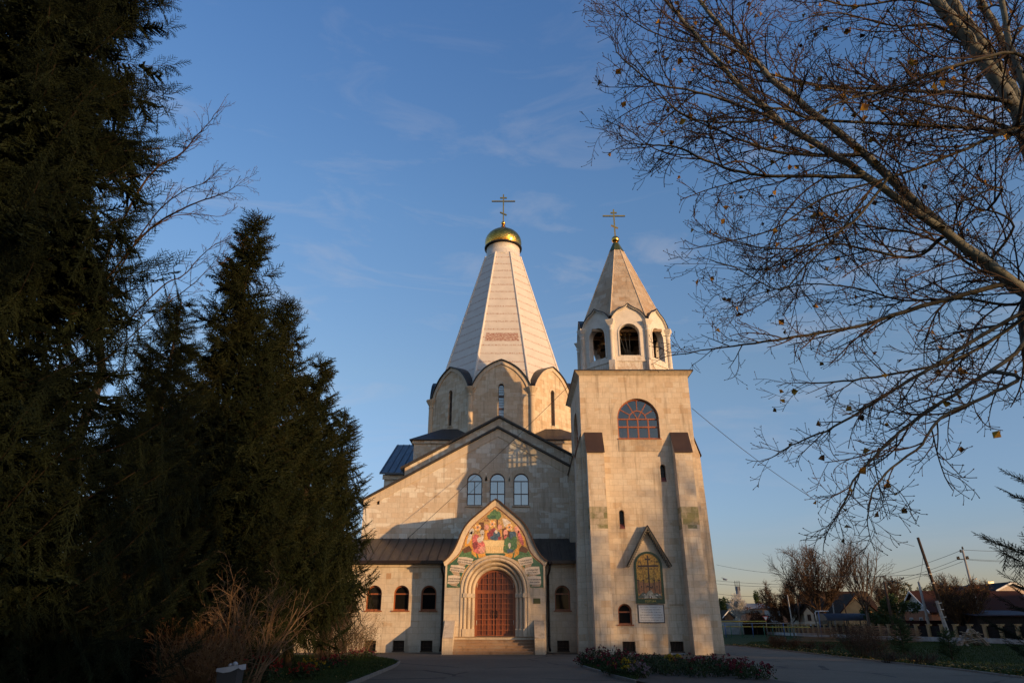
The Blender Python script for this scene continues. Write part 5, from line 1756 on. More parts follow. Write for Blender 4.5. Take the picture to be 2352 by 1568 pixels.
# ------------------------------------------------------------------ plant builders
def twig_template(n, needle, width, seed, lean=0.9, stem=0.02):
    """a brush of needles round a stem, one unit long along +X"""
    rr = random.Random(seed)
    T = []
    for k in range(n):
        x = (k + rr.random() * .6) / n * .96
        a = k * 2.4 + rr.random()
        d = Vector((lean, math.cos(a), math.sin(a))).normalized()
        p = Vector((x, 0, 0))
        s = d.cross(Vector((1, 0, 0))).normalized() * width / 2
        L = needle * rr.uniform(.75, 1.15)
        T.append([p - s, p + s, p + d * L])
    T.append([Vector((0, stem, 0)), Vector((0, -stem, 0)), Vector((1.02, 0, 0))])
    T.append([Vector((0, 0, stem)), Vector((0, 0, -stem)), Vector((1.02, 0, 0))])
    return np.array([[list(v) for v in t] for t in T])
def frond_template(nside, nneed, needle, width, seed, side=.42, ang=42, droop=.10):
    """a flat spruce spray, one unit long along +X: an axis and side twigs, each a brush of needles"""
    rr = random.Random(seed)
    T = []
    def brush(p0, d, L, n):
        d = d.normalized()
        x = d.orthogonal().normalized(); y = d.cross(x)
        for k in range(n):
            a = k * 2.4 + rr.random() * 1.2
            o = x * math.cos(a) + y * math.sin(a)
            p = p0 + d * (L * (k + rr.random() * .7) / n)
            e = (d * .95 + o).normalized()
            s_ = e.cross(d).normalized() * width / 2
            q = needle * rr.uniform(.8, 1.2)
            T.append([p - s_, p + s_, p + e * q])
        w = y * width * .55
        T.append([p0 + w, p0 - w, p0 + d * (L * 1.02 + needle * .4)])
        w = x * width * .55
        T.append([p0 + w, p0 - w, p0 + d * (L * 1.02 + needle * .4)])
    brush(Vector((0, 0, 0)), Vector((1, 0, -.03)), .94, nneed * 2)
    for k in range(nside):
        u = .10 + .80 * k / nside
        sd = 1 if k % 2 else -1
        an = math.radians(ang + rr.uniform(-9, 9))
        d = Vector((math.cos(an), sd * math.sin(an), -droop + rr.uniform(-.12, .12)))
        brush(Vector((u, 0, -.02 * u)), d, side * (1.05 - .62 * u) * rr.uniform(.8, 1.15), nneed)
    return np.array([[list(v) for v in t] for t in T])
def spruce(name, label, x, y, H, Rb, seed, tmpl, tl, zlow=0.6, per_m=15, lat=0.10, mat=None, droop=1.0, az=None, cone=0, group='spruces along the left side', power=.85, trunk_r=None, zb=0.0, ztop=None, rag=.3, hang=1.0, dense=True):
    rr = random.Random(seed)
    t = thing(name, label, 'spruce tree', (x, y, zb), group)
    tr = trunk_r or H * .013 + .03
    mb = MB()
    mb.tube([(x, y, zb), (x + .02, y, zb + H * .4), (x, y + .03, zb + H * .8), (x, y, zb + H)], [tr, tr * .7, tr * .28, .012], 9)
    mb.build('trunk', M_bark_spruce, t)
    segs, P, D, Sc, tips = [], [], [], [], []
    P2, D2, S2 = [], [], []
    z = zlow
    while z < H - .12:
        if ztop and z > ztop:
            break
        f = (H - z) / H
        n_here = per_m * (.55 + .6 * f)
        z += rr.uniform(.5, 1.5) / n_here
        a = rr.uniform(0, 2 * math.pi) if az is None else az + rr.gauss(0, 1.0)
        L = Rb * f ** power * rr.uniform(1 - rag, 1 + rag * .55) * (1 if z > zlow + .8 else .8)
        L = max(L, .16)
        h = Vector((math.cos(a), math.sin(a), 0))
        s = Vector((-h.y, h.x, 0))
        up0 = (.55 - .95 * f) * .9 + rr.uniform(-.1, .1)
        bend = rr.uniform(-.12, .12)
        nseg = max(4, int(L / .22))
        pts = []
        for k in range(nseg + 1):
            u = k / nseg
            zz = up0 * u - .30 * droop * f * u * (1 - u) * 2 + .30 * f * u ** 3
            pts.append(Vector((x, y, zb + z)) + h * (L * u) + s * (bend * L * u * u) + KZ * (L * zz))
        for k in range(nseg):
            r0, r1 = .005 + .0042 * L * (1 - k / nseg), .005 + .0042 * L * (1 - (k + 1) / nseg)
            segs.append((*pts[k], *pts[k + 1], r0, r1))
        d_acc = L * .12
        while d_acc < L:
            u = d_acc / L
            k = min(int(u * nseg), nseg - 1)
            p = pts[k].lerp(pts[k + 1], u * nseg - k)
            fw = (pts[k + 1] - pts[k]).normalized()
            sd = 1 if rr.random() < .5 else -1
            ll = min(1.1, (.22 + .40 * L * (1 - u) * .75)) * rr.uniform(.6, 1.25)
            d = (fw * rr.uniform(.45, .9) + s * sd * rr.uniform(.5, 1.0) + KZ * rr.uniform(-.2, .35)).normalized()
            m_ = max(1, int(round(ll / (tl * .82))))
            q = p.copy()
            for j in range(m_):
                P.append(tuple(q)); D.append(tuple(d)); Sc.append(tl * rr.uniform(.8, 1.2))
                q = q + d * tl * .8
                d = (d + KZ * -(.38 * hang * (.4 + f))).normalized()
            # a few hanging sprays
            if rr.random() < .55 * hang:
                q = p.copy(); d = (KZ * -1 + fw * rr.uniform(0, .6) + s * rr.uniform(-.4, .4)).normalized()
                for j in range(rr.randint(1, 2 + int(2 * f))):
                    P.append(tuple(q)); D.append(tuple(d)); Sc.append(tl * rr.uniform(.8, 1.15))
                    q = q + d * tl * .8
            d_acc += lat * rr.uniform(.6, 1.3)
        P.append(tuple(pts[-1])); D.append(tuple((pts[-1] - pts[-2]).normalized() + KZ * .25)); Sc.append(tl * 1.15)
        for sd in (-1, 1):
            P.append(tuple(pts[-2])); D.append(tuple(((pts[-1] - pts[-2]).normalized() + s * sd * .8 + KZ * .1))); Sc.append(tl)
        # older, coarser shade foliage inside the crown
        for j in range(int(2 + L * 3.2)):
            u = rr.uniform(.08, .78)
            k = min(int(u * nseg), nseg - 1)
            p = pts[k].lerp(pts[k + 1], u * nseg - k)
            P2.append(tuple(p)); D2.append(((h * rr.uniform(-.2, 1) + s * rr.uniform(-1, 1) + KZ * rr.uniform(-1.1, .3)))[:]); S2.append(rr.uniform(.5, .95) * min(1.0, .35 + L * .25))
        tips.append((pts[-2], f, pts[max(nseg // 2, 1)]))
    for k in range(4):
        P.append((x, y, zb + H - .1)); D.append((rr.uniform(-.5, .5), rr.uniform(-.5, .5), 1)); Sc.append(tl * 1.1)
    up = np.tile(np.array([[.13, .21, 1.0]]), (len(P), 1))
    tri_mesh('crown', np.concatenate([place_tris(tmpl, P, D, up, Sc)] + ([place_tris(TM_inner, P2, D2, np.tile(np.array([[.13, .21, 1.0]]), (len(P2), 1)), S2)] if dense else [])), mat or M_spruce, t)
    tri_mesh('branches', seg_tris(segs, 4), M_bark_spruce_dark, t)
    if cone:
        cm = MB()
        cm.lathe((0, 0, 0), [(.0, -.13), (.017, -.115), (.024, -.075), (.022, -.035), (.012, -.005), (.0, 0)], 7)
        global CONE_ME
        first = cm.build('cone', M_cone, t)
        bpy.data.objects.remove(first, do_unlink=False) if False else None
        cands = [q for q in tips if q[1] < .62]
        rr.shuffle(cands)
        k = 0
        for (p, f, pm) in cands[:cone // 2]:
            base = p.lerp(pm, rr.uniform(0, .5))
            for j in range(2):
                o = first if k == 0 else first.copy()
                if k:
                    S.collection.objects.link(o); o.parent = t
                c = base + Vector((rr.uniform(-.15, .15), rr.uniform(-.15, .15), -.10 - rr.uniform(0, .15)))
                o.location = c - t.location
                o.scale = (1.5, 1.5, 1.35)
                o.rotation_euler = (rr.uniform(-.25, .25), rr.uniform(-.25, .25), 0)
                # mesh was built relative to the tree's origin at the world origin
                k += 1
    return t
M_cone = plain('ripe_cones', (0.36, 0.16, 0.06), .6, 0, .35, 20)

def grow(segs, tips, p, d, L, r, lev, rr, cfg):
    """a crooked stick and its side shoots; returns nothing, fills segs"""
    steps = max(2, int(L / cfg['step'][lev]))
    pts = [Vector(p)]
    d = Vector(d).normalized()
    cv = Vector((0, 0, 0))
    if 'curl' in cfg:
        q_ = d.orthogonal().normalized()
        cv = (Matrix.Rotation(rr.uniform(0, 6.283), 3, d) @ q_) * cfg['curl'][lev] * rr.uniform(.3, 1.4)
    for k in range(steps):
        w = cfg['wob'][lev]
        d = d + cv
        d = (d + Vector((rr.gauss(0, w), rr.gauss(0, w), rr.gauss(0, w))) + KZ * cfg['up'][lev]).normalized()
        pts.append(pts[-1] + d * (L / steps))
    r1 = max(cfg['rmin'], r * cfg['taper'][lev])
    for k in range(steps):
        a, b_ = r + (r1 - r) * k / steps, r + (r1 - r) * (k + 1) / steps
        segs.append((*pts[k], *pts[k + 1], a, b_))
    side_shoots(segs, tips, pts, r, r1, lev, rr, cfg, L)
    tips.append((pts[-1], d.copy(), lev))
def side_shoots(segs, tips, pts, r, r1, lev, rr, cfg, L, start=None):
    if lev + 1 >= cfg['levels']:
        return
    steps = len(pts) - 1
    gap = cfg['gap'][lev]
    u = (start if start is not None else cfg['start'][lev]) * L + rr.uniform(0, gap)
    while u < L * .98:
        f = u / L
        k = min(int(f * steps), steps - 1)
        q = pts[k].lerp(pts[k + 1], f * steps - k)
        t = (pts[k + 1] - pts[k]).normalized()
        ax = t.orthogonal().normalized()
        ax = Matrix.Rotation(rr.uniform(0, 2 * math.pi), 3, t) @ ax
        if cfg.get('flat') and rr.random() < cfg['flat']:
            ax = (ax - Vector(cfg['view']) * ax.dot(Vector(cfg['view']))).normalized()
        an = math.radians(rr.uniform(*cfg['ang'][lev]))
        nd_ = t * math.cos(an) + ax * math.sin(an)
        ll = rr.uniform(*cfg['len'][lev]) * (1 - cfg['lenfall'][lev] * f)
        rr_ = max(cfg['rmin'], min(cfg['rad'][lev], (r + (r1 - r) * f) * .7))
        grow(segs, tips, q, nd_, ll, rr_, lev + 1, rr, cfg)
        u += gap * rr.uniform(.5, 1.5)
def stick_mesh(name, segs, mat, parent, n=4):
    return tri_mesh(name, seg_tris(segs, n), mat, parent)
def leaf_tris(P, s, seed, fold=.3, wide=.36):
    """small pointed leaves at points"""
    rg = np.random.default_rng(seed)
    P = np.asarray(P, float).reshape(-1, 3)
    n = len(P)
    d = rg.normal(size=(n, 3)); d /= np.linalg.norm(d, axis=1, keepdims=True)
    e = np.cross(d, rg.normal(size=(n, 3))); e /= np.maximum(np.linalg.norm(e, axis=1, keepdims=True), 1e-6)
    nn = np.cross(d, e)
    ss = (s * rg.uniform(.6, 1.3, n))[:, None]
    A, C = P, P + d * ss
    B_ = P + d * ss * .45 + e * ss * wide + nn * ss * fold * .3
    D_ = P + d * ss * .45 - e * ss * wide + nn * ss * fold * .3
    return np.concatenate([np.stack([A, B_, C], 1), np.stack([A, C, D_], 1)])

def bare_tree(name, label, x, y, H, seed, r=None, lean=(0, 0), fork=.22, spread=35, mat=None, tmat=None, lev=4, dens=1.0, cat='bare tree', group=None, leaves=0, lmat=None, nlimb=7, wide=1.0, rmin=.006, zb=0.0):
    rr = random.Random(seed)
    t = thing(name, label, cat, (x, y, zb), group)
    r = r or H * .02
    hz = H * fork
    top = Vector((x + lean[0] * hz, y + lean[1] * hz, zb + hz))
    mb = MB()
    mb.tube([(x, y, zb - .05), (x + lean[0] * hz * .4, y + lean[1] * hz * .4, zb + hz * .5), top, top + Vector((lean[0] * .4, 0, .4)) * (H * .05)], [r * 1.15, r * .95, r * .85, r * .6], 9)
    mb.build('trunk', tmat or M_bark_grey, t)
    cfg = dict(levels=lev, step=(H * .05, H * .035, H * .025, H * .02, H * .02), wob=(.045, .06, .08, .10, .12), up=(.07, .08, .07, .04, .02), rmin=rmin,
               taper=(.35, .35, .4, .5, .5), gap=(H * .045 / dens, H * .03 / dens, H * .022 / dens, H * .02), start=(.12, .12, .15, .2),
               ang=((20, 42), (22, 48), (25, 55), (25, 60)), len=((H * .22, H * .42), (H * .10, H * .22), (H * .05, H * .11), (H * .02, H * .05)), lenfall=(.55, .5, .4, .3),
               rad=(r * .30, r * .12, r * .06, r * .04))
    segs, tips = [], []
    for k in range(nlimb):
        a = 2 * math.pi * (k + rr.random() * .7) / nlimb
        sp = math.radians(spread * rr.uniform(.25, 1.15)) if k else math.radians(4)
        d = Vector((math.cos(a) * math.sin(sp) * wide, math.sin(a) * math.sin(sp) * wide, math.cos(sp)))
        p = top - KZ * (hz * rr.uniform(0, .45) if k else 0)
        grow(segs, tips, p, d + Vector((lean[0], lean[1], 0)) * .5, (H - hz) * rr.uniform(.72, .92) / max(.6, d.z ** .5), r * rr.uniform(.42, .62), 0, rr, cfg)
    stick_mesh('branches', segs, mat or M_twig_dark, t, 3)
    if leaves:
        P = [tuple(q[0] + Vector((rr.gauss(0, .08), rr.gauss(0, .08), rr.gauss(0, .08)))) for q in tips if q[2] >= lev - 2]
        rr.shuffle(P)
        while len(P) < leaves:
            P = P + [tuple(Vector(q) + Vector((rr.gauss(0, .15), rr.gauss(0, .15), rr.gauss(0, .15)))) for q in P]
        tri_mesh('leaves', leaf_tris(P[:leaves], H * .016 + .02, seed), lmat or M_leaf_dead, t)
    return t
def shrub(name, label, x, y, H, Rw, seed, stems=26, mat=None, lean=(0, 0), lev=3, dens=1.0, leaves=0, lsize=.05, lmat=None, group=None, rad=.016, cat='shrub', curl=.02, zb=0.0):
    rr = random.Random(seed)
    t = thing(name, label, cat, (x, y, zb), group)
    cfg = dict(levels=lev, step=(H * .12, H * .08, H * .06, H * .05), wob=(.10, .16, .2, .2), up=(curl, curl, .02, 0), rmin=.0035, taper=(.4, .4, .5, .5),
               gap=(H * .12 / dens, H * .075 / dens, H * .06, H * .05), start=(.25, .2, .2, .2), ang=((20, 50), (25, 60), (30, 60), (30, 60)),
               len=((H * .22, H * .45), (H * .09, H * .2), (H * .04, H * .09), (H * .03, H * .06)), lenfall=(.4, .4, .3, .3), rad=(rad * .6, rad * .35, rad * .28, rad * .2))
    segs, tips = [], []
    for k in range(stems):
        a = rr.uniform(0, 2 * math.pi)
        q = Rw * rr.random() ** .5
        p = Vector((x + math.cos(a) * q * .30, y + math.sin(a) * q * .30, zb))
        d = Vector((math.cos(a) * q + lean[0] * H, math.sin(a) * q + lean[1] * H, H))
        grow(segs, tips, p, d, d.length * rr.uniform(.55, .95), rad * rr.uniform(.6, 1.2), 0, rr, cfg)
    stick_mesh('stems', segs, mat or M_twig_brown, t, 3)
    if leaves:
        P = []
        src = [q[0] for q in tips]
        while len(P) < leaves:
            p = rr.choice(src)
            P.append((p.x + rr.gauss(0, .06), p.y + rr.gauss(0, .06), max(zb + .02, p.z + rr.gauss(0, .06) - abs(rr.gauss(0, .15)) * H * .5)))
        tri_mesh('leaves', leaf_tris(P, lsize, seed), lmat or M_leaf_green, t)
    return t
# ------------------------------------------------------------------ the spruces on the left
TM_near = frond_template(10, 10, .062, .026, 1)
TM_mid = frond_template(7, 6, .085, .045, 2)
TM_far = frond_template(6, 4, .085, .050, 3)
TM_inner = frond_template(7, 4, .10, .085, 5, side=.55)
TM_pine = twig_template(12, .42, .10, 4, 1.2)
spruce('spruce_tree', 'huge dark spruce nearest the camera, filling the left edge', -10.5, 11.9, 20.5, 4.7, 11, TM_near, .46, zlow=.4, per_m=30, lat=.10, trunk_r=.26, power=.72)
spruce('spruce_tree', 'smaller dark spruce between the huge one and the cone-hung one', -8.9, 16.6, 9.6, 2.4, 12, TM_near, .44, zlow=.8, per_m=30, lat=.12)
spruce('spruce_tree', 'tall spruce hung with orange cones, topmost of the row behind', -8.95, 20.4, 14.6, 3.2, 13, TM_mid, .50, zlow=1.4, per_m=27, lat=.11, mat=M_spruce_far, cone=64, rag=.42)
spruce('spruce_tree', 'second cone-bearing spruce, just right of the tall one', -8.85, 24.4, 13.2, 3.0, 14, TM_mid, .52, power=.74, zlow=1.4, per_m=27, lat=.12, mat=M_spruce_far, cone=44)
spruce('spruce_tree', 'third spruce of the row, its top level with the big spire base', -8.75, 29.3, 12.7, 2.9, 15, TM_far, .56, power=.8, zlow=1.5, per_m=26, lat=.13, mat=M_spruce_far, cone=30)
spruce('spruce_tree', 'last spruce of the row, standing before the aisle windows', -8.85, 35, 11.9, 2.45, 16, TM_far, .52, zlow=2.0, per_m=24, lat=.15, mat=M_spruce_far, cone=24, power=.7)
# young spruce at the right edge
spruce('spruce_tree', 'young spruce whose branches reach in at the right edge', 9.05, 11.2, 3.7, 1.7, 17, TM_near, .36, zlow=.35, per_m=20, lat=.13, hang=.4, droop=.5, rag=.35, group=None, power=.5, trunk_r=.07, dense=False)
# young pines on the lawn
def young_pine(label, px, py, H, R_, seed):
    p = ground(px, py)
    t = spruce('young_pine', label, p.x, p.y, H, R_, seed, TM_pine, .24, zlow=.15, per_m=34, lat=.10, mat=M_pine, hang=.15, droop=.2, group='young pines on the right lawn', power=.6, dense=False)
    t['category'] = 'pine tree'
young_pine('taller young pine beside the dry bush on the lawn', 2078, 1502, 1.95, .78, 21)
young_pine('shorter young pine nearer the paving, below the leaning pole', 2188, 1514, 1.3, .62, 22)

# ------------------------------------------------------------------ bare branches beside the huge spruce
def limb_tree(t, limbs, mat_l, mat_t, cfg, seed, n=8, name_l='limb', rs=1.0, trunk=()):
    rr = random.Random(seed)
    placed = []
    for a_, b_ in zip(trunk[:-1], trunk[1:]):
        placed += [Vector(a_).lerp(Vector(b_), k / 12) for k in range(13)]
    def spot(v):
        r = v - Vector((0, 0, CAM_H))
        zc = r.y * CP + r.z * SP
        return (1176 + 1568 * r.x / zc, 784 - 1568 * (r.z * CP - r.y * SP) / zc)
    def root_of(p0, p1):
        """where a limb springs from: the nearest wood already standing, a little below it"""
        sx, sy = spot(p0)
        if sx < 2290 and sx > 700:
            c = [q for q in placed if abs(spot(q)[0] - sx) + abs(spot(q)[1] - sy) < 45]
            if c:
                return min(c, key=lambda q: (q - p0).length)
        d = (p0 - p1).normalized()
        return min(placed, key=lambda q: (q - p0).length + .25 * max(0, q.z - p0.z + .25) + .2 * (q - p0 - d * (q - p0).dot(d)).length)
    tw, tips = [], []
    for L_ in limbs:
        pts, r0, r1 = L_[0], L_[1] * rs, L_[2] * rs ** .5
        P = [atz(*q) for q in pts]
        if placed:
            q_ = root_of(P[0], P[1])
            if (q_ - P[0]).length > .05:
                if spot(P[0])[0] < 2290 and (q_ - P[0]).length < .9 and spot(P[0])[0] > 700:
                    P[0] = q_
                else:
                    P = [q_] + P
        # smooth the polyline
        Q = []
        for k in range(len(P) - 1):
            p0, p1, p2, p3 = P[max(k - 1, 0)], P[k], P[k + 1], P[min(k + 2, len(P) - 1)]
            for j in range(5):
                u = j / 5
                Q.append(.5 * ((2 * p1) + (p2 - p0) * u + (2 * p0 - 5 * p1 + 4 * p2 - p3) * u * u + (3 * p1 - p0 - 3 * p2 + p3) * u ** 3))
        Q.append(P[-1])
        N = len(Q)
        rad = [r0 + (r1 - r0) * (k / (N - 1)) ** .8 for k in range(N)]
        amp = max(.004, r0 * .12)
        Q = [q + Vector((rr.gauss(0, amp), rr.gauss(0, amp), rr.gauss(0, amp))) for q in Q]
        if r0 > .01:
            placed += Q
        mb = MB(); mb.tube(Q, rad, n if r0 > .02 else 5)
        mb.build(name_l, (mat_t if (mat_t and L_[1] < .05) else mat_l), t)
        lf = .62 if (pts[-1][1] > 800 and mat_t) else 1.0
        cf = dict(cfg); cf['len'] = tuple((a_ * lf, b_ * lf) for a_, b_ in cfg['len'][:1]) + tuple(cfg['len'][1:])
        Ln = sum((b_ - a).length for a, b_ in zip(Q[:-1], Q[1:]))
        side_shoots(tw, tips, Q, r0, r1, 0, rr, cf, Ln, start=L_[3] if len(L_) > 3 else .08)
        grow(tw, tips, Q[-1], Q[-1] - Q[-3], .25, r1, 2, rr, cfg)
    return tw, tips
def atz(px, py, zc):
    a, b = (px - 1176) / 1568, (784 - py) / 1568
    return Vector((a * zc, (CP - b * SP) * zc, CAM_H + (SP + b * CP) * zc))
cfg_b = dict(levels=4, step=(.2, .12, .07, .04), wob=(.05, .09, .10, .1), up=(.03, .035, .05, .04), rmin=.0035, taper=(.4, .45, .6, .7), gap=(.22, .13, .11, .1), start=(.1, .1, .1, .1),
             ang=((25, 45), (25, 50), (30, 60), (30, 60)), len=((.4, 1.0), (.2, .45), (.04, .12), (.03, .05)), lenfall=(.5, .5, .3, .3), rad=(.009, .006, .0045, .004), curl=(.03, .06, .1, .1))
t = thing('bare_tree', 'bare leafless branches spreading out from behind the huge spruce', 'bare tree', (-9.3, 14.5, 0))
Z0 = 16.5
limbs = [([(200, 700, Z0), (300, 470, Z0), (362, 385, Z0), (416, 354, Z0), (447, 316, Z0 - .2), (478, 285, Z0 - .3), (512, 237, Z0 - .4)], .05, .006, .3),
         ([(230, 660, Z0), (340, 530, Z0), (424, 478, Z0 - .3), (482, 455, Z0 - .5), (520, 442, Z0 - .6), (552, 420, Z0 - .7)], .045, .006, .3),
         ([(260, 640, Z0), (350, 500, Z0 - .4), (420, 440, Z0 - .9), (470, 420, Z0 - 1.2), (500, 390, Z0 - 1.4)], .03, .006, .3),
         ([(250, 780, Z0), (370, 660, Z0 - .3), (421, 633, Z0 - .4), (462, 588, Z0 - .5), (497, 560, Z0 - .6), (535, 545, Z0 - .7)], .03, .005, .4),
         ([(250, 820, Z0), (380, 700, Z0), (440, 655, Z0 - .2), (480, 615, Z0 - .4), (515, 580, Z0 - .5)], .026, .005, .4),
         ([(300, 560, Z0), (390, 500, Z0 + .4), (450, 492, Z0 + .6), (505, 497, Z0 + .7), (530, 487, Z0 + .7)], .025, .005, .3)]
TB = [Vector((-9.3, 14.5, 0)), Vector((-9.6, 14.3, 3.0)), atz(235, 860, Z0), atz(225, 740, Z0), atz(235, 640, Z0)]
mb = MB(); mb.tube(TB, [.17, .14, .10, .08, .05], 9); mb.build('trunk', M_bark_grey, t)
tw, tips = limb_tree(t, limbs, M_twig_brown, None, cfg_b, 5, rs=.8, trunk=TB)
stick_mesh('twigs', tw, M_twig_brown, t, 3)

# ------------------------------------------------------------------ the poplar overhead on the right
cfg_p = dict(levels=4, step=(.14, .07, .04, .03), wob=(.035, .05, .06, .1), up=(.0, .01, .05, .10), rmin=.0026, taper=(.4, .5, .75, .8), gap=(.19, .096, .060, .05), start=(.05, .10, .12, .1),
             ang=((22, 48), (30, 58), (35, 65), (30, 60)), len=((.6, 1.7), (.20, .62), (.05, .19), (.03, .05)), lenfall=(.68, .45, .3, .3), rad=(.012, .0058, .0040, .004), flat=.45, view=(.5, .75, .4), curl=(.035, .085, .16, .1))
t = thing('poplar_tree', 'large leafless poplar leaning in from the right, pale limbs and many twigs', 'poplar tree', (6.35, 6.95, 0))
A = 8.0
def dz_(pts, a, b_):
    n = len(pts) - 1
    return [(x, y, a + (b_ - a) * k / n) for k, (x, y) in enumerate(pts)]
limbs = [
    (dz_([(2352, 671), (2188, 545), (1986, 356), (1793, 197), (1720, 129), (1634, 39), (1585, -30)], 7.6, 8.6), .105, .022),
    (dz_([(2352, 668), (2175, 535), (1986, 403), (1806, 288), (1699, 197), (1609, 94), (1527, 0), (1490, -50)], 7.2, 7.9), .085, .016),
    (dz_([(2360, 300), (2308, 215), (2244, 120), (2180, 40), (2120, -40)], 7.8, 8.4), .115, .08),
    (dz_([(2365, 300), (2330, 220), (2262, 110), (2205, 30), (2160, -50)], 8.3, 8.8), .10, .07),
    (dz_([(2352, 205), (2330, 150), (2290, 70), (2240, -20)], 8.8, 9.2), .075, .05),
    (dz_([(2352, 200), (2320, 100), (2300, 0), (2290, -40)], 7.4, 7.6), .05, .03),
    (dz_([(2308, 232), (2201, 214), (2029, 206), (1879, 195), (1771, 171), (1690, 150)], 7.8, 8.3), .045, .010),
    (dz_([(2340, 300), (2222, 257), (2136, 240), (2050, 221), (1922, 206), (1830, 190)], 7.6, 7.2), .035, .009),
    (dz_([(2352, 313), (2265, 296), (2093, 287), (1879, 275), (1806, 253), (1730, 240), (1640, 205)], 7.2, 6.9), .038, .008),
    (dz_([(2352, 285), (2222, 340), (2072, 399), (1900, 450), (1772, 528), (1617, 566)], 7.0, 7.4), .032, .007),
    (dz_([(1990, 405), (1880, 404), (1750, 403), (1643, 378), (1557, 339), (1490, 333), (1445, 330)], 7.3, 7.6), .034, .007),
    (dz_([(1960, 347), (1849, 356), (1750, 339), (1643, 296), (1560, 260)], 8.0, 7.7), .036, .008),
    (dz_([(1806, 288), (1720, 250), (1600, 210), (1500, 190), (1430, 135), (1410, 100)], 7.5, 7.7), .028, .006),
    (dz_([(1780, 270), (1700, 280), (1600, 275), (1530, 230), (1440, 105)], 7.6, 7.2), .022, .006),
    (dz_([(1720, 130), (1690, 60), (1640, -20)], 8.4, 8.9), .020, .008),
    (dz_([(1750, 150), (1650, 100), (1560, 95), (1470, 60), (1420, 15)], 8.2, 7.9), .020, .006),
    (dz_([(2010, 420), (1930, 530), (1850, 610), (1790, 665), (1700, 620), (1640, 600)], 7.2, 6.6), .020, .005),
    (dz_([(2040, 440), (1960, 510), (1860, 560), (1760, 570), (1660, 545)], 7.0, 7.1), .024, .006),
    (dz_([(2175, 540), (2100, 590), (2000, 575), (1900, 560), (1800, 600), (1740, 590)], 7.4, 7.9), .030, .006),
    (dz_([(2286, 642), (2076, 715), (1973, 749), (1785, 780), (1665, 797), (1541, 816)], 7.4, 8.0), .042, .006),
    (dz_([(2352, 788), (2213, 891), (2097, 968), (2024, 1032), (1960, 1105), (1939, 1156), (1905, 1212)], 6.7, 6.4), .034, .006),
    (dz_([(2340, 868), (2268, 908), (2161, 959), (2118, 1019), (2033, 1087), (2003, 1134), (1994, 1195)], 6.4, 6.0), .030, .006),
    (dz_([(2360, 710), (2118, 856), (2020, 916), (1917, 980), (1832, 1015), (1772, 1049)], 6.9, 7.1), .036, .006),
    (dz_([(2330, 745), (2195, 826), (2011, 865), (1900, 878), (1836, 878)], 7.2, 7.8), .034, .007),
    (dz_([(2352, 650), (2250, 620), (2128, 545), (2000, 520), (1900, 505), (1820, 490)], 8.0, 8.4), .034, .007),
    (dz_([(2330, 700), (2200, 685), (2080, 690), (1960, 660), (1830, 655), (1700, 690)], 7.8, 8.2), .030, .006),
    (dz_([(2330, 520), (2250, 480), (2180, 520), (2100, 500)], 7.4, 7.6), .024, .006),
    (dz_([(2300, 430), (2190, 470), (2080, 500)], 7.0, 7.1), .022, .006),
    (dz_([(2352, 130), (2200, 150), (2060, 200), (1930, 235), (1860, 270)], 6.6, 6.4), .028, .007),
    (dz_([(2244, 120), (2150, 60), (2050, 60), (1920, 30), (1830, 50)], 8.2, 8.5), .026, .007),
    (dz_([(2200, 40), (2090, 0), (1960, 15), (1850, -10), (1740, -5), (1600, -20)], 8.5, 8.8), .026, .007),
    (dz_([(2352, 60), (2280, 100), (2200, 160), (2120, 170)], 8.9, 9.1), .022, .007),
]
TB = [Vector((6.35, 6.95, -.1)), Vector((6.2, 6.92, .8)), Vector((5.98, 6.85, 2.4)), atz(2408, 860, 7.3), atz(2388, 725, 7.4), atz(2415, 600, 7.5), atz(2412, 440, 7.65), atz(2372, 320, 7.8), atz(2345, 275, 7.85)]
mb = MB()
mb.tube(TB, [.36, .29, .25, .215, .20, .165, .15, .135, .10], 14)
mb.build('trunk', M_poplar_trunk, t)
tw, tips = limb_tree(t, limbs, M_poplar_limb, M_poplar_branch, cfg_p, 9, 9, rs=.72, trunk=TB)
buds = []
rr = random.Random(4)
for (p, d, lev) in tips:
    if lev >= 2:
        e = p + d.normalized() * .017
        m_ = p.lerp(e, .4)
        buds.append((*p, *m_, .003, .0062)); buds.append((*m_, *e, .0062, .001))
stick_mesh('twigs', tw + buds, M_poplar_twig, t, 3)
P = [tuple(q[0] - KZ * .03) for q in tips if q[2] >= 2 and rr.random() < .028]
Q = leaf_tris(P, .075, 3, .9, .46)
tri_mesh('withered_leaves', Q, M_leaf_dead, t)

# ------------------------------------------------------------------ shrubs and beds on the left
shrub('bare_shrub', 'tall bare tan shrub with crooked branches behind the litter bin', -6.45, 18.0, 3.05, 1.35, 31, 20, M_twig_tan, lev=4, dens=1.25, rad=.026, curl=.03)
for k, (x, y, h, w, s, lb) in enumerate(((-6.2, 15.2, 1.55, 1.0, 41, 'rusty thicket of dead stalks left of the bin, under the dark spruce'), (-7.4, 17.5, 1.7, 1.2, 42, 'rusty thicket of dead stalks left of the tall bare shrub'))):
    shrub('dead_thicket', lb, x, y, h, w, s, 120, M_hedge_grass, lev=2, dens=1.3, leaves=900, lsize=.06, lmat=M_leaf_rust, group='rusty thickets by the bin', rad=.009, cat='thicket')
shrub('wind_bent_shrub', 'dark leafless shrub with twigs fanning right before the aisle wall', -8.1, 32.6, 2.5, 1.7, 43, 90, M_twig_dark, lean=(.22, 0), lev=3, dens=1.1, rad=.011)
shrub('wind_bent_shrub', 'dark leafless shrub behind the fanning one, under the last spruce', -10.8, 34.0, 2.6, 1.8, 44, 80, M_twig_dark, lean=(.15, 0), lev=3, dens=1.0, rad=.012)
p = ground(822, 1513)
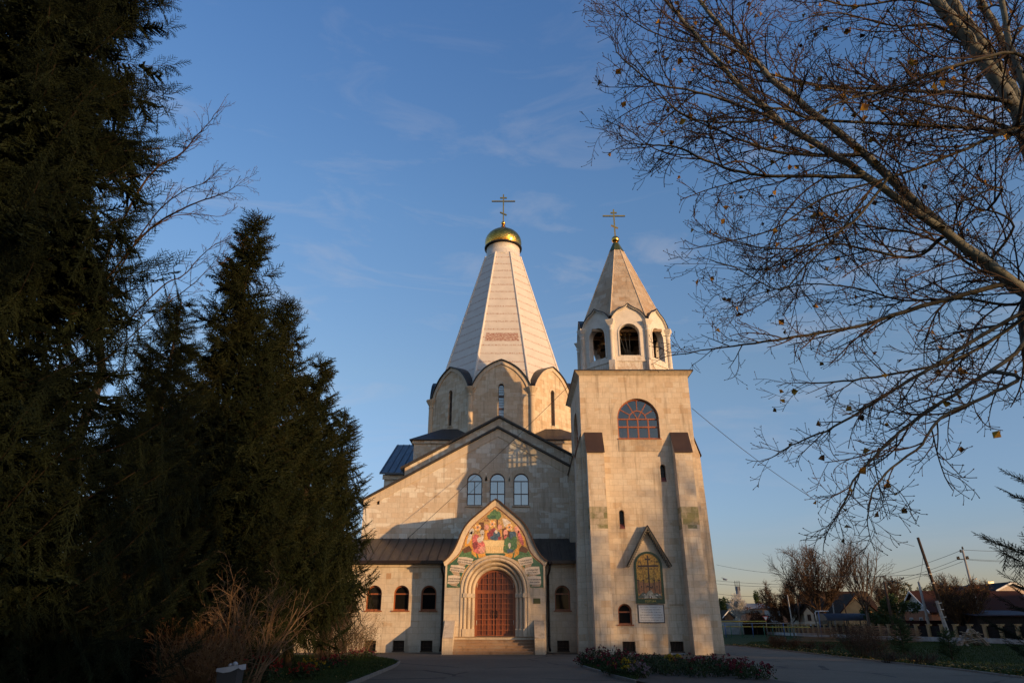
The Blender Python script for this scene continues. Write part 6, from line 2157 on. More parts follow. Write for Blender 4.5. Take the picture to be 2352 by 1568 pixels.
shrub('leafy_shrub', 'light shrub with sparse green leaves before the basement lights', p.x, 37.5, 1.75, .95, 45, 46, M_twig_tan, lev=3, leaves=900, lsize=.055, lmat=M_leaf_green, rad=.009, zb=.07)
shrub('leafy_shrub', 'low dark green bush at the foot of the leafy shrub', p.x - 1.3, 36.4, 1.0, .9, 46, 40, M_twig_dark, lev=2, leaves=1900, lsize=.06, lmat=M_leaf_bed, rad=.008, zb=.07)
def flower_plant(label, x, y, h, w, seed, fm, nleaf, nfl, zb=.07, fs=.055, group=None, lsize=.07, name='flowering_plant', cat='flowers'):
    rr = random.Random(seed)
    t = thing(name, label, cat, (x, y, zb), group)
    st, P, F_ = [], [], []
    for k in range(max(10, nleaf // 22)):
        a, q = rr.uniform(0, 6.283), w * rr.random() ** .5
        tip = Vector((x + math.cos(a) * q, y + math.sin(a) * q, zb + h * rr.uniform(.6, 1.0) * (1 - .35 * (q / w) ** 2)))
        b_ = Vector((x + math.cos(a) * q * .6, y + math.sin(a) * q * .6, zb))
        st.append((*b_, *tip, .005, .003))
        for j in range(22):
            u = rr.uniform(.15, .95)
            P.append(tuple(b_.lerp(tip, u) + Vector((rr.gauss(0, .07), rr.gauss(0, .07), rr.gauss(0, .05)))))
        F_.append(tip)
    tri_mesh('leaves', leaf_tris(P[:nleaf], lsize, seed), M_leaf_bed, t)
    stick_mesh('stems', st, M_twig_dark, t, 3)
    Q = []
    for k in range(nfl):
        c = rr.choice(F_) + Vector((rr.gauss(0, .06), rr.gauss(0, .06), rr.gauss(0, .035)))
        Q += [tuple(c + Vector((rr.gauss(0, fs * .3), rr.gauss(0, fs * .3), rr.gauss(0, fs * .2)))) for j in range(9)]
    tri_mesh('blossoms', leaf_tris(Q, fs, seed + 1, 1.0), fm, t)
    return t
GL = 'red flowers in the left bed'
for k, (px, py, Y, h, w, fm, lb) in enumerate(((790, 1520, 34, .55, .8, M_fl_red, 'red flowers nearest the leafy shrub'), (838, 1516, 36, .5, .6, M_fl_red, 'red flowers at the tip of the left lawn'),
        (755, 1545, 28, .5, .7, M_fl_red, 'crimson flowers right of the yellow ones'), (720, 1552, 26, .42, .45, M_fl_yellow, 'small clump of yellow flowers in the left bed'),
        (700, 1565, 23, .45, .5, M_fl_scarlet, 'scarlet flowers at the bottom edge of the left bed'), (590, 1566, 19, .95, .55, M_fl_scarlet, 'scarlet flowers just right of the litter bin'))):
    c = at(px, py, Y)
    flower_plant(lb, c.x, Y, h, w, 60 + k, fm, 500, 34, group=GL)
# central bed
GC = 'chrysanthemums in the central bed'
spots = [(1385, 1512, 31.0, .72, 1.0, M_fl_red, 'tall crimson plant at the left end of the central bed', 46), (1425, 1520, 29.6, .66, .95, M_fl_red, 'crimson plant second from the left end of the central bed', 30),
         (1463, 1508, 30.5, .60, 1.1, M_fl_red, 'leafy green plant with few flowers below the tower light', 5), (1520, 1525, 29.0, .50, 1.1, M_fl_red, 'low leafy plant in the middle of the bed', 4),
         (1520, 1550, 25.5, .55, 1.3, M_fl_red, 'broad green plant at the front of the bed', 3), (1552, 1513, 29.6, .50, .42, M_fl_yellow, 'bright yellow clump at the back of the bed', 60),
         (1425, 1560, 25.2, .55, .75, M_fl_red, 'crimson plant at the front left of the bed', 26), (1438, 1556, 24.6, .50, .42, M_fl_yellow, 'thin yellow plant at the front left of the bed', 22),
         (1470, 1567, 23.6, .45, .40, M_fl_white, 'pale mauve clump at the bottom edge of the bed', 30), (1600, 1535, 27.6, .55, .9, M_fl_red, 'crimson plant right of the yellow clump', 26),
         (1640, 1538, 26.6, .58, .8, M_fl_red, 'crimson plant with dense heads, third from the right end', 34), (1690, 1552, 24.8, .55, .8, M_fl_red, 'crimson plant second from the right end of the bed', 34),
         (1735, 1566, 23.2, .50, .7, M_fl_red, 'crimson plant at the right end of the central bed', 34), (1600, 1560, 24.4, .50, 1.2, M_fl_red, 'broad leafy plant at the front right of the bed', 3),
         (1350, 1522, 30.6, .45, .5, M_fl_red, 'small crimson plant at the very tip of the bed', 20)]
for k, (px, py, Y, h, w, fm, lb, nf) in enumerate(spots):
    c = at(px, py, Y)
    flower_plant(lb, c.x, Y, h, w, 80 + k, fm, int(1000 * w), nf, group=GC, fs=.062)

# ------------------------------------------------------------------ bushes on the right lawn
for k, (px, py, h, w, st, m_, lv, lm, lb) in enumerate((
        (1788, 1488, .85, .85, 46, M_twig_red, 900, M_leaf_rust, 'rust-brown low bush, leftmost on the right lawn'),
        (1822, 1489, .65, .6, 36, M_twig_red, 500, M_leaf_rust, 'rust-brown bush right of the leftmost one'),
        (1858, 1491, .55, .5, 30, M_twig_dark, 400, M_leaf_rust, 'small dark bush between the rusty bushes'),
        (1898, 1493, .5, .6, 30, M_twig_dark, 300, M_leaf_rust, 'small dark bush left of the big dry one'),
        (1978, 1508, 1.75, 1.25, 90, M_twig_brown, 700, M_leaf_rust, 'big dry brown bush before the lumber stacks'),
        (2012, 1512, 1.15, .8, 50, M_twig_brown, 300, M_leaf_rust, 'dry brown bush at the right of the big one'),
        (2040, 1521, .5, .7, 50, M_twig_dark, 0, None, 'low wiry bush near the taller pine'),
        (2120, 1525, .5, .8, 50, M_twig_dark, 0, None, 'low wiry bush between the two pines'))):
    p = ground(px, py)
    shrub('dry_bush', lb, p.x, p.y, h, w, 120 + k, st, m_, lev=3, leaves=lv, lsize=.07, lmat=lm, group='bushes on the right lawn', rad=.010, cat='bush')
# ------------------------------------------------------------------ the far side of the lawn: fence, street, houses
def gxy(px, py, Y):
    p = at(px, py, Y); return p
# brick-post fence along the street
FPATH = [(46.2, 56), (45.0, 62), (42.6, 78), (42.3, 108), (46.0, 145), (50.5, 178)]
m, nt, b = new_mat('yellow_brick', .85)
br = nd(nt, 'ShaderNodeTexBrick', {'Vector': uvv(nt), 'Scale': 1.0, 'Color1': (.24, .155, .060, 1), 'Color2': (.30, .20, .080, 1), 'Mortar': (.26, .21, .15, 1), 'Mortar Size': .010, 'Brick Width': .25, 'Row Height': .085})
nt.links.new(br.outputs['Color'], b.inputs['Base Color'])
M_ybrick = m
m, nt, b = new_mat('red_brick', .85)
br = nd(nt, 'ShaderNodeTexBrick', {'Vector': uvv(nt), 'Scale': 1.0, 'Color1': (.36, .12, .055, 1), 'Color2': (.44, .17, .075, 1), 'Mortar': (.30, .20, .14, 1), 'Mortar Size': .010, 'Brick Width': .26, 'Row Height': .085})
nt.links.new(br.outputs['Color'], b.inputs['Base Color'])
M_rbrick = m
M_obrick = plain('orange_render', (0.44, 0.21, 0.115), .9, 0, .25, 1.5)
M_fence_panel = seam_roof('brown_profiled_sheet', (0.014, 0.011, 0.011), .20, .75, .0, .3)
M_whitewash = plain('whitewashed_plinth', (0.27, 0.265, 0.26), .9, 0, .3, 1.2)
M_maroon = seam_roof('maroon_profiled_sheet', (0.030, 0.011, 0.010), .22, .75, .0, .3)
M_siding_pink = seam_roof('pale_siding', (0.46, 0.36, 0.31), .35, .6, .0, .05)
M_cream = plain('cream_render', (0.38, 0.33, 0.26), .9, 0, .2, 1)
M_ochre = plain('ochre_render', (0.42, 0.25, 0.115), .9, 0, .2, 1)
M_roof_brown = seam_roof('brown_roof_sheet', (0.045, 0.018, 0.014), .28, .85, .0, .25)
M_roof_dark2 = seam_roof('dark_roof_tiles', (0.038, 0.022, 0.014), .3, .8, .0, .2)
M_roof_navy = seam_roof('navy_roof_sheet', (0.018, 0.016, 0.020), .3, .85, .0, .2)
M_grey_roof = seam_roof('grey_slate_sheet', (0.20, 0.20, 0.205), .6, .7, .0, .1)
M_white = plain('white_paint_plain', (0.62, 0.61, 0.60), .6, 0, .1, 2)
M_ygas = plain('yellow_gas_pipe', (0.42, 0.29, 0.03), .5, 0, .2, 2)
M_green_paint = plain('green_paint', (0.035, 0.12, 0.075), .55)
M_blue_paint = plain('blue_paint', (0.04, 0.09, 0.24), .5)
M_wire = plain('black_cable', (0.02, 0.02, 0.022), .7)
M_rust = plain('rusty_steel', (0.14, 0.065, 0.035), .8, 0, .4, 3)
fence = thing('brick_post_fence', 'long fence of yellow brick posts and dark sheet panels on a white plinth', 'fence', (45, 62, 0))
acc, pos = 0.0, []
seglen = [(Vector(b_) - Vector(a)).length for a, b_ in zip(FPATH[:-1], FPATH[1:])]
def fpt(d):
    for (a, b_), L in zip(zip(FPATH[:-1], FPATH[1:]), seglen):
        if d <= L:
            return Vector(a).lerp(Vector(b_), d / L), (Vector(b_) - Vector(a)).normalized()
        d -= L
    return Vector(FPATH[-1]), (Vector(FPATH[-1]) - Vector(FPATH[-2])).normalized()
tot = sum(seglen)
d = 0.0
post0 = panel0 = plinth0 = None
STEP = 1.85
while d < tot - STEP:
    p, t_ = fpt(d); q, _ = fpt(d + STEP)
    t_ = (q - p).normalized()
    ang = math.atan2(t_.y, t_.x)
    loc = Vector((p.x, p.y, 0)) - fence.location
    if post0 is None:
        mb = MB(); mb.box(-.17, .17, -.19, .19, .42, 1.57); mb.box(-.22, .22, -.24, .24, 1.571, 1.63)
        post0 = mb.build('post', [M_ybrick], fence)
        mb = MB(); mb.box(.172, STEP - .172, -.02, .02, .46, 1.46); panel0 = mb.build('panel', M_fence_panel, fence)
        mb = MB(); mb.box(-.22, STEP - .222, -.24, .24, -.2, .418); plinth0 = mb.build('plinth', M_whitewash, fence)
        for o in (post0, panel0, plinth0):
            o.data.transform(Matrix.Translation(fence.location))
        trio = (post0, panel0, plinth0)
    else:
        trio = tuple(o.copy() for o in (post0, panel0, plinth0))
        for o in trio:
            S.collection.objects.link(o); o.parent = fence
    for o in trio:
        o.location = loc; o.rotation_euler = (0, 0, ang)
    d += STEP
# the street behind it
o = flat_poly('street', [(47.5, 40), (55, 40), (53, 108), (62, 200), (56, 200), (46, 110)], .004, M_asphalt); o['kind'] = 'structure'

def gable_house(name, label, x0, x1, y0, y1, ze, zr, wall, roof, along='x', over=.4, gmat=None, gr=None, band=None):
    """plain gabled house; along: which way the ridge runs"""
    t = thing(name, label, 'house', ((x0 + x1) / 2, (y0 + y1) / 2, 0), gr)
    mb = MB(); mb.box(x0, x1, y0, y1, -.2, ze); mb.build('wall', wall, t)
    g = MB(); r = MB(); tr = MB()
    if along == 'x':
        ym = (y0 + y1) / 2
        for x, n in ((x0, -1), (x1, 1)):
            F = Frame((x, ym, 0), (0, n, 0), (n, 0, 0)); h = (y1 - y0) / 2
            g = MB(); g.plate(F, [(-h, ze + .001), (h, ze + .001), (0, zr)], -.2, 0.0)
            g.build('gable', gmat or wall, t)
            for s_ in (-1, 1):
                a, c = (s_ * (h + over), ze - over * (zr - ze) / h), (0, zr)
                q = [a, c, (c[0], c[1] + .22), (a[0], a[1] + .22)]
                tr.plate(F, q if s_ < 0 else [q[1], q[0], q[3], q[2]], over - .06, over)
        s = (zr - ze) / ((y1 - y0) / 2)
        for ya, sg in ((y0 - over, 1), (y1 + over, -1)):
            za = ze - over * s
            r.hull8(*(([(x0 - over + .06, ya, za + .1), (x1 + over - .06, ya, za + .1), (x1 + over - .06, ym, zr + .1), (x0 - over + .06, ym, zr + .1)], [(x0 - over + .06, ya, za + .2), (x1 + over - .06, ya, za + .2), (x1 + over - .06, ym, zr + .2), (x0 - over + .06, ym, zr + .2)]) if sg > 0 else
                    ([(x0 - over + .06, ym, zr + .1), (x1 + over - .06, ym, zr + .1), (x1 + over - .06, ya, za + .1), (x0 - over + .06, ya, za + .1)], [(x0 - over + .06, ym, zr + .2), (x1 + over - .06, ym, zr + .2), (x1 + over - .06, ya, za + .2), (x0 - over + .06, ya, za + .2)])))
    else:
        xm = (x0 + x1) / 2
        for y, n in ((y0, -1), (y1, 1)):
            F = Frame((xm, y, 0), (-n, 0, 0), (0, n, 0)); h = (x1 - x0) / 2
            g = MB(); g.plate(F, [(-h, ze + .001), (h, ze + .001), (0, zr)], -.2, 0.0)
            g.build('gable', gmat or wall, t)
            for s_ in (-1, 1):
                a, c = (s_ * (h + over), ze - over * (zr - ze) / h), (0, zr)
                q = [a, c, (c[0], c[1] + .22), (a[0], a[1] + .22)]
                tr.plate(F, q if s_ < 0 else [q[1], q[0], q[3], q[2]], over - .06, over)
        s = (zr - ze) / ((x1 - x0) / 2)
        za = ze - over * s
        ya, yb = y0 - over + .06, y1 + over - .06
        r.hull8([(x0 - over, ya, za + .1), (xm, ya, zr + .1), (xm, yb, zr + .1), (x0 - over, yb, za + .1)], [(x0 - over, ya, za + .2), (xm, ya, zr + .2), (xm, yb, zr + .2), (x0 - over, yb, za + .2)])
        r.hull8([(xm, ya, zr + .1), (x1 + over, ya, za + .1), (x1 + over, yb, za + .1), (xm, yb, zr + .1)], [(xm, ya, zr + .2), (x1 + over, ya, za + .2), (x1 + over, yb, za + .2), (xm, yb, zr + .2)])
    ro = r.build('roof', roof, t)
    tr.build('bargeboard', M_white if not band else band, ro)
    return t, ro
def house_window(parent, F, u0, u1, z0, z1, fm=None, gm=None):
    mb = MB()
    w = .08
    mb.fbox(F, u0, u0 + w, z0, z1, .003, .05); mb.fbox(F, u1 - w, u1, z0, z1, .003, .05)
    mb.fbox(F, u0 + w, u1 - w, z0, z0 + w, .003, .05); mb.fbox(F, u0 + w, u1 - w, z1 - w, z1, .003, .05)
    mb.fbox(F, (u0 + u1) / 2 - .03, (u0 + u1) / 2 + .03, z0 + w, z1 - w, .003, .045)
    o = mb.build('window', fm or M_white, parent)
    g = MB(); g.fbox(F, u0 + .02, u1 - .02, z0 + .02, z1 - .02, .002, .012); g.build('pane', gm or M_glass_sky, o)
# brick cottage with the white gable
zr_, ze_ = at(2109, 1360, 86.8).z, at(2148, 1401, 84).z
hA, roA = gable_house('brick_cottage', 'red brick cottage with brown sheet roof and white plank gable', 47.9, 60, 84, 89.6, ze_, zr_, M_rbrick, M_roof_brown, 'x', .5, M_white)
FA = Frame((47.9, 86.8, 0), (0, -1, 0), (-1, 0, 0))
for u in (-1.5, .6, 1.9):
    house_window(hA, FA, u - .35, u + .35, 1.2, 2.35, None, M_glass_dark)
mb = MB(); c = at(2177, 1352, 87); mb.box(c.x - .3, c.x + .3, 86.5, 87.1, zr_ - .6, c.z); mb.box(c.x - .36, c.x + .36, 86.44, 87.16, c.z - .15, c.z + .08); mb.build('chimney', M_rbrick, roA)
# tall house with pale siding at the right
zr_, ze_ = at(2323, 1339, 95).z, at(2297, 1355, 95).z
xl = at(2297, 1380, 95).x; xa = at(2323, 1345, 95).x
hB, roB = gable_house('mansard_house', 'tall house with pale pink siding, dark roof and a bright metal flue', xl, 2 * xa - xl, 95, 106, ze_, zr_, M_siding_pink, M_roof_navy, 'y', .45)
FB = Frame(((xl + xa), 95, 0)); FBc = Frame((xa, 95, 0))
house_window(hB, FBc, -.3, 1.5, at(2323, 1394, 95).z, at(2323, 1373, 95).z, None, M_glass_tower)
mb = MB(); mb.box(xl - 4.6, xl - .02, 96, 105, -.2, ze_ - .35); mb.build('dark_wing', M_fence_panel, hB)
mb = MB(); mb.hull8([(xl - 4.9, 95.4, ze_ - .35), (xl + .2, 95.4, ze_ - .35), (xl + .2, 105.5, ze_ - .35), (xl - 4.9, 105.5, ze_ - .35)], [(xl - 2.9, 99.5, zr_ - .1), (xl + 1.9, 99.5, zr_ - .1), (xl + 1.9, 101.5, zr_ - .1), (xl - 2.9, 101.5, zr_ - .1)]); mb.build('wing_roof', M_roof_navy, hB)
c = at(2274, 1340, 100); mb = MB(); mb.box(c.x - .4, c.x + .4, 99.7, 100.3, c.z - .6, c.z + .3); mb.build('flue', plain('bright_flue', (.6, .55, .45), .25, .9), hB)
c0, c1 = at(2225, 1353, 92), at(2243, 1341, 92)
t = thing('brick_chimney', 'squat brick chimney with a metal hood behind the apple tree', 'chimney', (c0.x + .5, 92, 0))
mb = MB(); mb.box(c0.x, c1.x, 91.5, 92.5, 0, c1.z - .25); mb.build('stack', M_rbrick, t)
mb = MB(); mb.hull8([(c0.x - .15, 91.35, c1.z - .25), (c1.x + .15, 91.35, c1.z - .25), (c1.x + .15, 92.65, c1.z - .25), (c0.x - .15, 92.65, c1.z - .25)], [(c0.x + .2, 91.8, c1.z), (c1.x - .2, 91.8, c1.z), (c1.x - .2, 92.2, c1.z), (c0.x + .2, 92.2, c1.z)]); mb.build('cowl', M_iron, t)
# low shed with blue-violet roof
a, b_ = at(2248, 1411, 74), at(2420, 1411, 74)
t = thing('low_shed', 'low shed with a blue-violet sheet roof below the tall house', 'shed', (a.x + 3, 76, 0))
mb = MB(); mb.box(a.x, b_.x, 74.4, 80, -.2, a.z - .1); mb.build('wall', M_fence_panel, t)
mb = MB(); zt = at(2300, 1403, 79.6).z; mb.hull8([(a.x - .4, 74, a.z - .1), (b_.x, 74, a.z - .1), (b_.x, 80.3, zt), (a.x - .4, 80.3, zt)], [(a.x - .4, 74, a.z), (b_.x, 74, a.z), (b_.x, 80.3, zt + .1), (a.x - .4, 80.3, zt + .1)]); mb.build('roof', seam_roof('violet_sheet', (0.040, 0.040, 0.058), .25, .7, .1, .2), t)
# maroon sheet fence of the cottage
t = thing('maroon_fence', 'tall maroon sheet fence in front of the brick cottage', 'fence', (52, 80, 0))
a, b_ = at(2072, 1424, 80), at(2215, 1424, 80)
mb = MB(); mb.box(a.x, b_.x, 80, 80.05, 0, a.z); mb.build('sheet', M_maroon, t)
mb = MB()
for k in range(6):
    x = a.x + (b_.x - a.x) * k / 5
    mb.box(x - .05, x + .05, 80.051, 80.13, 0, a.z)
mb.build('fence_posts', M_iron, t)
# long house in the middle distance: dark roof, cream and ochre gables
x0, x1 = at(1880, 1400, 120).x, at(1987, 1400, 120).x
hC, roC = gable_house('long_house', 'long house with a dark roof and a sunlit ochre gable', x0, x1 + 3, 122, 129, at(1900, 1403, 122).z, at(1930, 1360, 125.5).z, M_cream, M_roof_dark2, 'x', .5, None, 'houses across the street', M_roof_dark2)
xa, xb, xm = at(1932, 1405, 116).x, at(2012, 1405, 116).x, at(1972, 1364, 116).x
hD, roD = gable_house('ochre_house', 'house with a broad sunlit ochre gable behind the forked tree', xa, xb, 116, 121.8, at(1932, 1403, 116).z, at(1972, 1364, 116).z, M_ochre, M_roof_dark2, 'y', .5, None, 'houses across the street', M_roof_brown)
xa, xb = at(1848, 1420, 114).x, at(1878, 1420, 114).x
hE, roE = gable_house('porch_house', 'narrow cream gabled house with two dark windows left of the big tree', xa, xb, 114, 121, at(1848, 1403, 114).z, at(1862, 1385, 114).z, M_cream, M_roof_dark2, 'y', .45, None, 'houses across the street', M_roof_dark2)
FE = Frame(((xa + xb) / 2, 114, 0))
for u in (-.25, .75):
    house_window(hE, FE, u - .28, u + .28, at(1860, 1425, 114).z, at(1860, 1410, 114).z, M_frame_dark, M_glass_dark)
# orange garages
a, b_ = at(1746, 1396, 135), at(1848, 1396, 135)
t = thing('garage', 'orange rendered garage with two grey metal doors', 'garage', ((a.x + b_.x) / 2, 138, 0))
mb = MB(); mb.box(a.x, b_.x, 135, 141, -.2, a.z - .1); mb.build('wall', M_obrick, t)
mb = MB(); mb.box(a.x - .2, b_.x + .2, 134.8, 141.2, a.z - .1, a.z + .05); mb.build('roof', M_rust, t)
Fg = Frame((0, 135, 0))
for (pa, pb) in ((1757, 1775), (1776.5, 1795)):
    u0, u1 = at(pa, 1415, 135).x, at(pb, 1415, 135).x
    mb = MB(); mb.fbox(Fg, u0, u1, .0, at(1776, 1401, 135).z, .003, .06); mb.build('door', plain('grey_steel_door', (.27, .29, .31), .6, .2), t)
a, b_ = at(1712, 1403, 132), at(1745.5, 1403, 132)
t = thing('brick_shed', 'small brick shed with a pale slab roof left of the garage', 'shed', ((a.x + b_.x) / 2, 134, 0))
mb = MB(); mb.box(a.x, b_.x, 132, 137, -.2, a.z - .3); mb.build('wall', M_rbrick, t)
mb = MB(); mb.box(a.x - .3, b_.x + .3, 131.6, 137.3, a.z - .3, a.z + .2); mb.build('roof', M_kerb, t)
mb = MB(); mb.fbox(Frame((0, 132, 0)), a.x + .6, a.x + 1.5, 0, 2.0, .003, .05); mb.build('door', M_cream, t)
hF, _ = gable_house('grey_roofed_house', 'far low house with a pale grey roof above the garages', at(1704, 1400, 165).x, at(1775, 1400, 165).x, 165, 173, at(1720, 1402, 165).z, at(1740, 1387, 169).z, M_cream, M_grey_roof, 'x', .4, None, 'houses across the street')
hG, _ = gable_house('slate_gabled_house', 'small dark slate-gabled house near the tower foot', at(1663, 1420, 150).x, at(1688, 1420, 150).x, 150, 158, at(1663, 1415, 150).z, at(1674, 1402, 150).z, M_roof_navy, M_roof_dark2, 'y', .4, None, 'houses across the street')
# chimney-like mast
c = at(1699, 1390, 220); zt = at(1698, 1346, 220).z
t = thing('smokestack', 'grey round smokestack with small antennas on top', 'chimney', (c.x, 220, 0))
mb = MB(); mb.lathe((c.x, 220, 0), [(.85, 0), (.62, zt), (.0, zt)], 16); mb.build('stack', plain('grey_stack', (.16, .16, .17), .7), t)
mb = MB()
for k in range(6):
    an = k * math.pi / 3
    mb.tube([(c.x + .7 * math.cos(an), 220 + .7 * math.sin(an), zt - 1.2), (c.x + .75 * math.cos(an), 220 + .75 * math.sin(an), zt + 1.6)], .05, 5)
mb.build('antennas', M_iron, t)
# arched canopy
a, b_ = at(1902, 1431, 92), at(1925, 1431, 92)
w = (b_.x - a.x) / 2
t = thing('arched_canopy', 'long arched canopy of dark blue sheet behind the fence', 'canopy', (a.x + w, 95, 0))
za, zt = at(1913, 1424, 92).z, at(1913, 1407, 92).z
def vault(x0, w, ya, yb, za, zt, mat, nm):
    mb = MB()
    n = 12
    for k in range(n):
        p, q = math.pi * k / n, math.pi * (k + 1) / n
        A = [(x0 + w * math.cos(p), za + (zt - za) * math.sin(p)), (x0 + w * math.cos(q), za + (zt - za) * math.sin(q))]
        mb.face([(A[0][0], ya, A[0][1]), (A[0][0], yb, A[0][1]), (A[1][0], yb, A[1][1]), (A[1][0], ya, A[1][1])], 0, True)
    return mb.build(nm, mat, t)
xr = at(2012, 1420, 92).x
# its length runs to the right
mb = MB()
n = 10
for k in range(n):
    p, q = math.pi * k / n, math.pi * (k + 1) / n
    y_, z_ = lambda s: 94 - 1.9 * math.cos(s), lambda s: za + (zt - za) * math.sin(s)
    mb.face([(a.x, y_(p), z_(p)), (xr, y_(p), z_(p)), (xr, y_(q), z_(q)), (a.x, y_(q), z_(q))], 0, True)
mb.build('vault', seam_roof('dark_blue_sheet', (0.020, 0.024, 0.036), .9, .6, .1, .05), t)
mb = MB()
F_ = Frame((a.x - .02, 94, 0), (0, -1, 0), (-1, 0, 0))
mb.plate(F_, [(1.9 * math.cos(math.pi * k / 12), za + (zt - za) * math.sin(math.pi * k / 12)) for k in range(13)], -.05, 0)
mb.build('end_panel', M_cap, t)
mb = MB()
k = a.x + .1
while k < xr:
    for yy in (92.15, 95.85):
        mb.box(k - .05, k + .05, yy - .05, yy + .05, 0, za)
    k += 2.0
mb.build('posts', M_iron, t)
# white wall with coils of wire
t = thing('boundary_wall', 'low white wall topped with coiled razor wire', 'wall', (50, 128, 0))
a, b_ = at(1652, 1424, 128), at(1706, 1424, 128); c_ = at(1850, 1424, 128)
mb = MB(); mb.box(a.x, b_.x, 128, 128.3, 0, a.z); mb.build('masonry', M_whitewash, t)
mb = MB(); mb.box(b_.x + .01, c_.x, 128.05, 128.2, 0, a.z - .3); mb.build('sheet', M_fence_panel, t)
mb = MB()
pts = []
x = a.x
ph = 0
while x < c_.x:
    pts.append((x + .35 * math.sin(ph), 128.15 + .12 * math.cos(ph), a.z + .42 - .45 * math.cos(ph))); ph += .5; x += .085
mb.tube(pts, .028, 4, caps=False); mb.build('razor_wire', M_iron, t)
# gas pipes on posts
t = thing('gas_pipeline', 'yellow gas pipes on green posts crossing the lawn', 'pipe', (35, 99, 0))
A_, B_, C_, D_ = at(1640, 1426.5, 100), at(1760, 1426, 98), at(1761.5, 1439.2, 98), at(1860, 1439.2, 92)
mb = MB(); mb.tube([A_, B_, C_, D_], .07, 6, smooth=False); mb.build('upper_pipe', M_ygas, t)
mb = MB(); mb.tube([at(1640, 1438, 102), at(1760, 1438.5, 101)], .06, 6); mb.build('lower_pipe', M_ygas, t)
mb = MB(); mb.tube([at(1640, 1432, 104), at(1880, 1429, 101)], .03, 6); mb.build('thin_pipe', M_lead, t)
for k, (px, mt) in enumerate(((1662, M_green_paint), (1681, M_green_paint), (1706, M_green_paint), (1757, M_green_paint), (1777, M_green_paint), (1816, M_green_paint), (1668, M_blue_paint), (1731, M_blue_paint), (1803, M_blue_paint))):
    c = at(px, 1462, 98.5)
    mb = MB(); mb.tube([(c.x, 98.5, 0), (c.x, 98.5, 1.5 if mt is M_green_paint else 1.75)], .05, 6); mb.build('pipe_post', mt, t)
# give-way sign
c = at(1758.5, 1419, 102)
t = thing('road_sign', 'white triangular give-way sign with a red border on a post', 'road sign', (c.x, 102, 0))
F_ = Frame((c.x, 102, 0))
h = .36
mb = MB(); mb.plate(F_, [(0, c.z - .42), (.42, c.z + .30), (-.42, c.z + .30)], .0, .02); mb.build('sign_border', plain('sign_red', (.42, .05, .04), .5), t)
mb = MB(); mb.plate(F_, [(0, c.z - .24), (.27, c.z + .20), (-.27, c.z + .20)], .0205, .03); mb.build('sign_face', M_white, t)
mb = MB(); mb.tube([(c.x, 102.05, 0), (c.x, 102.05, c.z + .3)], .035, 6); mb.build('sign_post', M_concrete, t)
# blue and white pipe frame
t = thing('pipe_frame', 'white pipe goal frame with a blue upright before the big tree', 'frame', (at(1887, 1435, 88).x, 88, 0))
p0, p1 = at(1871, 1403, 88), at(1903, 1402.5, 88)
mb = MB(); mb.tube([at(1876, 1425, 88), at(1872, 1406, 88), at(1874, 1402.6, 88), p1], .05, 6); mb.build('bar', M_white, t)
mb = MB(); b1 = at(1879, 1402, 88); b0 = at(1884, 1439, 88); mb.tube([(b0.x, 88, 0), b1], .05, 6); mb.build('upright', M_blue_paint, t)

# utility poles
def pole(name, label, p0, p1, r0, r1, mat, cat='utility pole'):
    t = thing(name, label, cat, (p0[0], p0[1], 0), 'poles along the street')
    mb = MB(); mb.tube([p0, p1], [r0, r1], 9); mb.build('shaft', mat, t)
    return t
b0 = Vector((41.2, 70, 0)); tp = at(2108, 1233.5, 70)
mid = b0.lerp(tp, .37)
LP = thing('utility_pole', 'leaning dark wooden pole bound to a pale concrete stub', 'utility pole', tuple(b0), 'poles along the street')
mb = MB(); mb.tube([b0.lerp(tp, .20) + Vector((.16, 0, 0)), tp], [.17, .125], 10); mb.build('shaft', M_pole_wood, LP)
mb = MB(); mb.tube([b0, b0.lerp(tp, .385) - Vector((.10, .0, 0))], [.20, .15], 8, smooth=False); mb.build('stub', M_concrete, LP)
mb = MB()
for f in (.23, .30, .36, .55, .635, .70):
    p = b0.lerp(tp, f); q = b0.lerp(tp, f + .008)
    mb.tube([p + Vector((.04, 0, 0)), q + Vector((.04, 0, 0))], .25 if f < .4 else .19, 10)
mb.build('bands', M_lead, LP)
tp2 = at(2210.5, 1262, 78)
b2 = at(2262, 1462, 78); b2.z = 0
CPo = pole('utility_pole', 'concrete utility pole with a crossarm and insulators', b2, tp2, .19, .10, M_concrete)
mb = MB()
pa, pb = at(2200, 1284, 78), at(2224, 1283, 78)
mb.tube([pa, pb], .045, 6); pc, pd = at(2207, 1268, 78), at(2213, 1264, 78); mb.tube([pc, pd], .04, 6); mb.build('crossarm', M_iron, CPo)
for q in (pa, pb, at(2203, 1283.5, 78), at(2221, 1283, 78), pc, at(2211.5, 1261, 78)):
    mb = MB(); mb.lathe(q, [(.0, .0), (.09, .02), (.11, .1), (.07, .2), (.09, .28), (0, .32)], 8); mb.build('insulator', M_iron, CPo)
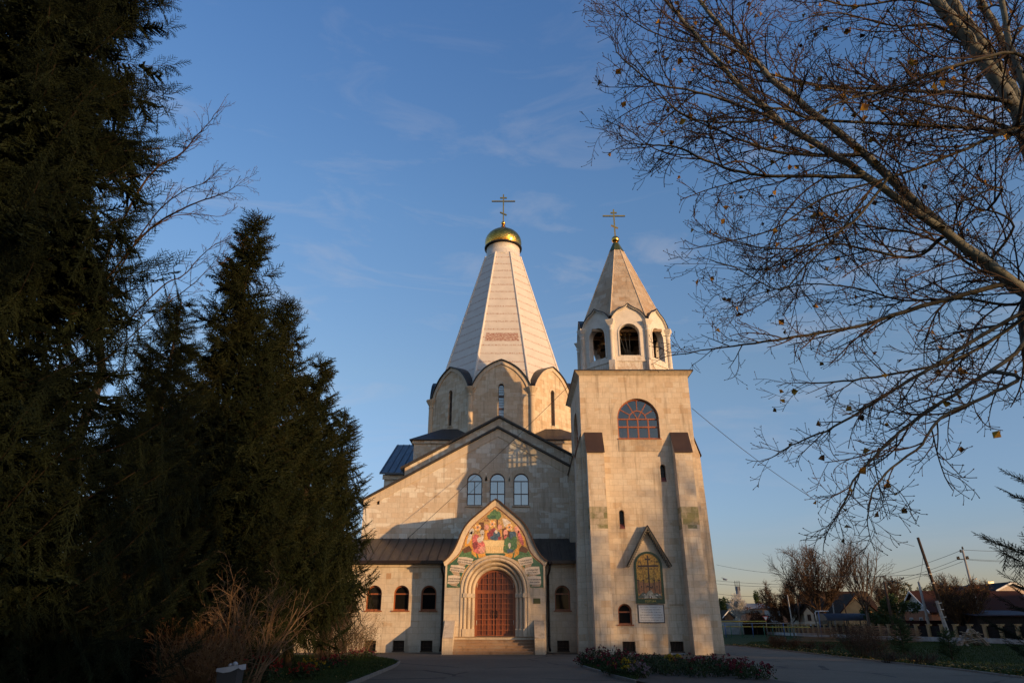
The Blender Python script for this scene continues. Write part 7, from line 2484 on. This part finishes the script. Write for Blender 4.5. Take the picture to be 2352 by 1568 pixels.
for (nm, lb, pt, pbm, Y, r0, r1, m_) in (
        ('utility_pole', 'weathered wooden pole left of the leaning one', (2031, 1335), (2056, 1462), 79.5, .17, .12, M_pole_wood),
        ('utility_pole', 'pale concrete stub pole in front of the cottage gable', (2109.5, 1335), (2139, 1455), 79, .16, .11, M_concrete),
        ('utility_pole', 'thin grey pole standing on the lawn behind the gas pipes', (1808.5, 1365), (1825, 1462), 98, .10, .06, M_concrete),
        ('utility_pole', 'rough grey pole, left of the pair before the orange garage', (1829, 1363), (1838, 1440), 112, .15, .10, M_pole_wood),
        ('utility_pole', 'thin pole with a brace beside the big bare tree', (1907, 1338), (1916, 1425), 112, .10, .06, M_concrete),
        ('utility_pole', 'short brown pole before the ochre gable', (1938, 1386), (1953, 1436), 100, .09, .07, M_pole_wood)):
    p0 = at(*pbm, Y); p0.z = 0
    pole(nm, lb, p0, at(*pt, Y), r0, r1, m_)
a, b_ = at(2228, 1360, 96), at(2231, 1334, 96)
t = thing('street_lamp', 'thin curved street lamp beside the concrete pole', 'street lamp', (a.x, 96, 0))
mb = MB(); mb.tube([(a.x, 96, 0), a, b_, at(2236, 1330, 96)], .05, 6); mb.build('post', M_iron, t)
mb = MB(); c = at(2238, 1329, 96); mb.tube([c + Vector((-.2, 0, -.05)), c + Vector((.35, 0, .05))], [.09, .06], 6); mb.build('lamp_head', M_lead, t)
# wires
def wire(label, a, b_, sag, r=.012, n=18, g='wires overhead'):
    pts = []
    a, b_ = Vector(a), Vector(b_)
    for k in range(n + 1):
        u = k / n
        pts.append(a.lerp(b_, u) - KZ * sag * 4 * u * (1 - u))
    mb = MB(); mb.tube(pts, r, 5)
    o = mb.build('overhead_wire', M_wire, None)
    tag(o, label, 'wire', g)
lean_at = lambda f: b0.lerp(tp, f)
wire('wire sagging from the bell tower to the leaning pole', at(1589, 937, 46), at(2100, 1254, 70), 1.4, .02)
wire('wire running from the bell tower down to the aisle roof, across the gable', at(1316, 876, 49.8), at(936, 1236, 47.6), .15, .016)
wire('thin stay wire hanging from the leaning pole to the pale stub pole', lean_at(.83), at(2108, 1338, 79), .3, .018)
wire('top wire from the concrete pole to the right', tp2, at(2420, 1262, 78), .15, .02)
wire('upper of the paired wires from the crossarm to the right', pb, at(2420, 1285.5, 78), .15, .016)
wire('lower of the paired wires from the crossarm to the right', at(2224, 1285, 77), at(2420, 1288, 77), .15, .016)
wire('wire from the top of the concrete pole leftward past the leaning one', tp2, at(1980, 1330, 118), .4, .022)
wire('second wire leftward, from the crossarm of the concrete pole', pa, at(1980, 1347, 118), .4, .02)
wire('third wire leftward, lowest from the crossarm', at(2211, 1289, 78), at(1980, 1352, 118), .4, .02)
wire('wire from the bright insulator of the leaning pole leftward', lean_at(.64), at(1645, 1296, 128), .9, .022)
wire('upper of the three wires behind the tower foot', at(1646, 1332.5, 130), at(1900, 1341, 120), .3, .025)
wire('middle of the three wires behind the tower foot', at(1647, 1340, 130), at(1900, 1345, 120), .3, .025)
wire('lowest of the three wires behind the tower foot', at(1650, 1363, 135), at(1850, 1361, 120), .5, .025)
# lumber stacks on the lawn
def lumber(label, pxa, pxb, py, ytop, seed, rows, ends=True):
    rr = random.Random(seed)
    a, b_ = ground(pxa, py), ground(pxb, py)
    Y = a.y
    h = at(pxa, ytop, Y).z
    t = thing('lumber_stack', label, 'lumber stack', ((a.x + b_.x) / 2, Y, 0), 'lumber stacks on the lawn')
    lay = h / rows
    for k in range(rows):
        mb = MB()
        z = k * lay
        for j in range(7):
            y = Y + j * .24 + rr.uniform(-.04, .04)
            x0, x1 = a.x + rr.uniform(-.18, .2), b_.x + rr.uniform(-.35, .3)
            tl = rr.uniform(-.03, .03)
            mb.hull8([(x0, y, z + .02), (x1, y, z + .02 + tl), (x1, y + .17, z + .02 + tl), (x0, y + .17, z + .02)], [(x0, y, z + lay * .52), (x1, y, z + lay * .52 + tl), (x1, y + .17, z + lay * .52 + tl), (x0, y + .17, z + lay * .52)])
        mb.build('plank_layer', M_plank, t)
M_plank = wood('sawn_planks', (0.20, 0.115, 0.065), .8, 2, 'X')
lumber('long lumber stack of thin boards nearest the tower', 1845, 1925, 1473, 1439, 1, 11)
lumber('lumber stack behind the big dry bush', 1965, 2040, 1471, 1436, 2, 10)
lumber('ragged lumber stack right of the taller pine', 2050, 2118, 1474, 1441, 3, 10)
t = thing('plank_heap', 'loose heap of old grey planks on the grass', 'plank heap', tuple(ground(2230, 1482)))
c = ground(2230, 1482)
rr = random.Random(8)
M_oldplank = wood('old_grey_planks', (0.27, 0.215, 0.16), .85, 2, 'X')
mb = MB()
for k in range(26):
    an = rr.gauss(0.15, .5)
    u = rr.uniform(-1, 1)
    L = rr.uniform(1.0, 1.9)
    z = .12 + (1 - abs(u)) * rr.uniform(.1, 1.0)
    sl_ = -u * .45 + rr.uniform(-.2, .2)
    ax = Vector((math.cos(an), math.sin(an) * .5, sl_)).normalized()
    ay = ax.cross(KZ).normalized()
    mb.obox(c + Vector((u * .75, rr.uniform(-.5, .5), z)), ax * L * .62, ay * .09, ax.cross(ay) * .022)
for (u, sgn) in ((.55, 1), (.75, 1), (-.6, -1)):
    ax = Vector((.62 * sgn, -.1, -.78)).normalized(); ay = Vector((0, 1, 0))
    mb.obox(c + Vector((u, -.4, .6)), ax * .85, ay * .12, ax.cross(ay) * .025)
mb.build('planks', M_oldplank, t)
# cars passing behind the fence
def car(label, px, Y, body, seed, yaw=0.0):
    c = at(px, 1440, Y)
    t = thing('parked_car', label, 'car', (c.x, Y, .0), 'cars behind the fence')
    x = c.x
    F_ = Frame((x, Y - .85, 0))
    mb = MB()
    prof = [(-2.1, .35), (2.1, .35), (2.15, .75), (1.9, .95), (1.1, 1.02), (.55, 1.50), (-1.15, 1.54), (-1.85, 1.05), (-2.15, .95)]
    mb.plate(F_, prof, -1.7, 0); mb.build('body', body, t)
    g = MB(); g.plate(F_, [(-1.55, 1.05), (.95, 1.03), (.5, 1.44), (-1.08, 1.47)], -1.705, .005); g.build('side_windows', M_glass_tower, t)
    g = MB(); g.face([(x + 1.13, Y - .75, 1.03), (x + 1.13, Y + .75, 1.03), (x + .6, Y + .7, 1.49), (x + .6, Y - .7, 1.49)]); g.build('windscreen', M_glass_sky, t)
    for (u, dd) in ((-1.35, -.87), (1.35, -.87), (-1.35, .87), (1.35, .87)):
        w_ = MB()
        w_.tube([(x + u, Y + dd - .09, .33), (x + u, Y + dd + .09, .33)], .33, 16); w_.build('wheel', M_iron, t)
car('white car behind the fence, in front of the cream gabled house', 1877, 112, plain('white_car_paint', (.55, .58, .66), .3), 1)
car('dark blue car behind the fence near the tower foot', 1700, 145, plain('dark_car_paint', (.02, .025, .045), .25), 2)
car('silver car behind the fence, left of the give-way sign', 1722, 138, plain('silver_car_paint', (.25, .27, .30), .25, .5), 3)
for (px, py) in ((1713.8, 1443), (1729, 1443.5)):
    pass
# trees of the street
bare_tree('bare_tree', 'dense bare round-crowned tree before the long house', at(1886, 1430, 103).x, 103, 12.4, 201, .28, fork=.24, spread=44, lev=4, dens=1.0, nlimb=10, group='bare street trees', rmin=.015, mat=M_twig_brown, wide=1.25)
bare_tree('bare_tree', 'tall open bare tree with forked trunk, right of the dense one', at(1996, 1430, 88).x, 88, 11.6, 202, .20, fork=.30, spread=36, lev=4, dens=.7, nlimb=7, group='bare street trees', rmin=.011, mat=M_twig_dark)
bare_tree('bare_tree', 'low spreading bare tree left of the dense round one', at(1812, 1430, 116).x, 116, 7.2, 203, .18, fork=.16, spread=55, lev=4, dens=1.1, nlimb=9, group='bare street trees', rmin=.02, mat=M_twig_brown)
bare_tree('bare_tree', 'slender white-stemmed birch at the foot of the smokestack', at(1697, 1425, 128).x, 128, 6.6, 204, .10, fork=.4, spread=30, lev=4, nlimb=6, group='bare street trees', rmin=.018, mat=M_birch, tmat=M_birch)
bare_tree('bare_tree', 'bushy brown apple tree with leaves before the brick cottage', at(2212, 1440, 77).x, 77, 6.0, 205, .16, fork=.20, spread=55, lev=4, dens=1.15, nlimb=10, leaves=1500, group='bare street trees', rmin=.012, mat=M_twig_brown)
bare_tree('bare_tree', 'pale bare tree far behind, between the two poles', at(2045, 1420, 140).x, 140, 10.2, 206, .2, fork=.3, spread=40, lev=4, nlimb=7, group='bare street trees', rmin=.025, mat=M_twig_dark)
def leafy_tree(name, label, x, y, H, Rc, seed, lm, n=5000, s=.32, group=None, cat='tree', zc=.58, squash=.8):
    rr = random.Random(seed)
    t = thing(name, label, cat, (x, y, 0), group)
    mb = MB(); mb.tube([(x, y, 0), (x, y, H * .5), (x + .1, y, H * .8)], [H * .025, H * .018, .03], 7); mb.build('trunk', M_bark_grey, t)
    cl = [(Vector((rr.gauss(0, .45), rr.gauss(0, .45), rr.gauss(0, .45))), rr.uniform(.25, .5)) for k in range(16)]
    P = []
    for k in range(n):
        c, r = rr.choice(cl)
        v = Vector((rr.gauss(0, 1), rr.gauss(0, 1), rr.gauss(0, 1))).normalized() * r * rr.uniform(.55, 1.05)
        q = c + v
        P.append((x + q.x * Rc, y + q.y * Rc, max(.3, H * zc + q.z * H * .42 * squash)))
    tri_mesh('crown', leaf_tris(P, s, seed), lm, t)
M_willow = foliage('yellowing_willow', [(.35, (0.050, 0.048, 0.016)), (.65, (0.13, 0.105, 0.035))], 1)
leafy_tree('willow_tree', 'greenish round willow on the skyline behind the cottage, left one', at(2090, 1420, 150).x, 150, 10.2, 3.6, 301, M_willow, group='willows behind the cottage')
leafy_tree('willow_tree', 'yellow-green round willow on the skyline behind the cottage, right one', at(2146, 1420, 150).x, 150, 10.0, 3.6, 302, M_willow, group='willows behind the cottage')
leafy_tree('conifer_hedge', 'dark evergreen bush between the forked tree and the cottage', at(2066, 1440, 84).x, 84, 4.6, 1.7, 303, M_pine, 4000, .22)
leafy_tree('conifer_hedge', 'dark low evergreen left of the brown wooden pole', at(2020, 1440, 90).x, 90, 3.4, 2.2, 304, M_pine, 3000, .22)
leafy_tree('pine_tree', 'round dark pine beyond the houses, next to the smokestack', at(1668, 1420, 160).x, 160, 8.6, 1.9, 305, M_pine, 3500, .35, cat='pine tree', zc=.66, squash=.7)
leafy_tree('pine_tree', 'tiny distant pine top above the grey-roofed house', at(1744, 1420, 210).x, 210, 10.8, 1.0, 306, M_pine, 1200, .35, cat='pine tree', zc=.75, squash=.6)
leafy_tree('round_bush', 'brownish round bush before the grey-roofed house', at(1726, 1420, 150).x, 150, 5.4, 2.6, 307, M_leaf_rust, 2500, .3, cat='bush')
leafy_tree('round_bush', 'dark russet bush beside the brick shed', at(1737, 1430, 126).x, 126, 3.6, 2.2, 308, M_leaf_rust, 2500, .25, cat='bush')
leafy_tree('round_bush', 'dark brown bush at the foot of the garage doors', at(1757, 1430, 124).x, 124, 3.0, 1.6, 309, M_leaf_rust, 1800, .22, cat='bush')
# far belt of woods that closes the horizon
rg = np.random.default_rng(77)
n = 26000
x = rg.uniform(-420, 520, n); y = 330 + rg.uniform(0, 40, n) + .0004 * x * x
hh = 5.5 + 2.0 * np.sin(x * .045) + 1.5 * np.sin(x * .13 + 1) + 1.0 * np.sin(x * .41)
z = rg.uniform(0, 1, n) ** .7 * hh
o = tri_mesh('far_woods', leaf_tris(np.stack([x, y, z], 1), 2.2, 5), M_twig_dark); o['kind'] = 'stuff'
# birds
for k, (px, py, lb) in enumerate(((2073, 1329, 'small dark bird in flight left of the leaning pole'), (2166, 1342, 'small dark bird in flight between the two big poles'))):
    c = at(px, py, 70)
    t = thing('bird', lb, 'bird', tuple(c), 'birds over the street')
    mb = MB(); mb.tube([c + Vector((-.16, 0, -.05)), c, c + Vector((.15, 0, .06))], [.015, .055, .012], 7); mb.build('bird_body', M_iron, t)
    for sg in (-1, 1):
        mb = MB(); mb.face([c + Vector((-.06, 0, 0)), c + Vector((.08, 0, .02)), c + Vector((.05, sg * .3, .18)), c + Vector((-.1, sg * .32, .16))]); mb.build('wing', M_iron, t)
# litter bin with a white liner
c = at(531, 1534, 14)
t = thing('litter_bin', 'black litter bin with a white plastic liner folded over its rim', 'litter bin', (c.x, 14, 0))
x = c.x
mb = MB(); mb.hull8([(x - .15, 13.85, 0), (x + .15, 13.85, 0), (x + .15, 14.15, 0), (x - .15, 14.15, 0)], [(x - .185, 13.82, .85), (x + .185, 13.82, .90), (x + .185, 14.18, .90), (x - .185, 14.18, .85)]); mb.build('bin_body', plain('black_bin', (.022, .023, .026), .6), t)
mb = MB()
rr = random.Random(2)
ring = [(-.195, -.185), (-.06, -.19), (.06, -.187), (.20, -.19), (.195, 0), (.20, .185), (0, .19), (-.195, .185), (-.2, 0)]
n = len(ring)
for k in range(n):
    (u0, v0), (u1, v1) = ring[k], ring[(k + 1) % n]
    zt0, zt1 = .885 + u0 * .14, .885 + u1 * .14
    l0, l1 = .05 + .05 * abs(math.sin(k * 2.1)), .05 + .05 * abs(math.sin((k + 1) % n * 2.1))
    mb.face([(x + u0 * 1.03, 14 + v0 * 1.03, zt0 - l0), (x + u1 * 1.03, 14 + v1 * 1.03, zt1 - l1), (x + u1, 14 + v1, zt1), (x + u0, 14 + v0, zt0)])
    mb.face([(x + u0, 14 + v0, zt0), (x + u1, 14 + v1, zt1), (x + u1 * .9, 14 + v1 * .9, zt1 - .05), (x + u0 * .9, 14 + v0 * .9, zt0 - .05)])
mb.lathe((x + .09, 13.93, .90), [(0, -.02), (.05, .0), (.055, .03), (.03, .06), (0, .07)], 7)
mb.lathe((x + .0, 13.95, .89), [(0, -.02), (.04, .0), (.045, .025), (0, .05)], 7)
mb.build('bin_liner', plain('white_plastic', (.28, .29, .32), .45, 0, .15, 8), t)
# unseen shade casters behind the camera: added building shapes and bare trees
def along(dist, side):
    """a point towards the sun from the tower's foot, and off to one side"""
    h = Vector((to_sun.x, to_sun.y, 0)).normalized()
    s_ = Vector((-h.y, h.x, 0))
    return Vector((8.2, 43, 0)) + h * dist + s_ * side

# shade from the sun's side: two buildings added to cast it, and bare trees, well outside the view
c0, c1 = along(74, 1.5), along(74, 125)
ax = (c1 - c0).normalized(); ay = Vector((-ax.y, ax.x, 0))
t = thing('shade_building', 'unseen long building added behind the camera to shade the lawn', 'building', tuple((c0 + c1) / 2))  # added out of view to keep tower foot and right lawn in shade
mb = MB(); mid_ = (c0 + c1) / 2
mb.obox(mid_ + KZ * 4.2, ax * ((c1 - c0).length / 2), ay * 5, KZ * 4.4)
mb.build('wall', M_cream, t)
mb = MB()
q = [c0 - ax * .4 - ay * 5.5 + KZ * 8.6, c1 + ax * .4 - ay * 5.5 + KZ * 8.6, c1 + ax * .4 + ay * 5.5 + KZ * 8.6, c0 - ax * .4 + ay * 5.5 + KZ * 8.6]
mb.hull8(q, [c0 + ax * 3 + KZ * 10.4 - ay * .1, c1 - ax * 3 + KZ * 10.4 - ay * .1, c1 - ax * 3 + KZ * 10.4 + ay * .1, c0 + ax * 3 + KZ * 10.4 + ay * .1])
mb.build('roof', M_roof_brown, t)
c2, c3 = along(74, -64), along(74, -.6)
t = thing('shade_shed', 'unseen long low shed added behind the camera to shade the forecourt', 'shed', tuple((c2 + c3) / 2))  # added out of view, height set so its shade ends at the portal
mb = MB(); mb.obox((c2 + c3) / 2 + KZ * 3.1, ax * ((c3 - c2).length / 2), ay * 4, KZ * 3.2); mb.build('wall', M_cream, t)
mb = MB(); mb.obox((c2 + c3) / 2 + KZ * 6.62, ax * ((c3 - c2).length / 2 + .3), ay * 4.3, KZ * .3); mb.build('roof', M_roof_dark2, t)
segs = []
rr = random.Random(99)
cfg = dict(levels=3, step=(.8, .6, .5), wob=(.07, .1, .12), up=(.06, .06, .05), rmin=.03, taper=(.4, .4, .4), gap=(.9, .6, .5), start=(.15, .15, .2), ang=((20, 45), (25, 50), (25, 55)),
           len=((2.5, 4.5), (1.0, 2.0), (.5, .9)), lenfall=(.5, .5, .4), rad=(.09, .045, .03))
for (dd, ss, H) in ((62, .3, 15), (66, 2.6, 17.5), (63, 4.4, 16.5), (68, -2.6, 14), (60, 6.2, 15), (52, -38, 13), (56, -44, 14), (50, -33, 12), (54, -49, 15), (49, -29, 10), (64, 9.5, 15), (66, 13, 16)):  # tower group read from its shadow bands; left group added to dim the spruce
    p = along(dd, ss)
    segs.append((p.x, p.y, 0, p.x, p.y, H * .55, .24, .16)); segs.append((p.x, p.y, H * .55, p.x + .2, p.y, H, .16, .03))
    for k in range(15):
        h0 = H * rr.uniform(.18, .8)
        a = rr.uniform(0, 6.283)
        grow(segs, [], p + KZ * h0, Vector((math.cos(a) * .7, math.sin(a) * .7, .8)), (H - h0) * rr.uniform(.4, .6) + .6, .09, 0, rr, cfg)
o = stick_mesh('shade_trees', segs, M_twig_dark, None, 4); o['kind'] = 'stuff'
